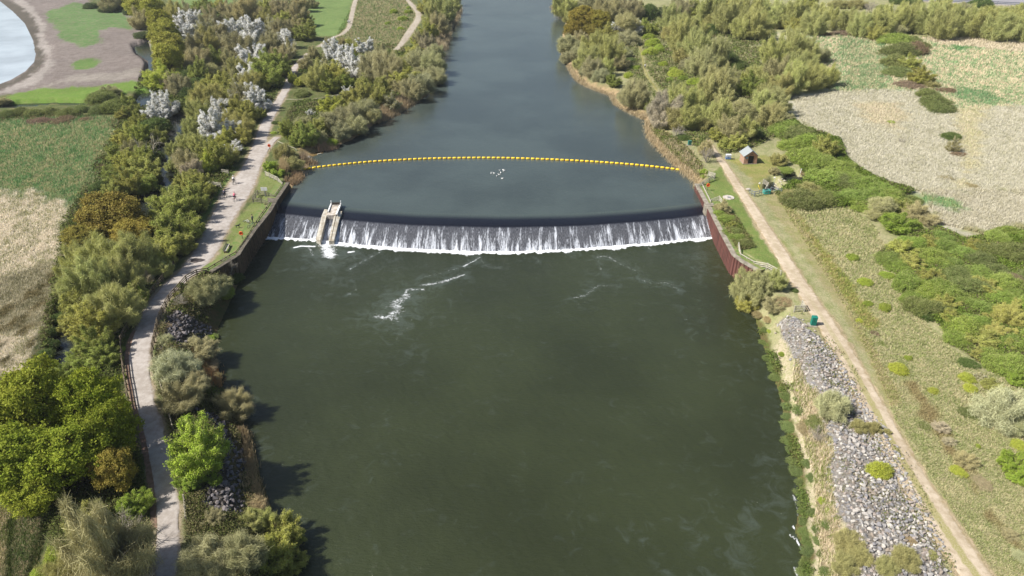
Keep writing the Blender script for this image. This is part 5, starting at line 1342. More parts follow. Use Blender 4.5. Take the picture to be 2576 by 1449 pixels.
# kind -> (proto, colour, height factor, description, category, object name)
KD = {
 'oak':   ('oak', C(116, 124, 36), .92, 'big bright yellow green tree in clumpy new leaf', 'tree', 'oak_tree'),
 'gold':  ('oak', C(122, 114, 50), .9, 'olive gold tree in fresh brownish leaf', 'tree', 'oak_tree'),
 'yg':    ('oak', C(140, 140, 58), 1.1, 'tall yellow green tree', 'tree', 'maple_tree'),
 'lime':  ('leafy', C(150, 158, 58), 1.0, 'lime green young tree', 'tree', 'young_tree'),
 'bright': ('leafy', C(122, 142, 46), 1.0, 'vivid green rounded tree', 'tree', 'green_tree'),
 'green': ('leafy', C(118, 128, 56), .9, 'mid green leafy tree', 'tree', 'hawthorn_tree'),
 'haw':   ('leafy', C(136, 138, 66), .9, 'fresh olive green leafy tree', 'tree', 'hawthorn_tree'),
 'dark':  ('shrub', C(66, 80, 48), .8, 'dark evergreen shrub', 'shrub', 'evergreen_shrub'),
 'ivy':   ('shrub', C(72, 90, 42), .95, 'dark green ivy clad bush', 'shrub', 'ivy_bush'),
 'bush':  ('shrub', C(128, 144, 52), 1.0, 'small fresh green bush', 'shrub', 'green_bush'),
 'lbush': ('shrub', C(142, 150, 56), 1.0, 'bright lime yellow bush', 'shrub', 'lime_bush'),
 'bram':  ('bramble', C(112, 130, 56), .9, 'low tangled green bramble mound', 'shrub', 'bramble_mound'),
 'dbram': ('bramble', C(96, 106, 56), .85, 'low dull olive bramble mound', 'shrub', 'bramble_mound'),
 'purp':  ('bramble', C(112, 94, 76), .85, 'low purplish brown bramble mound', 'shrub', 'bramble_mound'),
 'will':  ('willow', C(140, 146, 80), 1.05, 'pale olive willow with fine upright twigs', 'tree', 'willow_tree'),
 'willt': ('willow', C(146, 146, 96), 1.1, 'tan yellow willow with long bare stems', 'tree', 'willow_tree'),
 'gwill': ('greywillow', C(128, 130, 96), 1.0, 'rounded grey green willow bush', 'shrub', 'willow_bush'),
 'pwill': ('greywillow', C(150, 156, 122), 1.0, 'pale silvery willow bush', 'shrub', 'willow_bush'),
 'owill': ('greywillow', C(122, 120, 66), .85, 'dull olive willow bush', 'shrub', 'willow_bush'),
 'twig':  ('twig', C(132, 126, 92), 1.0, 'leafless grey brown twiggy tree', 'tree', 'twiggy_tree'),
 'lilac': ('twig', C(146, 136, 122), 1.0, 'leafless lilac grey twiggy tree', 'tree', 'twiggy_tree'),
 'otwig': ('twig', C(134, 132, 66), 1.0, 'half bare olive twiggy tree', 'tree', 'twiggy_tree'),
 'blos':  ('blossom', C(120, 120, 80), .95, 'white blossoming tree', 'tree', 'blossom_tree'),
 'spars': ('sparse', C(124, 120, 80), .95, 'twiggy tree thinly dotted with white blossom', 'tree', 'blossom_tree'),
 'cream': ('cream', C(150, 150, 100), .9, 'cream coloured catkin laden willow', 'tree', 'catkin_willow'),
 'yell':  ('willow', C(150, 148, 62), .9, 'yellowish willow with thin leaves', 'tree', 'willow_tree'),
 'weed':  ('bramble', C(92, 108, 58), .55, 'low green waterside weed mound', 'plant', 'weed_mound'),
 'tan':   ('bramble', C(140, 126, 94), .6, 'tan brown clump of dead stems', 'plant', 'dead_clump'),
 'bare':  (None, (0, 0, 0), 1.2, 'bare whitish branched tree', 'tree', 'bare_tree'),
 'dead':  (None, (0, 0, 0), 1.5, 'dead pale tree with broken limbs', 'tree', 'dead_tree'),
}
PLANTS = []   # dicts gathered first, then built with labels
def put(zone, reg, rows):
    for r in rows:
        x, y, rad, kd = r[:4]; hf = r[4] if len(r) > 4 else 1.0
        px, py = Q(reg, x, y); rp = rad/(1.932*1.5528) if reg in REG else (rad/(SCL[reg][2]*1.5528) if reg in SCL else rad)
        PLANTS.append((zone, px, py, rp, kd, hf))
ZS = {'in the shady belt left of the curving path': 'left of the curving path', 'on the bank between the path and the lower river': 'between path and lower river',
      'in the belt beside the stream on the left': 'beside the left stream', 'in the thicket between the stream and the path': 'between stream and path', 'in the grey thicket beyond the stream': 'in the far left thicket',
      'in the foreground left of the path': 'in the foreground, left', 'in the clump right of the gravel path': 'in the clump right of the path', 'beside the narrow path on the right bank': 'beside the narrow right bank path',
      'in the willow belt of the right bank': 'in the right bank willow belt', 'in the tree belt along the top right': 'in the top right belt', 'in the hedge crossing the right hand meadow': 'in the right meadow hedge',
      'in the bramble band beside the reed bed': 'in the band beside the reed bed', 'scattered in the meadow beside the sandy track': 'in the meadow beside the track',
      'in the upper part of the big bramble thicket': 'in the upper big thicket', 'in the middle of the big bramble thicket': 'in the middle big thicket', 'in the lower part of the big bramble thicket': 'in the lower big thicket',
      'on the straw coloured margin of the right bank': 'on the straw coloured right bank', 'hanging over the water below the red wall': 'over the water below the red wall'}
def build_plants():
    cl = []
    for nm in ('L', 'B', 'R', 'F1', 'F2'):
        for k, x, y, wp in {'L': PATH_L, 'B': PATH_B, 'R': PATH_R, 'F1': PATH_F1, 'F2': PATH_F2}[nm]: cl.append((nm, *Q(k, x, y), wp))
    for i, p in enumerate(PLANTS):
        if p[0].startswith('in the foreground') or p[4] in ('weed', 'bare', 'dead') or (p[4] == 'bright' and p[3] > 50): continue
        lim = 1e9
        for a, b in zip(cl[:-1], cl[1:]):
            if a[0] != b[0]: continue
            dx, dy = b[1] - a[1], b[2] - a[2]; t = min(1, max(0, ((p[1] - a[1])*dx + (p[2] - a[2])*dy)/(dx*dx + dy*dy + 1e-6)))
            d = math.hypot(p[1] - a[1] - t*dx, p[2] - a[2] - t*dy) - (a[3]*(1 - t) + b[3]*t)*.42
            lim = min(lim, d)
        if lim/1.08 < p[3]: PLANTS[i] = (*p[:3], max(lim/1.08, p[3]*.45), *p[4:])
    n = len(PLANTS)
    px = np.array([p[1] for p in PLANTS]); py = np.array([p[2] for p in PLANTS]); rp = np.array([p[3] for p in PLANTS])
    # crown centre height in metres
    R = rp/ppm(py)
    zcf = []
    for p in PLANTS:
        pr = KD[p[4]][0]; hf = KD[p[4]][2]*p[5]
        zcf.append((.42 if pr in ('shrub', 'bramble', 'greywillow') else .55 if pr is None else 1.0)*hf)
    zcf = np.array(zcf)
    X, Y, Z = ground_ray(px, py, R*zcf)
    R = rp/(cT*(py + 308.0)/(CAMH - (Z + R*zcf)*1.0))
    rows = []
    for i, p in enumerate(PLANTS): rows.append((p[0], p[4], float(X[i]), float(Y[i]), float(max(Z[i], -3.9)), float(R[i]), p[5], px[i], py[i], rp[i]))
    # labels: describe, then place, then order within look-alikes of one stand
    groups = {}
    for i, r in enumerate(rows): groups.setdefault((r[0], r[1]), []).append(i)
    ORD = ['nearest', 'second nearest', 'third nearest', 'fourth nearest', 'fifth nearest', 'sixth nearest', 'seventh nearest', 'eighth nearest', 'ninth nearest', 'tenth nearest', 'eleventh nearest', 'twelfth nearest',
           'thirteenth nearest', 'fourteenth nearest', 'fifteenth nearest', 'sixteenth nearest', 'seventeenth nearest', 'eighteenth nearest', 'nineteenth nearest', 'twentieth nearest']
    lab = {}
    for (z, kd), ids in groups.items():
        d = KD[kd][3]
        ids.sort(key=lambda i: -rows[i][8])
        for k, i in enumerate(ids):
            zz = ZS.get(z, z)
            if len(ids) == 1: lab[i] = f'{d} {zz}'
            elif len(ids) == 2: lab[i] = f'{d} {zz}, {"nearer" if k == 0 else "farther"} one'
            else: lab[i] = f'{d} {zz}, ' + ('farthest' if k == len(ids) - 1 else ORD[k] if k < 20 else f'{k + 1}{dict(((1, "st"), (2, "nd"), (3, "rd"))).get(k % 100 % 10 + 1 if (k + 1) % 100 not in (11, 12, 13) else 0, "th")} nearest')
    RR = random.Random(5)
    for i, (z, kd, x, y, gz, rad, hf, qx, qy, rpx) in enumerate(rows):
        pr, col, h, desc, cat, nm = KD[kd]
        br_ = RR.uniform(.85, 1.18); col = tuple(c*br_*f for c, f in zip(col, (RR.uniform(.93, 1.06), 1, RR.uniform(.88, 1.12)))) + (1,)
        rz = RR.uniform(0, 6.28)
        gr = f'{cat}s {z}' if len(groups[(z, kd)]) > 1 else None
        if pr is None:
            me = RR.choice(BARE if kd == 'bare' else DEAD); s = rad*1.0
            o = obj(nm, me, None, (x, y, gz), rz); o.scale = (s, s, s*h*hf*.8); tag(o, lab[i], cat, gr); continue
        me, tr = RR.choice(PROTO[pr]); s = rad*{'bramble': 1.22, 'oak': 1.0, 'shrub': 1.1, 'willow': 1.0, 'twig': 1.04, 'blossom': 1.2}.get(pr, 1.1)
        sc = (s*RR.uniform(.84, 1.14), s*RR.uniform(.84, 1.14), s*h*hf*RR.uniform(.9, 1.12))
        if pr in ('bramble', 'shrub'):
            o = obj(nm, me, None, (x, y, gz - .05), rz); o.scale = sc; o.color = col; tag(o, lab[i], cat, gr)
        else:
            r = empty(nm, (x, y, gz - .05), rz); r.scale = sc; tag(r, lab[i], cat, gr)
            o = obj('crown', me, r); o.color = col
            t = obj('trunk' if cat == 'tree' else 'stems', tr, r); t.color = col
# ------------------------------------------------------------------ planting plan
z = 'in the foreground left of the path'
put(z, 'P', [(85, 1010, 95, 'oak', 1.3), (215, 1010, 86, 'oak', 1.3), (50, 1140, 105, 'oak', 1.2), (175, 1135, 92, 'oak', 1.25), (275, 1085, 66, 'oak', 1.6), (285, 1180, 56, 'gold', 1.4), (75, 1240, 70, 'oak', .9), (-60, 1080, 110, 'oak'),
             (252, 1385, 108, 'twig', 1.2), (215, 1305, 40, 'haw'), (340, 1262, 34, 'bright'), (170, 1440, 60, 'otwig'), (290, 1350, 66, 'bare', 1.1), (250, 1440, 80, 'bare', .9), (350, 1440, 60, 'bare'),
             (140, 1400, 30, 'bush'), (110, 1440, 28, 'bush')])
z = 'in the shady belt left of the curving path'
put(z, 'E', [(840, 200, 250, 'gold', .9), (640, 310, 150, 'gold', .8), (1000, 290, 150, 'gold', .85), (1290, 90, 150, 'green'), (1330, 250, 150, 'green'), (1250, 370, 120, 'haw'), (1450, 60, 95, 'green'), (1200, 470, 100, 'haw'),
             (780, 480, 190, 'will'), (600, 560, 150, 'will'), (990, 480, 150, 'will'), (930, 640, 150, 'will'), (680, 680, 160, 'will'), (520, 720, 110, 'will'), (850, 830, 180, 'will'), (620, 880, 150, 'haw'), (980, 760, 100, 'haw'),
             (1000, 540, 90, 'bare'), (850, 840, 70, 'bare'), (1080, 640, 60, 'lilac'), (700, 980, 150, 'haw'), (560, 1000, 90, 'haw'), (790, 1020, 80, 'spars'), (700, 1130, 120, 'green'), (640, 1240, 110, 'green'), (780, 1230, 90, 'green'),
             (1060, 780, 55, 'bright'), (900, 920, 60, 'green'), (880, 1190, 45, 'bush', .6), (900, 1400, 40, 'bush', .6),
             (420, 960, 60, 'ivy', .9), (390, 1060, 62, 'ivy', .9), (370, 1150, 62, 'ivy', .9), (340, 1230, 60, 'ivy', .9), (300, 1310, 60, 'ivy', .8), (470, 850, 55, 'ivy'), (460, 1380, 110, 'green'), (600, 1350, 100, 'green')])
z = 'on the bank between the path and the lower river'
put(z, 'E', [(1550, 760, 165, 'gwill', 1.1), (1660, 700, 80, 'gwill'), (1360, 700, 50, 'bright', .8), (1370, 830, 60, 'bare', .9), (1330, 770, 60, 'haw', .7), (1740, 560, 70, 'bare', 1.2), (1670, 590, 45, 'bare', 1.0), (1780, 660, 55, 'ivy'), (1700, 760, 60, 'bush'),
             (1250, 1120, 62, 'pwill', .8), (1320, 1330, 170, 'pwill', 1.1), (1500, 1190, 110, 'twig', .7), (1580, 1110, 45, 'bush', .7), (1560, 1320, 60, 'tan'), (1590, 1400, 50, 'tan'), (1230, 1020, 40, 'tan'), (1600, 1090, 30, 'weed')])
put(z, 'I', [(1360, 60, 150, 'twig', .9), (1480, -20, 100, 'twig', .8), (1740, 170, 130, 'twig', .8), (1480, 470, 215, 'bright', 1.0), (1440, 720, 110, 'bright', .6), (1620, 720, 40, 'bright'), (1480, 900, 60, 'owill', .8), (1600, 1010, 90, 'twig', .6),
             (1560, 1330, 210, 'gwill', .95), (1800, 1290, 190, 'gwill', .9), (1880, 1040, 100, 'will', .7), (1400, 830, 40, 'bush', .7)])
put(z, 'J', [(40, 1050, 110, 'will', .8), (190, 1130, 150, 'haw', .9), (250, 1330, 110, 'haw', .8), (100, 1280, 150, 'haw', .9), (-40, 930, 70, 'tan', 1.2)])
z = 'in the belt beside the stream on the left'
put(z, 'A', [(1400, 1370, 95, 'haw'), (1500, 1400, 90, 'haw'), (1320, 1440, 80, 'green'), (1480, 1449, 80, 'haw'), (960, 1380, 95, 'haw'), (860, 1320, 85, 'green'), (1080, 1270, 95, 'haw'), (950, 1220, 90, 'haw'), (1150, 1190, 75, 'ivy'), (1150, 1350, 75, 'ivy'), (1050, 1170, 80, 'green'),
             (840, 1430, 80, 'haw'), (1000, 1130, 70, 'twig'), (930, 1070, 75, 'haw'), (1060, 1000, 72, 'green'), (1180, 950, 85, 'ivy'), (1130, 1110, 95, 'dead', 1.4), (1040, 900, 62, 'haw'), (1190, 1030, 60, 'green'), (1000, 830, 66, 'green'), (950, 760, 66, 'green'),
             (870, 800, 80, 'dbram', 1.2), (760, 730, 80, 'dbram'), (740, 830, 90, 'dbram'), (620, 820, 80, 'dbram'), (500, 850, 80, 'dbram'), (380, 840, 80, 'dbram'), (260, 850, 75, 'dbram'), (150, 840, 75, 'dbram'), (50, 860, 75, 'dbram'), (480, 900, 60, 'purp', .6), (300, 910, 60, 'purp', .6), (650, 900, 50, 'purp', .5),
             (20, 760, 70, 'twig', .5), (830, 690, 80, 'gwill', .6), (1240, 790, 90, 'blos', 1.1), (1160, 830, 66, 'blos'), (1230, 860, 50, 'blos', .8), (820, 1210, 24, 'purp', .8), (770, 1262, 34, 'purp', .7),
             (740, 1410, 60, 'ivy'), (1190, 1430, 60, 'ivy')])
z = 'in the thicket between the stream and the path'
put(z, 'A', [(1400, 1200, 100, 'twig'), (1300, 1120, 90, 'will'), (1390, 1060, 110, 'will'), (1300, 1240, 60, 'will'), (1450, 950, 110, 'will'), (1630, 1170, 105, 'haw'), (1560, 1230, 70, 'lime'), (1720, 1160, 70, 'haw'), (1750, 1110, 58, 'blos', .8), (1600, 960, 90, 'blos', 1.05), (1740, 980, 66, 'blos'),
             (1820, 930, 85, 'otwig'), (1820, 1020, 70, 'haw'), (1700, 1040, 70, 'haw'), (1500, 1080, 80, 'will'), (1500, 830, 100, 'will'), (1650, 830, 72, 'blos', .9), (1780, 800, 85, 'haw'), (1860, 850, 75, 'haw'), (1700, 900, 70, 'otwig'), (1560, 720, 110, 'otwig'), (1600, 620, 80, 'haw'), (1700, 620, 90, 'haw'),
             (1830, 715, 100, 'spars'), (1920, 700, 60, 'blos'), (1700, 710, 80, 'haw'), (1500, 640, 80, 'ivy'), (1420, 700, 70, 'ivy'), (1450, 1280, 70, 'lilac'), (1590, 545, 60, 'cream'), (1690, 520, 50, 'cream', .7), (1800, 600, 80, 'twig'), (1900, 620, 70, 'otwig')])
put(z, 'B', [(10, 760, 75, 'blos'), (60, 780, 40, 'haw'), (30, 850, 60, 'green'), (80, 560, 95, 'green'), (150, 480, 95, 'green'), (50, 620, 60, 'haw'), (80, 470, 80, 'green'), (-20, 500, 70, 'haw')])
z = 'in the grey thicket beyond the stream'
put(z, 'A', [(1040, 40, 100, 'yg'), (1160, 60, 95, 'yg'), (1200, 150, 105, 'yg'), (1240, 240, 115, 'yg'), (1270, 330, 125, 'yg'), (1260, 440, 115, 'yg'), (1340, 460, 70, 'otwig'), (1210, 560, 105, 'lime'), (1370, 550, 40, 'lime'), (920, 15, 50, 'yg'),
             (690, 45, 45, 'dark'), (800, 70, 50, 'dark'), (900, 65, 50, 'dark'), (820, 20, 60, 'twig'), (980, 90, 50, 'dark'), (1050, 140, 70, 'twig'), (1070, 262, 58, 'dark'), (1080, 195, 40, 'dark'), (1105, 170, 32, 'blos'), (1280, 620, 70, 'lilac'), (1200, 660, 50, 'ivy'), (1350, 640, 70, 'twig'),
             (1310, 90, 90, 'otwig'), (1400, 80, 70, 'twig'), (1430, 160, 85, 'blos'), (1410, 240, 55, 'blos', .9), (1540, 200, 75, 'spars'), (1600, 150, 80, 'twig'), (1735, 205, 68, 'blos'), (1850, 120, 52, 'blos', .8), (1900, 235, 82, 'blos'), (1860, 50, 100, 'twig'), (1760, 90, 60, 'twig'), (1660, 230, 60, 'twig'),
             (1450, 330, 100, 'twig'), (1560, 320, 95, 'otwig'), (1670, 330, 80, 'spars'), (1790, 350, 100, 'twig'), (1500, 450, 90, 'twig'), (1430, 560, 80, 'ivy'), (1500, 540, 80, 'green'), (1620, 450, 80, 'green'), (1720, 440, 80, 'twig'), (1890, 420, 80, 'blos'), (1860, 540, 72, 'blos'), (1780, 500, 70, 'otwig')])
put(z, 'B', [(60, 50, 80, 'haw'), (180, 60, 70, 'twig'), (60, 120, 60, 'otwig'), (200, 130, 70, 'haw'), (310, 100, 80, 'twig'), (330, 20, 60, 'twig'), (420, 10, 45, 'twig'), (110, 205, 62, 'spars'), (220, 300, 62, 'blos'), (250, 370, 62, 'spars'), (100, 310, 90, 'twig'), (180, 400, 70, 'twig'), (200, 220, 70, 'twig'), (-10, 240, 60, 'blos'), (10, 400, 62, 'blos'), (300, 200, 60, 'twig')])
z = 'in the clump right of the gravel path'
put(z, 'B', [(275, 590, 66, 'lime', 1.1), (335, 610, 45, 'lime', .8), (370, 470, 110, 'twig'), (430, 400, 100, 'twig'), (460, 560, 105, 'otwig'), (585, 385, 66, 'blos'), (700, 440, 92, 'blos'), (745, 520, 70, 'blos'), (600, 560, 90, 'haw'), (520, 510, 66, 'spars'), (820, 345, 56, 'blos'), (735, 335, 60, 'haw'),
             (890, 380, 42, 'dark'), (550, 320, 80, 'twig'), (650, 315, 66, 'twig'), (560, 620, 80, 'green'), (450, 620, 60, 'ivy'), (350, 705, 55, 'dbram', .7), (690, 610, 60, 'green'), (690, 685, 30, 'blos'), (150, 925, 60, 'ivy', .7), (130, 1000, 40, 'bush', .6)])
z = 'along the upper left riverbank'
put(z, 'B', [(900, 500, 110, 'twig'), (1000, 520, 110, 'twig'), (950, 430, 85, 'twig'), (1070, 440, 60, 'green'), (1220, 450, 110, 'gwill'), (1330, 490, 95, 'gwill'), (1120, 560, 100, 'haw'), (1340, 590, 90, 'gwill'), (1240, 640, 105, 'gwill'), (1170, 690, 75, 'twig'), (880, 660, 110, 'haw'), (820, 730, 95, 'haw'),
             (1020, 770, 68, 'spars'), (930, 730, 80, 'haw'), (720, 740, 85, 'haw'), (560, 790, 80, 'lime', .8), (640, 800, 60, 'haw'), (410, 852, 26, 'blos'), (830, 850, 95, 'gwill'), (880, 890, 60, 'cream'), (690, 890, 110, 'gwill'), (560, 940, 105, 'gwill'), (640, 1000, 80, 'gwill'), (740, 960, 95, 'gwill'), (450, 960, 75, 'haw'),
             (270, 970, 90, 'green'), (380, 1010, 88, 'green'), (320, 1050, 60, 'green'), (470, 1040, 70, 'gwill'), (205, 1160, 110, 'owill'), (280, 1240, 70, 'owill'), (110, 1250, 50, 'bright', .7), (160, 1300, 42, 'bright', .7), (560, 1070, 50, 'bush', .9)])
z = 'beside the far left river edge'
put(z, 'B', [(1400, 50, 100, 'will'), (1330, 110, 80, 'will'), (1300, 230, 80, 'haw'), (1380, 180, 80, 'twig'), (1440, 100, 60, 'twig'), (1480, 30, 55, 'will'), (1250, 290, 60, 'twig'), (1205, 305, 32, 'lime'), (1300, 340, 60, 'lilac'), (1350, 400, 72, 'gwill'), (1200, 385, 60, 'haw'), (1290, 40, 60, 'haw'),
             (1110, 140, 32, 'bush'), (1150, 90, 28, 'bush'), (1040, 90, 28, 'bush'), (1150, 60, 24, 'bush'), (1090, 215, 22, 'bush'), (995, 175, 20, 'bush'), (1500, -30, 50, 'will'), (1350, -40, 80, 'will')])
z = 'on the far right river edge'
put(z, 'C', [(400, 30, 90, 'will'), (600, 25, 90, 'gwill'), (700, 20, 80, 'twig'), (760, 60, 85, 'twig'), (900, 50, 90, 'twig'), (830, 110, 50, 'twig'), (1050, 100, 80, 'ivy', 1.2), (1160, 90, 60, 'dark'), (530, 140, 95, 'gold', 1.1), (650, 140, 100, 'gold', 1.1), (460, 220, 85, 'gold'), (590, 230, 70, 'gold'),
             (860, 170, 82, 'cream', 1.1), (920, 210, 60, 'blos', .8), (820, 200, 50, 'blos', .7), (990, 170, 46, 'green'), (430, 350, 88, 'gwill', 1.1), (420, 440, 66, 'gwill'), (640, 320, 115, 'will'), (750, 380, 105, 'will'), (560, 430, 95, 'will'), (870, 300, 85, 'gwill'), (850, 410, 60, 'gwill'), (620, 510, 70, 'twig'), (670, 580, 68, 'gwill'),
             (770, 600, 56, 'green'), (560, 540, 50, 'gwill'), (500, 400, 60, 'gwill')])
z = 'beside the narrow path on the right bank'
put(z, 'C', [(1050, 205, 58, 'green'), (1030, 275, 42, 'bush'), (1060, 330, 55, 'bush'), (1045, 395, 46, 'bush'), (1100, 370, 45, 'bush'), (1140, 485, 38, 'bush'), (930, 510, 34, 'bush'), (880, 570, 34, 'bush'), (930, 690, 112, 'twig', 1.0), (950, 740, 80, 'bare', .9), (1050, 800, 46, 'green'), (860, 710, 60, 'twig'),
             (1230, 560, 50, 'lbush'), (1290, 595, 36, 'bush'), (1380, 620, 55, 'bush'), (1420, 665, 40, 'bush'), (1220, 520, 30, 'bush'), (1190, 600, 24, 'bush'), (1090, 480, 28, 'dbram'), (1150, 640, 26, 'dbram'), (900, 450, 40, 'ivy', .7), (1260, 640, 26, 'dbram')])
z = 'in the willow belt of the right bank'
put(z, 'C', [(1200, 150, 88, 'will'), (1300, 170, 98, 'will'), (1290, 280, 108, 'will'), (1400, 340, 115, 'will'), (1505, 230, 58, 'ivy', 1.3), (1430, 440, 105, 'willt'), (1550, 400, 90, 'willt'), (1630, 440, 75, 'ivy', 1.2), (1700, 490, 60, 'ivy'), (1560, 600, 115, 'willt'), (1490, 660, 85, 'willt'), (1650, 600, 80, 'willt'),
             (1810, 645, 80, 'green', 1.1), (1240, 700, 80, 'will'), (1150, 820, 108, 'lilac'), (1270, 770, 105, 'will'), (1210, 920, 105, 'owill', 1.2), (1120, 900, 75, 'lilac', .8), (1330, 870, 95, 'will'), (1400, 760, 85, 'will'), (1430, 950, 75, 'owill'), (1300, 1030, 58, 'ivy', .6), (1500, 850, 80, 'will'), (1250, 1000, 50, 'bare', 1.1),
             (1465, 1120, 120, 'twig', 1.0), (1470, 1180, 60, 'bare', 1.2), (1600, 870, 95, 'will'), (1740, 850, 85, 'cream', 1.1), (1660, 950, 95, 'twig'), (1760, 960, 85, 'will'), (1690, 1060, 75, 'haw', .8), (1620, 1090, 50, 'haw', .8), (1810, 900, 56, 'cream'), (1890, 790, 88, 'will'), (1910, 690, 70, 'will'), (1835, 1010, 64, 'ivy'), (1560, 1010, 70, 'haw', .7), (1390, 1060, 40, 'owill', .6), (1440, 1290, 30, 'bush', .7)])
put(z, 'D', [(60, 380, 105, 'will'), (180, 340, 110, 'will'), (300, 360, 105, 'will'), (390, 430, 80, 'gwill'), (80, 520, 105, 'twig'), (250, 480, 110, 'will'), (180, 590, 105, 'will'), (340, 560, 105, 'will'), (450, 550, 85, 'will'), (60, 740, 105, 'willt'), (30, 850, 95, 'willt'), (150, 880, 44, 'gwill'), (430, 640, 60, 'gwill', .5), (100, 640, 90, 'otwig'), (-20, 620, 80, 'will')])
z = 'in the tree belt along the top right'
put(z, 'C', [(1500, 50, 115, 'will'), (1650, 110, 115, 'will'), (1780, 50, 110, 'will'), (1850, 170, 105, 'will'), (1400, 60, 75, 'haw'), (1740, 200, 80, 'will'), (1300, 60, 70, 'twig'), (1250, 20, 50, 'gwill')])
put(z, 'D', [(60, 70, 105, 'will'), (60, 180, 75, 'owill'), (150, 245, 46, 'gwill', .8), (230, 90, 110, 'will'), (200, 190, 60, 'haw'), (350, 150, 95, 'will'), (480, 110, 90, 'will'), (500, 190, 75, 'gwill'), (620, 130, 85, 'will'), (720, 160, 100, 'will'), (850, 150, 105, 'will'), (820, 235, 75, 'yell', .9), (960, 120, 105, 'will'), (930, 220, 90, 'gwill', .9),
             (1080, 110, 105, 'will'), (1090, 200, 90, 'owill'), (1210, 130, 105, 'will'), (1230, 220, 90, 'owill'), (1350, 60, 85, 'will'), (1350, 170, 105, 'will'), (1400, 90, 30, 'ivy', 2.0), (1480, 150, 100, 'will'), (1500, 230, 75, 'owill'), (1620, 160, 105, 'will'), (1640, 240, 75, 'owill'), (1750, 180, 105, 'will'), (1860, 170, 105, 'will'), (1920, 240, 80, 'owill'), (1980, 180, 110, 'will'),
             (770, 60, 50, 'bare'), (1400, 60, 45, 'bare'), (870, 55, 40, 'dbram', .8), (1000, 5, 70, 'ivy', .7), (1100, 10, 60, 'ivy', .7), (1600, 25, 75, 'ivy', .7), (300, 0, 60, 'haw'), (420, 260, 40, 'purp', .7), (560, 250, 50, 'purp', .6), (1760, 75, 12, 'ivy'), (1320, 15, 70, 'will')])
z = 'in the hedge crossing the right hand meadow'
put(z, 'D', [(960, 300, 75, 'bram', 1.0), (1060, 300, 60, 'dbram'), (1150, 345, 62, 'dbram', .7), (1000, 380, 88, 'dbram', 1.1), (1110, 375, 72, 'purp', 1.2), (960, 470, 80, 'dbram'), (1070, 460, 66, 'haw', .9), (980, 540, 72, 'dbram', .9), (1160, 560, 84, 'haw', .9), (1225, 640, 62, 'owill', .8), (1070, 640, 70, 'purp', .5), (1210, 710, 66, 'dbram'), (1260, 770, 76, 'dbram'), (1310, 820, 60, 'dbram', .9), (1340, 680, 50, 'purp', .5)])
put('in the pale reed bed on the right', 'D', [(1385, 1030, 62, 'ivy', .7), (1400, 1100, 52, 'spars', .9), (1440, 1160, 40, 'purp', .5), (1340, 1340, 40, 'tan', .5), (1540, 1400, 36, 'tan', .7), (1010, 1060, 26, 'bare', .8), (930, 920, 26, 'bush', .5)])
z = 'in the bramble band beside the reed bed'
put(z, 'D', [(120, 970, 88, 'bram', 1.1), (220, 1010, 88, 'dbram', 1.1), (310, 1070, 88, 'bram'), (430, 1110, 88, 'haw', .9), (190, 1090, 70, 'bram'), (300, 1190, 95, 'bram'), (420, 1230, 88, 'bram'), (540, 1270, 90, 'bram'), (430, 1340, 100, 'bram'), (560, 1370, 85, 'dbram'), (650, 1350, 88, 'bram'), (750, 1400, 88, 'bram'), (310, 1440, 80, 'owill', .9), (175, 1460, 46, 'owill', .7), (870, 1430, 70, 'bram'),
             (90, 1200, 70, 'otwig', .6), (50, 1290, 48, 'twig', .5), (290, 1300, 36, 'tan', .6), (520, 1180, 55, 'ivy', .6), (130, 1280, 44, 'bram', .5)])
put(z, 'H', [(170, 40, 80, 'owill', .8), (260, 60, 100, 'dbram'), (390, 50, 95, 'dbram'), (480, 50, 66, 'bram'), (640, 40, 76, 'bram'), (700, 100, 66, 'bram'), (800, 20, 80, 'bram'), (860, 110, 88, 'cream', .9), (800, 170, 55, 'cream', .7), (990, 230, 100, 'bright', .7), (900, 190, 62, 'bush'), (1010, 110, 85, 'haw', .7), (920, 40, 80, 'bram'), (1130, 150, 100, 'twig', .6), (1210, 200, 70, 'twig', .5), (1100, 260, 62, 'bush'), (1080, 60, 60, 'dbram')])
z = 'scattered in the meadow beside the sandy track'
put(z, 'H', [(640, 490, 42, 'bush'), (730, 680, 46, 'bush', .8), (900, 625, 44, 'bush', .7), (755, 840, 34, 'bush', .8), (885, 870, 46, 'bush', .9), (690, 970, 24, 'lbush', .7), (980, 1330, 55, 'lbush', .7), (1060, 1250, 28, 'bush'), (1200, 905, 66, 'ivy', .9), (1510, 1290, 60, 'ivy', .6), (1500, 1400, 48, 'lbush', .8), (1600, 1380, 40, 'spars', .5), (810, 1065, 26, 'purp', .5), (560, 620, 24, 'dbram', .4), (860, 1140, 24, 'dbram', .4)])
put(z, 'L', [(1520, 30, 44, 'lbush', .9), (1250, 50, 42, 'lbush', .5), (1540, 215, 60, 'dbram', .5), (1590, 470, 20, 'bush'), (1500, 560, 88, 'twig', .5), (1440, 655, 48, 'lbush', .6), (1310, 320, 62, 'lilac', .4), (1370, 430, 48, 'lilac', .4), (1620, 750, 60, 'tan', .5), (1830, 1130, 50, 'twig', .4), (1180, 315, 36, 'dbram', .4), (1090, 30, 26, 'tan', .4), (1900, 1300, 60, 'pwill', .4)])
put('at the right edge of the picture', 'L', [(1770, 210, 190, 'pwill', 1.1), (1880, 300, 120, 'pwill', 1.0), (1880, 570, 110, 'bright', .6), (1900, 700, 70, 'bright', .5), (1900, 460, 50, 'lbush', .7), (1880, -40, 70, 'bright', .6), (1700, 10, 60, 'haw', .6)])
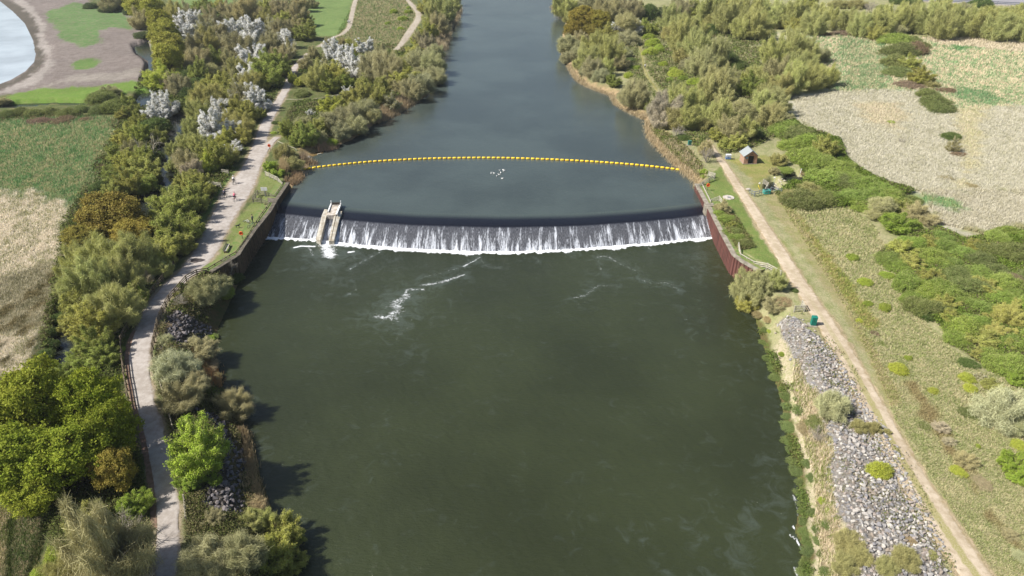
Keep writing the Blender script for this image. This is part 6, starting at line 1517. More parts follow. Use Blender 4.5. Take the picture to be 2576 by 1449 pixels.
# great bramble thicket on the right
th = [Q('H', *p) for p in [(850, 480), (960, 400), (1100, 330), (1280, 320), (1480, 400), (1640, 380), (1800, 290), (1990, 290), (2100, 900), (2100, 1500), (1700, 1330), (1560, 1230), (1420, 1120), (1280, 960), (1040, 790), (1000, 640)]]
hole = [Q('H', *p) for p in [(1640, 500), (1740, 520), (1932, 580), (1932, 660), (1800, 640)]]
RT = random.Random(21); pts = []
for _ in range(6000):
    x = RT.uniform(1900, 2700); y = RT.uniform(560, 1160)
    A_ = np.array([x]); B_ = np.array([y])
    if not inside(A_, B_, th)[0] or inside(A_, B_, hole)[0]: continue
    r = RT.uniform(20, 34)*(1 + (y - 800)/1500)
    if any((x - a)**2 + (y - b)**2 < (.82*(r + c)*.75)**2 for a, b, c in pts): continue
    pts.append((x, y, r))
for k, (x, y, r) in enumerate(pts):
    hx = (x*1.5528 - 3000)*1.932; hy = (y*1.5528 - 750)*1.932
    kd = RT.choice(['bram', 'bram', 'bram', 'dbram', 'haw', 'bram'])
    if hx > 1750 and 600 < hy < 900: kd = RT.choice(['purp', 'dbram', 'bram'])
    if hx > 1350 and 430 < hy < 600: kd = RT.choice(['dbram', 'bram'])
    if 1600 < hx < 1932 and 850 < hy < 1100: kd = 'yell'
    sect = 'in the upper part of the big bramble thicket' if hy < 620 else ('in the middle of the big bramble thicket' if hy < 950 else 'in the lower part of the big bramble thicket')
    PLANTS.append((sect, x, y, r, kd, RT.uniform(1.0, 1.45) if kd not in ('yell', 'haw') else .6))
put('in the middle of the big bramble thicket', 'H', [(1650, 690, 40, 'lbush', 1.1), (1820, 930, 110, 'yell', .7), (1350, 830, 85, 'haw', .7)])
z = 'along the top of the red river wall'
put(z, 'Z', [(545, 740, 66, 'twig', .8), (515, 800, 40, 'bram', .9), (570, 850, 56, 'bram', 1.0), (540, 930, 40, 'bram', .9), (620, 915, 50, 'haw', .6), (600, 990, 46, 'bram', .9), (660, 970, 46, 'dbram', 1.1), (680, 1030, 52, 'bram', 1.0), (745, 1090, 54, 'dbram', 1.2), (640, 1080, 40, 'bram', .9), (610, 1050, 34, 'otwig', .6), (350, 455, 26, 'bush', .8)])
z = 'hanging over the water below the red wall'
put(z, 'G', [(1800, 720, 130, 'willt', 1.0), (1780, 830, 90, 'yell', .9), (1890, 700, 100, 'willt', .9), (1710, 720, 55, 'will', .7), (1760, 590, 50, 'will', .6)])
put(z, 'H', [(60, 660, 90, 'will', .9), (50, 850, 75, 'twig', .6), (120, 820, 50, 'tan', .6), (200, 740, 50, 'ivy', .7), (10, 960, 30, 'tan', .7), (-60, 920, 40, 'tan', .7)])
z = 'among the right bank boulders'
put(z, 'L', [(490, 170, 125, 'pwill', 1.1), (800, 330, 120, 'owill', 1.2), (900, 360, 70, 'owill', 1.1), (690, 320, 60, 'owill', 1.0), (370, 390, 80, 'bare', .9), (840, 650, 125, 'lbush', 1.0), (620, 1200, 110, 'owill', .7), (600, 1370, 115, 'owill', .8), (700, 1300, 80, 'owill', .7), (1040, 1320, 110, 'owill', .75), (900, 1380, 90, 'owill', .7), (1240, 1290, 44, 'owill', .7), (300, 330, 60, 'tan', .5), (400, 300, 60, 'dbram', .5), (1080, 1180, 40, 'tan', .7)])
z = 'on the straw coloured margin of the right bank'
put(z, 'L', [(235, 45, 26, 'bush', .7), (425, 880, 34, 'bush', .8), (460, 955, 24, 'bush', .7), (225, 110, 22, 'weed'), (250, 200, 42, 'weed'), (305, 600, 34, 'weed'), (330, 700, 30, 'weed'), (460, 1060, 34, 'weed'), (410, 1280, 30, 'weed'), (450, 1420, 40, 'weed')])
z = 'at the water edge of the right bank'
put(z, 'L', [(120, 40, 26, 'weed'), (145, 95, 34, 'weed'), (155, 165, 36, 'weed'), (150, 240, 34, 'weed'), (160, 320, 44, 'weed'), (165, 430, 38, 'weed'), (190, 500, 36, 'weed'), (205, 580, 38, 'weed'), (222, 650, 42, 'weed'), (240, 740, 30, 'weed'), (255, 830, 38, 'weed'), (270, 910, 34, 'weed'), (275, 960, 36, 'weed'), (275, 1030, 34, 'weed'), (285, 1110, 34, 'weed'),
             (305, 1190, 40, 'weed'), (315, 1260, 44, 'weed'), (290, 1350, 42, 'weed'), (280, 1430, 40, 'weed'), (345, 970, 30, 'weed'), (375, 1090, 30, 'weed'), (385, 1180, 30, 'weed')])
put(z, 'H', [(-40, 1130, 26, 'weed'), (0, 1250, 30, 'weed'), (40, 1330, 34, 'weed'), (60, 1400, 30, 'weed'), (-20, 1040, 24, 'weed'), (110, 1220, 28, 'bush', .6), (10, 1050, 20, 'bush', .6), (20, 1290, 20, 'weed')])
z = 'at the left end of the weir wall'
put(z, 'Y', [(915, 560, 60, 'gwill', .6), (860, 530, 30, 'gwill', .6), (1150, 110, 50, 'ivy', .6)])
# filler trees so that the belts close up as woodland does
def proj(x, y, z):
    zc_ = y*cT + (CAMH - z)*sT; return (W0/2 + F0*x/zc_, H0/2 + F0*((CAMH - z)*cT - y*sT)/zc_)
WET = [proj(p.x, p.y, -1.0) for p in resample(STREAM_C, 3.0)] + [proj(p[0], p[1], -1.0) for q in (POOL1, POOL2, POND_R, DITCH1) for p in q]
for i, q in enumerate(PLANTS):      # keep the open stretches of water clear
    if q[4] in ('weed', 'dead', 'bare', 'blos') or q[0].startswith('in the foreground'): continue
    d = min(math.hypot(a - q[1], b - q[2]) for a, b in WET[:60] + WET[-60:]) if q[1] < 700 else 1e9
    if 230 < q[2] < 480 and d - 7 < q[3]: PLANTS[i] = (*q[:3], max(d - 7, q[3]*.6), *q[4:])
def fill(zone, poly, kinds, rmin, rmax, n, seed, hf=.8, sp=1.5):
    Rf = random.Random(seed); xs = [a for a, b in poly]; ys = [b for a, b in poly]; c = 0; tries = 0
    while c < n and tries < 4000:
        tries += 1; x = Rf.uniform(min(xs), max(xs)); y = Rf.uniform(min(ys), max(ys))
        if not inside(np.array([x]), np.array([y]), poly)[0]: continue
        r = Rf.uniform(rmin, rmax)*(.62 + .38*(y + 308)/700)
        bad = any(math.hypot(a - x, b - y) < r + 8 for a, b in WET)
        for q in PLANTS:
            d = math.hypot(q[1] - x, q[2] - y)
            if q[4] in ('blos', 'spars', 'cream', 'lime', 'dead') and d < q[3]*.95 + r*.95: bad = True; break
            if d < (q[3] + r)*.36*sp: bad = True; break
        if bad: continue
        PLANTS.append((zone, x, y, r, Rf.choice(kinds), hf)); c += 1
fill('in the grey thicket beyond the stream', [Q('A', *q) for q in [(1330, 30), (1930, 30), (2300, 60), (2320, 250), (2200, 480), (2000, 640), (1800, 560), (1500, 620), (1380, 500)]], ['twig', 'otwig', 'twig', 'haw', 'green', 'otwig'], 20, 32, 26, 61)
fill('in the thicket between the stream and the path', [Q('A', *q) for q in [(1480, 620), (1900, 600), (1960, 820), (1860, 1000), (1780, 1180), (1640, 1280), (1400, 1320), (1270, 1200), (1400, 980), (1440, 760)]], ['will', 'otwig', 'haw', 'haw', 'green', 'will'], 20, 32, 16, 62)
fill('in the belt beside the stream on the left', [Q('A', *q) for q in [(880, 760), (1060, 860), (1240, 920), (1200, 1100), (1200, 1440), (760, 1449), (900, 1200), (860, 1050), (1000, 960)]], ['haw', 'green', 'ivy', 'haw', 'otwig'], 20, 32, 14, 63)
fill('in the shady belt left of the curving path', [Q('E', *q) for q in [(560, 480), (1150, 420), (1450, 60), (1480, 260), (1330, 480), (1100, 760), (950, 920), (820, 1180), (600, 1320), (480, 1000), (450, 700)]], ['haw', 'green', 'will', 'haw', 'will'], 28, 42, 14, 64)
fill('along the upper left riverbank', [Q('B', *q) for q in [(560, 760), (850, 620), (900, 460), (1180, 400), (1360, 420), (1330, 600), (1150, 700), (900, 860), (760, 980), (560, 1020), (320, 1040), (260, 920)]], ['haw', 'twig', 'gwill', 'otwig', 'gwill'], 20, 30, 14, 65)
fill('in the willow belt of the right bank', [Q('C', *q) for q in [(1150, 130), (1500, 100), (1600, 350), (1750, 480), (1930, 600), (1930, 860), (1860, 1060), (1640, 1120), (1420, 900), (1150, 960), (1080, 840), (1230, 700), (1480, 720), (1350, 520), (1200, 300)]], ['will', 'will', 'haw', 'otwig', 'gwill', 'willt'], 22, 32, 12, 66)
fill('in the tree belt along the top right', [Q('C', *q) for q in [(1400, 20), (1930, 20), (3860, 70), (3860, 260), (2900, 200), (1850, 220), (1480, 130)]], ['will', 'owill', 'will', 'haw', 'gwill'], 24, 34, 22, 67)
fill('on the far right river edge', [Q('C', *q) for q in [(420, 20), (1000, 20), (1150, 120), (960, 240), (880, 420), (700, 600), (480, 480), (400, 300)]], ['will', 'gwill', 'haw', 'twig'], 20, 30, 8, 68)
build_plants()
# ------------------------------------------------------------------ reeds, dry grass and meadow tufts (nobody could count these)
def blades(name, X, Y, h, w, cols, label, lean=.35, cat='grass', zmin=-9, per=3, spread=.22, zoff=0.0, group=None):
    R = np.random.default_rng(len(X)); n = len(X)
    Z = relief(X, Y)
    ok = Z > zmin; X, Y, Z, h, w, cols = X[ok], Y[ok], Z[ok], h[ok], w[ok], cols[ok]; n = len(X)
    ci = np.repeat(np.arange(n), per); m = len(ci)
    a = R.uniform(0, 2*PI, m); hh = h[ci]*R.uniform(.6, 1.15, m); ww = w[ci]*R.uniform(.7, 1.2, m)
    bx = X[ci] + R.normal(0, 1, m)*spread*h[ci]; by = Y[ci] + R.normal(0, 1, m)*spread*h[ci]; bz = Z[ci] - .04 + zoff
    la = R.uniform(0, 2*PI, m); ll = hh*lean*R.uniform(.2, 1.3, m)
    dx, dy = np.cos(a)*ww/2, np.sin(a)*ww/2
    tx, ty = bx + np.cos(la)*ll + hh*.12, by + np.sin(la)*ll; tz = bz + hh
    V = np.stack([np.stack([bx - dx, by - dy, bz], 1), np.stack([bx + dx, by + dy, bz], 1), np.stack([tx + dx*.3, ty + dy*.3, tz], 1), np.stack([tx - dx*.3, ty - dy*.3, tz], 1)], 1).reshape(-1, 3)
    me = mesh_np(name, V, np.arange(m*4).reshape(-1, 4), (MBL,))
    c = cols[ci]*R.uniform(1.35, 1.85, (m, 1))
    add_attr(me, 'col', np.repeat(c, 4, 0), typ='FLOAT_COLOR')
    return tag(obj(name, me), label, cat, group, kind='stuff')
m, nt, b, out = newmat('blade_material'); nt.links.new(attr(nt, 'col', 'Color'), b.inputs['Base Color']); b.inputs['Roughness'].default_value = .85; b.inputs['Specular IOR Level'].default_value = .1
t = nt.nodes.new('ShaderNodeBsdfTranslucent'); nt.links.new(attr(nt, 'col', 'Color'), t.inputs[0]); ms = nt.nodes.new('ShaderNodeMixShader'); ms.inputs[0].default_value = .25
nt.links.new(b.outputs[0], ms.inputs[1]); nt.links.new(t.outputs[0], ms.inputs[2]); nt.links.new(ms.outputs[0], out.inputs[0])
MBL = m
def scatter(polyP, n, seed, zp=0.0):
    R = np.random.default_rng(seed); a = np.array(polyP)
    x0, y0 = a.min(0); x1, y1 = a.max(0)
    px = R.uniform(max(x0, -160), min(x1, 2740), n*3); py = R.uniform(max(y0, -60), min(y1, 1560), n*3)
    k = inside(px, py, [tuple(p) for p in polyP]); px, py = px[k][:n], py[k][:n]
    g = [G(p, q, zp) for p, q in zip(px, py)]
    return np.array([p[0] for p in g]), np.array([p[1] for p in g]), py
def clear(X, Y, pad=.25, rv=1.6):
    ok = sdf(X, Y, RIVER) > rv
    for n in PATHS:
        if n != 'T': ok &= path_sd(X, Y, n) > pad
    for q in RKP: ok &= ~inside(X, Y, q)
    return ok
def meadow(name, poly, n, seed, hpx, label, cat='grass', wpx=1.6, lean=.5, hmax=.8):
    X, Y, py = scatter(poly, n, seed); ok = clear(X, Y); X, Y, py = X[ok], Y[ok], py[ok]
    A, B, S = ground_cols(X, Y); R = np.random.default_rng(seed + 1)
    nn = vnoise(X, Y, .7, 3)*.5 + vnoise(X, Y, 2.2, 8)*.3
    pick = (R.uniform(0, 1, len(X)) + nn*.6) < S
    c = np.where(pick[:, None], B, A)
    pm = cT*(py + 308)/CAMH
    blades(name, X, Y, np.minimum(hpx/pm, hmax)*R.uniform(.6, 1.3, len(X)), wpx/pm, c, label, lean, cat)
meadow('dry_grass', [Q('E', *p) for p in [(-60, -20), (520, 40), (560, 200), (500, 520), (440, 830), (330, 1100), (250, 1400), (-60, 1440)]], 26000, 3, 6, 'pale flattened straw coloured grass at the left edge', 'grass')
meadow('marsh_grass', [Q('A', *p) for p in [(-60, 890), (700, 870), (900, 900), (860, 1150), (700, 1400), (640, 1560), (-60, 1560)]], 26000, 4, 6, 'green and straw mottled marsh grass on the left field', 'grass')
meadow('meadow_grass', [Q('H', *p) for p in [(40, -10), (600, 100), (800, 250), (1000, 600), (1200, 1000), (1600, 1350), (1960, 1449)]] + [Q('L', *p) for p in [(1960, 1480), (1500, 1480), (1100, 600), (850, 0)]] + [Q('H', *p) for p in [(600, 900), (300, 420)]], 42000, 5, 5, 'rough green and straw meadow grass right of the sandy track', 'grass')
meadow('reed_bed', [Q('D', *p) for p in [(180, 740), (480, 700), (900, 690), (1150, 700), (1390, 840), (1640, 815), (2000, 800), (2000, 1500), (1500, 1500), (860, 1400), (600, 1230), (480, 1050), (250, 930)]] + [Q('H', *p) for p in [(1100, 60), (1300, 230)]][:0], 60000, 6, 4.6, 'pale beige bed of dead reeds on the right', 'reeds', 1.05, .45, 1.6)
meadow('reed_fringe', [Q('H', *p) for p in [(1150, 0), (2000, -20), (2000, 300), (1640, 320), (1300, 240)]], 16000, 16, 8, 'pale reeds between the bramble thicket and the meadow on the right', 'reeds', 1.4, .45, 1.6)
meadow('rough_pasture', [Q('D', *p) for p in [(200, 250), (1950, 300), (1950, 820), (1400, 840), (1100, 690), (480, 700), (400, 500)]], 40000, 7, 5, 'mottled green and straw rough pasture on the far right', 'grass', 1.5, .5, 1.2)
meadow('rough_grass', [Q('B', *p) for p in [(600, 280), (760, -20), (1110, -20), (1200, 120), (1050, 380), (900, 430)]], 14000, 8, 3.6, 'rough straw tinted grass between the two far paths', 'grass', 1.2, .5, .8)
meadow('bank_straw', [Q('L', *p) for p in [(230, -300), (400, 0), (470, 300), (540, 900), (600, 1480), (330, 1480), (330, 1100), (200, 250)]], 14000, 9, 11, 'pale straw grass on the right bank between weeds and boulders', 'grass', 1.7, .6, .7)
meadow('scrub_grass', [Q('C', *p) for p in [(820, 430), (1000, 300), (1120, 420), (1300, 560), (1480, 720), (1150, 720), (900, 640)]], 9000, 10, 4.5, 'rough grass among the bushes beside the narrow right bank path', 'grass', 1.4, .5, .8)
def cover(name, poly, n, seed, size, cols, label, hmul=1.0, zp=0.0, rv=1.6, rk=False):
    X, Y, py = scatter(poly, n, seed, zp); ok = clear(X, Y, .8, rv) if not rk else sdf(X, Y, RIVER) > rv; X, Y, py = X[ok], Y[ok], py[ok]; R = np.random.default_rng(seed)
    dry = seg_dist(X, Y, STREAM_C) > 2.4
    for q_ in (POND_R, BASIN_R, POOL1, POOL2, DITCH1): dry &= sdf(X, Y, q_) > .9
    X, Y, py = X[dry], Y[dry], py[dry]
    pm = cT*(py + 308)/CAMH
    if zp: keep_ = vnoise(X, Y, .5, 6) > -.25; X, Y, py, pm = X[keep_], Y[keep_], py[keep_], pm[keep_]
    k = len(X); Z = relief(X, Y); hump = (.25 + .9*np.clip(.5 + .5*vnoise(X, Y, .28, 4), 0, 1))*hmul
    per = 5; ci = np.repeat(np.arange(k), per); m = len(ci)
    c = np.stack([X[ci] + R.normal(0, .25, m), Y[ci] + R.normal(0, .25, m), Z[ci] + hump[ci]*R.uniform(.3, 1.0, m)], 1)
    nrm = unit(R.normal(size=(m, 3))*.8 + np.array([0, 0, .9])); a = unit(np.cross(nrm, R.normal(size=(m, 3)))); b = np.cross(nrm, a)
    s = (size/pm[ci])[:, None]*R.uniform(.6, 1.3, (m, 1))
    V = np.stack([c + a*s, c + b*s*.7, c - a*s, c - b*s*.7], 1).reshape(-1, 3)
    me = mesh_np(name, V, np.arange(m*4).reshape(-1, 4), (MBL,))
    pick = np.clip((vnoise(X, Y, .35, 2)*.5 + .5 + R.normal(0, .25, k)), 0, 1)*(len(cols) - 1)
    C_ = np.array([C(*q) for q in cols]); col = C_[np.round(pick).astype(int)][ci]*R.uniform(.75, 1.45, (m, 1))
    add_attr(me, 'col', np.repeat(col, 4, 0), typ='FLOAT_COLOR')
    tag(obj(name, me), label, 'undergrowth', kind='stuff')
cover('bramble_cover', [Q('H', *p) for p in [(840, 470), (960, 390), (1100, 320), (1280, 290), (1480, 360), (1640, 340), (1800, 270), (2050, 250), (2100, 900), (2100, 1500), (1720, 1360), (1560, 1260), (1410, 1140), (1260, 980), (1030, 800), (980, 640)]], 60000, 51, 2.0, [(106, 128, 50), (134, 154, 70), (120, 138, 62), (128, 118, 90), (148, 160, 84)], 'tangled low bramble undergrowth filling the big thicket on the right', 1.0)
cover('bramble_cover', [Q('D', *p) for p in [(40, 930), (200, 920), (330, 1000), (540, 1060), (580, 1200), (700, 1290), (900, 1390), (1100, 1449)]] + [Q('H', *p) for p in [(900, 90), (760, 130), (540, 110), (380, 110), (150, 90), (60, 20)]] + [Q('D', *p) for p in [(260, 1320), (230, 1180), (120, 1080)]], 26000, 52, 1.7, [(96, 116, 44), (124, 144, 62), (110, 128, 56), (118, 106, 84)], 'tangled low undergrowth in the bramble band beside the reed bed', 1.4)
cover('undergrowth', [Q('P', *p) for p in [(120, 1300), (100, 900), (160, 560), (260, 380), (330, 260), (400, 60), (740, 0), (720, 200), (640, 320), (590, 420), (500, 560), (420, 690), (330, 800), (300, 900), (300, 1000), (340, 1060), (370, 1280), (380, 1449), (300, 1500), (150, 1500)]], 50000, 53, 2.1, [(82, 96, 44), (112, 124, 62), (104, 100, 66), (126, 138, 72)], 'shaded leafy undergrowth beneath the trees left of the path')
cover('undergrowth', [Q('P', *p) for p in [(1450, 130), (1440, 30), (1700, 20), (1950, 60), (1960, 220), (1980, 330), (1900, 370), (1790, 400), (1700, 330), (1620, 210), (1560, 170)]], 26000, 54, 1.8, [(104, 120, 56), (132, 142, 84), (140, 134, 96), (120, 136, 62)], 'rough leafy undergrowth beneath the right bank willows')
cover('undergrowth', [Q('P', *p) for p in [(740, 260), (880, 240), (820, 150), (760, 190), (730, 160), (900, 110), (1060, 120), (1100, 0), (1150, 30), (1110, 130), (1090, 210), (1000, 260), (940, 320), (860, 370), (780, 360), (700, 340)]], 18000, 55, 1.7, [(96, 112, 52), (124, 134, 76), (130, 122, 88)], 'rough undergrowth along the upper left riverbank')
cover('bank_scrub', [Q('P', *p) for p in [(470, 700), (560, 690), (600, 700), (570, 790), (545, 860), (540, 980), (600, 1060), (640, 1150), (670, 1290), (740, 1460), (470, 1460), (455, 1260), (430, 1100), (400, 1000), (395, 860), (420, 760)]], 20000, 56, 2.2, [(96, 104, 54), (120, 116, 78), (132, 124, 88), (106, 122, 54)], 'scrubby low growth on the steep bank between path and lower river')
cover('waterside_weeds', [Q('H', *p) for p in [(-60, 1030), (20, 1180), (80, 1300), (110, 1449)]] + [Q('L', *p) for p in [(170, 60), (200, 200), (205, 400), (250, 560), (280, 760), (310, 960), (340, 1180), (340, 1449), (270, 1449), (290, 1200), (265, 1000), (235, 800), (200, 640), (170, 500), (140, 330), (135, 180), (100, 40)]] + [Q('H', *p) for p in [(20, 1400), (-30, 1250), (-90, 1050)]], 4500, 57, 2.2, [(104, 124, 62), (126, 140, 74), (120, 118, 72)], 'low green weeds lining the waterline of the right bank', .7, -3.5, .05)
cover('rock_weeds', [Q('H', *p) for p in [(60, 1000), (250, 960), (600, 1350), (790, 1730), (600, 1600), (250, 1449)]] + [Q('L', *p) for p in [(1000, 600), (1300, 1260), (1380, 1500), (1100, 1449), (560, 1100), (440, 500)]], 1500, 59, 1.9, [(150, 146, 104), (124, 134, 76), (168, 156, 118)], 'thin weeds and straw growing between the right bank rocks', .35, -1.6, .6, True)
cover('wall_scrub', [Q('Z', *p) for p in [(490, 770), (560, 780), (650, 830), (710, 940), (790, 1060), (800, 1130), (720, 1150), (640, 1130), (560, 1000), (470, 830)]], 3000, 60, 1.8, [(112, 126, 60), (142, 140, 88), (128, 118, 84)], 'scrub of brambles growing along the top of the red wall', .8, 0.0, .5)
cover('bank_scrub', [Q('C', *p) for p in [(1010, 900), (1100, 960), (1300, 1100), (1420, 1240), (1440, 1330), (1380, 1380), (1230, 1200), (1060, 1030)]], 5000, 58, 1.8, [(112, 128, 62), (148, 142, 96), (128, 138, 70), (176, 162, 122)], 'mixed green and straw scrub behind the reeds on the right bank', .7)
# reeds fringing the water
meadow('corner_grass', [Q('I', *p) for p in [(-120, 930), (380, 900), (340, 1100), (250, 1449), (240, 1560), (-120, 1560)]], 9000, 17, 9, 'tufted straw and green grass in the bottom left corner', 'grass')
def fringe(name, key, pts, zl, n, wd, hm, seed, label, col=(190, 176, 146), col2=(160, 144, 112)):
    R = np.random.default_rng(seed); c = resample(PL(key, pts, zl), .6)
    cc = np.array([[p.x, p.y] for p in c]); i = R.integers(0, len(cc), n); j = R.normal(0, wd/2, (n, 2))
    X = cc[i, 0] + j[:, 0]; Y = cc[i, 1] + j[:, 1]
    t = R.uniform(0, 1, (n, 1)); col = np.array(C(*col))*t + np.array(C(*col2))*(1 - t)
    Z = relief(X, Y); ok = Z > zl - 1.2; X, Y, col = X[ok], Y[ok], col[ok]; n = len(X)
    blades(name, X, Y, hm*R.uniform(.6, 1.2, n), np.full(n, .05)*(1 + Y/150), col, label, .25, 'reeds', per=4, spread=.12)
fringe('reeds', 'C', [(1400, 1420), (1320, 1330), (1240, 1250), (1140, 1150), (1040, 1040), (1020, 930)], ZU, 1100, 1.6, 1.0, 31, 'beige reeds at the water edge where the boom meets the right bank')
fringe('reeds', 'C', [(1180, 1100), (1260, 1150), (1320, 1230), (1360, 1320)], -.5, 450, 2.6, 1.1, 32, 'tall beige reeds behind the right end of the boom')
fringe('reeds', 'C', [(1000, 900), (870, 850), (780, 800), (740, 730), (640, 690), (530, 640), (460, 570), (420, 500)], ZU, 2200, 1.2, .8, 33, 'thin straw fringe along the right shore above the boom')
fringe('reeds', 'C', [(340, 60), (400, 100), (470, 90), (480, 60)], ZU, 1800, 3.2, 2.2, 34, 'pale reeds on the far right point of the river')
fringe('reeds', 'B', [(920, 915), (1000, 875), (1080, 830), (1170, 770)], ZU, 2200, 2.0, 1.7, 35, 'beige reeds along the left shore below the grey willows', (196, 176, 144))
fringe('reeds', 'B', [(1385, 380), (1410, 320), (1440, 230), (1500, 140), (1530, 70)], ZU, 2400, 3.0, 2.4, 36, 'pale reeds along the far left shore of the river')
fringe('reeds', 'B', [(450, 1110), (500, 1130), (590, 1120)], ZU, 600, 1.6, 1.5, 37, 'pinkish reeds beside the landing stage', (196, 164, 140))
fringe('reeds', 'B', [(215, 1270), (225, 1330)], ZU + .6, 330, .9, 1.8, 38, 'upright tan reed clump behind the left end of the boom', (188, 170, 130))
fringe('reeds', 'B', [(330, 1320), (310, 1370), (270, 1390)], ZU, 450, 1.2, 1.2, 39, 'tan reeds at the corner of the left river wall', (196, 168, 136))
fringe('reeds', 'B', [(360, 1230), (450, 1240)], ZU, 350, 1.0, 1.2, 40, 'sparse grey reeds just above the left end of the boom', (164, 146, 128))
fringe('reeds', 'I', [(1830, 370), (1870, 480), (1890, 600), (1900, 720)], ZD, 450, .6, .9, 41, 'tall tan reeds at the lower left water edge', (180, 160, 126))
fringe('reeds', 'I', [(1900, 760), (1935, 860), (1960, 950)], ZD, 600, .7, .9, 42, 'pale reeds beside the lower left willow', (210, 186, 146))
fringe('reeds', 'E', [(1540, 1290), (1580, 1360), (1600, 1440)], ZD + .6, 900, 1.2, .9, 43, 'orange brown dead stems below the grey bushes', (190, 142, 92))
# ------------------------------------------------------------------ rock armour
def rock_mesh(seed):
    import bmesh
    R = random.Random(seed); bm = bmesh.new()
    pts = []
    for _ in range(13):
        v = Vector((R.gauss(0, 1), R.gauss(0, 1), R.gauss(0, 1))).normalized(); v = Vector((v.x*R.uniform(.8, 1.1), v.y*R.uniform(.6, .9), v.z*R.uniform(.5, .75))); bm.verts.new(v)
    res = bmesh.ops.convex_hull(bm, input=bm.verts); 
    bmesh.ops.delete(bm, geom=[g for g in res['geom_interior'] if isinstance(g, bmesh.types.BMVert)], context='VERTS')
    bmesh.ops.triangulate(bm, faces=bm.faces)
    me = bpy.data.meshes.new('boulder'); bm.to_mesh(me); bm.free(); return me
m, nt, b, out = newmat('boulder_material')
oc = nt.nodes.new('ShaderNodeObjectInfo').outputs['Color']
nn = noise(nt, geopos(nt), 4, 5, .65)
nt.links.new(mix_(nt, 1.0, oc, math_vec_gray(nt, remap(nt, nn, .3, .7, .72, 1.22, False)), 'MULTIPLY'), b.inputs['Base Color']); b.inputs['Roughness'].default_value = .9; bump(nt, b, nn, .5, .08)
M_RK = m
m, nt, b, out = newmat('riprap_material')
nn = noise(nt, geopos(nt), 4, 5, .65)
nt.links.new(mix_(nt, 1.0, attr(nt, 'col', 'Color'), math_vec_gray(nt, remap(nt, nn, .3, .7, .72, 1.22, False)), 'MULTIPLY'), b.inputs['Base Color']); b.inputs['Roughness'].default_value = .9; bump(nt, b, nn, .5, .08)
M_RR = m
RM = [rock_mesh(100 + i) for i in range(12)]
for me in RM: me.materials.append(M_RK)
def rocks():
    RR = random.Random(3); allr = []
    for pi, (poly, place) in enumerate(zip(RKP, ('on the right bank below the green cabinet', 'in the nearer rock slope of the right bank', 'in the dark rock pile left of the lower river', 'in the small dark rock pile by the nearest left reeds'))):
        xs = [p[0] for p in poly]; ys = [p[1] for p in poly]
        step = .36 if pi < 2 else .48
        y = min(ys)
        while y < max(ys):
            x = min(xs)
            while x < max(xs):
                qx = x + RR.uniform(-.2, .2); qy = y + RR.uniform(-.2, .2)
                if float(sdf(np.array([qx]), np.array([qy]), poly)[0]) < RR.uniform(-.5, .6):
                    s = RR.uniform(.12, .29)*(1.3 if pi >= 2 else 1.0)*(1.3 if RR.random() < .12 else 1)
                    allr.append([qx, qy, s, pi, place])
                x += step
            y += step
    A = np.array([[r[0], r[1]] for r in allr]); z = relief(A[:, 0], A[:, 1])
    dist = np.hypot(np.hypot(A[:, 0], A[:, 1]), CAMH)
    size = np.array([r[2] for r in allr])/dist
    vis = (A[:, 1] > 40)
    order = np.argsort(-size*vis)
    ind = set(order[:290].tolist())
    V = []; F = []; Cc = []; nv = 0
    TONE = {0: [(170, 167, 162), (156, 153, 150), (188, 182, 174), (172, 160, 150), (144, 142, 144), (204, 198, 188), (156, 144, 130)], 1: [(118, 114, 116), (98, 94, 96), (138, 130, 128), (106, 98, 92)]}
    rm = [(np.array([v.co[:] for v in me.vertices]), np.array([p.vertices[:] for p in me.polygons])) for me in RM]
    buckets = {}
    for i, (x, y, s, pi, place) in enumerate(allr):
        col = C(*RR.choice(TONE[0 if pi < 2 else 1])); E = (RR.uniform(-.5, .5), RR.uniform(-.5, .5), RR.uniform(0, 6.28)); k = RR.randrange(12)
        zz = float(z[i]) + s*.28
        if i in ind:
            o = obj('boulder', RM[k], None, (x, y, zz)); o.rotation_euler = E; o.scale = (s*1.12, s*1.12, s*1.05); o.color = (*col, 1)
            tag(o, 'angular grey boulder ' + place if pi < 2 else 'angular dark grey boulder ' + place, 'boulder', 'loose boulders ' + place)
        else:
            v, f = rm[k]; M = np.array(Matrix.Rotation(E[2], 3, 'Z') @ Matrix.Rotation(E[1], 3, 'Y') @ Matrix.Rotation(E[0], 3, 'X'))
            V.append((v*s*1.12) @ M.T + np.array([x, y, zz])); F.append(f + nv); nv += len(v); Cc.append(np.repeat([col], len(v), 0))
    me = mesh_np('riprap', np.vstack(V), np.vstack(F), (M_RR,)); add_attr(me, 'col', np.vstack(Cc), typ='FLOAT_COLOR')
    tag(obj('riprap', me), 'mass of grey broken rock armouring the river banks', 'rocks', kind='stuff')
rocks()
# pale stones round the small pond
RR = random.Random(9)
for k in range(34):
    x = RR.uniform(1110, 1470); y = RR.uniform(520, 780)
    if k > 28: x, y = RR.uniform(2010, 2180), RR.uniform(470, 590)
    p = GQ('X', x, y, -.3); s = RR.uniform(.2, .36)
    o = obj('pale_stone', RM[k % 12], None, (p[0], p[1], max(hz(*p), -1.1) + s*.3)); o.scale = (s, s, s); o.rotation_euler = (RR.uniform(-.5, .5), 0, RR.uniform(0, 6)); o.color = (*C(208, 200, 176), 1)
    tag(o, 'pale stone heaped between the outfall railings and the small dark pond' if k <= 28 else 'pale stone at the far right edge of the small dark pond', 'stone', 'pale stones round the pond')
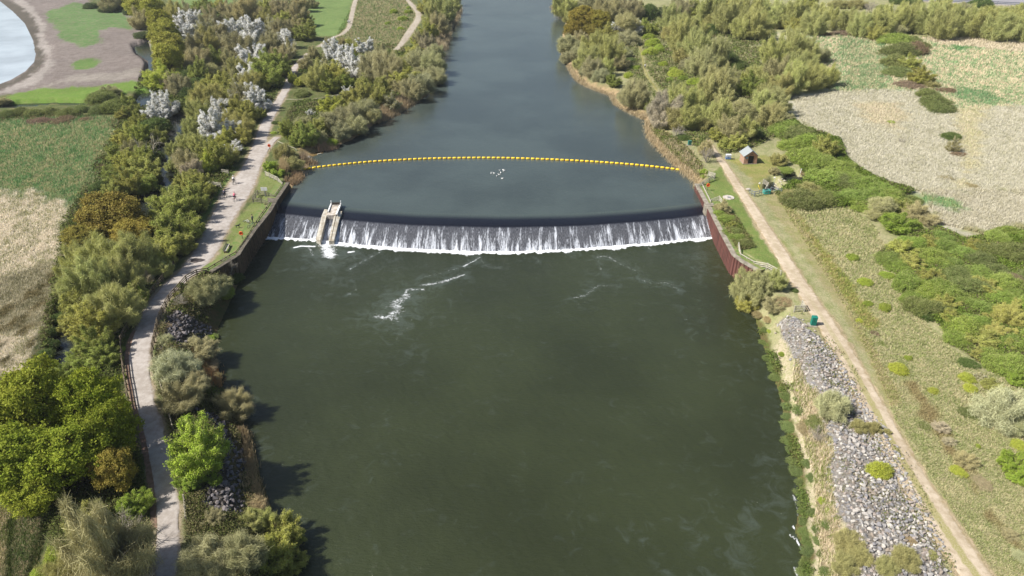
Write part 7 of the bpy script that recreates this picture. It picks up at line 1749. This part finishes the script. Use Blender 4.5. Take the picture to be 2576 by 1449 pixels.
# ------------------------------------------------------------------ air
HAZE = 0.00011
def haze():
    o = MB(); o.box((0, 560, 32), (2600, 1500, 80))
    me = bpy.data.meshes.new('haze'); me.from_pydata([tuple(v) for v in o.V], [], o.F4)
    m = bpy.data.materials.new('haze_material'); m.use_nodes = True; nt = m.node_tree; nt.nodes.clear()
    out = nt.nodes.new('ShaderNodeOutputMaterial'); v = nt.nodes.new('ShaderNodeVolumePrincipled')
    v.inputs['Color'].default_value = (.86, .92, 1.0, 1); v.inputs['Density'].default_value = HAZE; v.inputs['Anisotropy'].default_value = .2
    nt.links.new(v.outputs[0], out.inputs['Volume'])
    me.materials.append(m); me.update(); tag(obj('haze', me), 'thin pale haze over the valley', 'haze', kind='stuff')
if HAZE > 0: haze()
# ------------------------------------------------------------------ light, sky, camera
SUN_EL = math.radians(46); sh = math.radians(13)         # shadows run this way from +X
sd = Vector((-math.cos(sh)*math.cos(SUN_EL), -math.sin(sh)*math.cos(SUN_EL), math.sin(SUN_EL)))
L = bpy.data.lights.new('sun', 'SUN'); L.energy = 4.9; L.angle = math.radians(.53); L.color = (1.0, .955, .89)
lo = bpy.data.objects.new('sun', L); COL.objects.link(lo); lo.rotation_euler = sd.to_track_quat('Z', 'Y').to_euler(); lo.location = (0, 0, 200)
w = bpy.data.worlds.new('World'); SC.world = w; w.use_nodes = True; nt = w.node_tree; nt.nodes.clear()
bg = nt.nodes.new('ShaderNodeBackground'); sk = nt.nodes.new('ShaderNodeTexSky'); ow = nt.nodes.new('ShaderNodeOutputWorld')
sk.sky_type = 'NISHITA'; sk.sun_disc = False; sk.sun_elevation = SUN_EL; sk.sun_rotation = math.atan2(sd.x, sd.y); sk.air_density = 1.0; sk.dust_density = 2.1; sk.ozone_density = 1.0
bg.inputs[1].default_value = .076
nt.links.new(sk.outputs[0], bg.inputs[0]); nt.links.new(bg.outputs[0], ow.inputs[0])
cd = bpy.data.cameras.new('camera'); cam = bpy.data.objects.new('camera', cd); COL.objects.link(cam)
cd.sensor_width = 36; cd.lens = 36*F0/W0; cd.clip_start = 1; cd.clip_end = 20000
cam.location = (0, 0, CAMH); cam.rotation_euler = (PI/2 - PITCH, 0, 0); SC.camera = cam
vs = SC.view_settings; vs.view_transform = 'Standard'; vs.look = 'None'; vs.exposure = 0.60; vs.gamma = 1.0; vs.use_curve_mapping = False
cy = SC.cycles; cy.max_bounces = 5; cy.diffuse_bounces = 2; cy.glossy_bounces = 2; cy.transmission_bounces = 2; cy.transparent_max_bounces = 32; cy.volume_bounces = 0
cy.caustics_reflective = False; cy.caustics_refractive = False
try: cy.use_denoising = True; cy.denoiser = 'OPENIMAGEDENOISE'
except Exception: pass
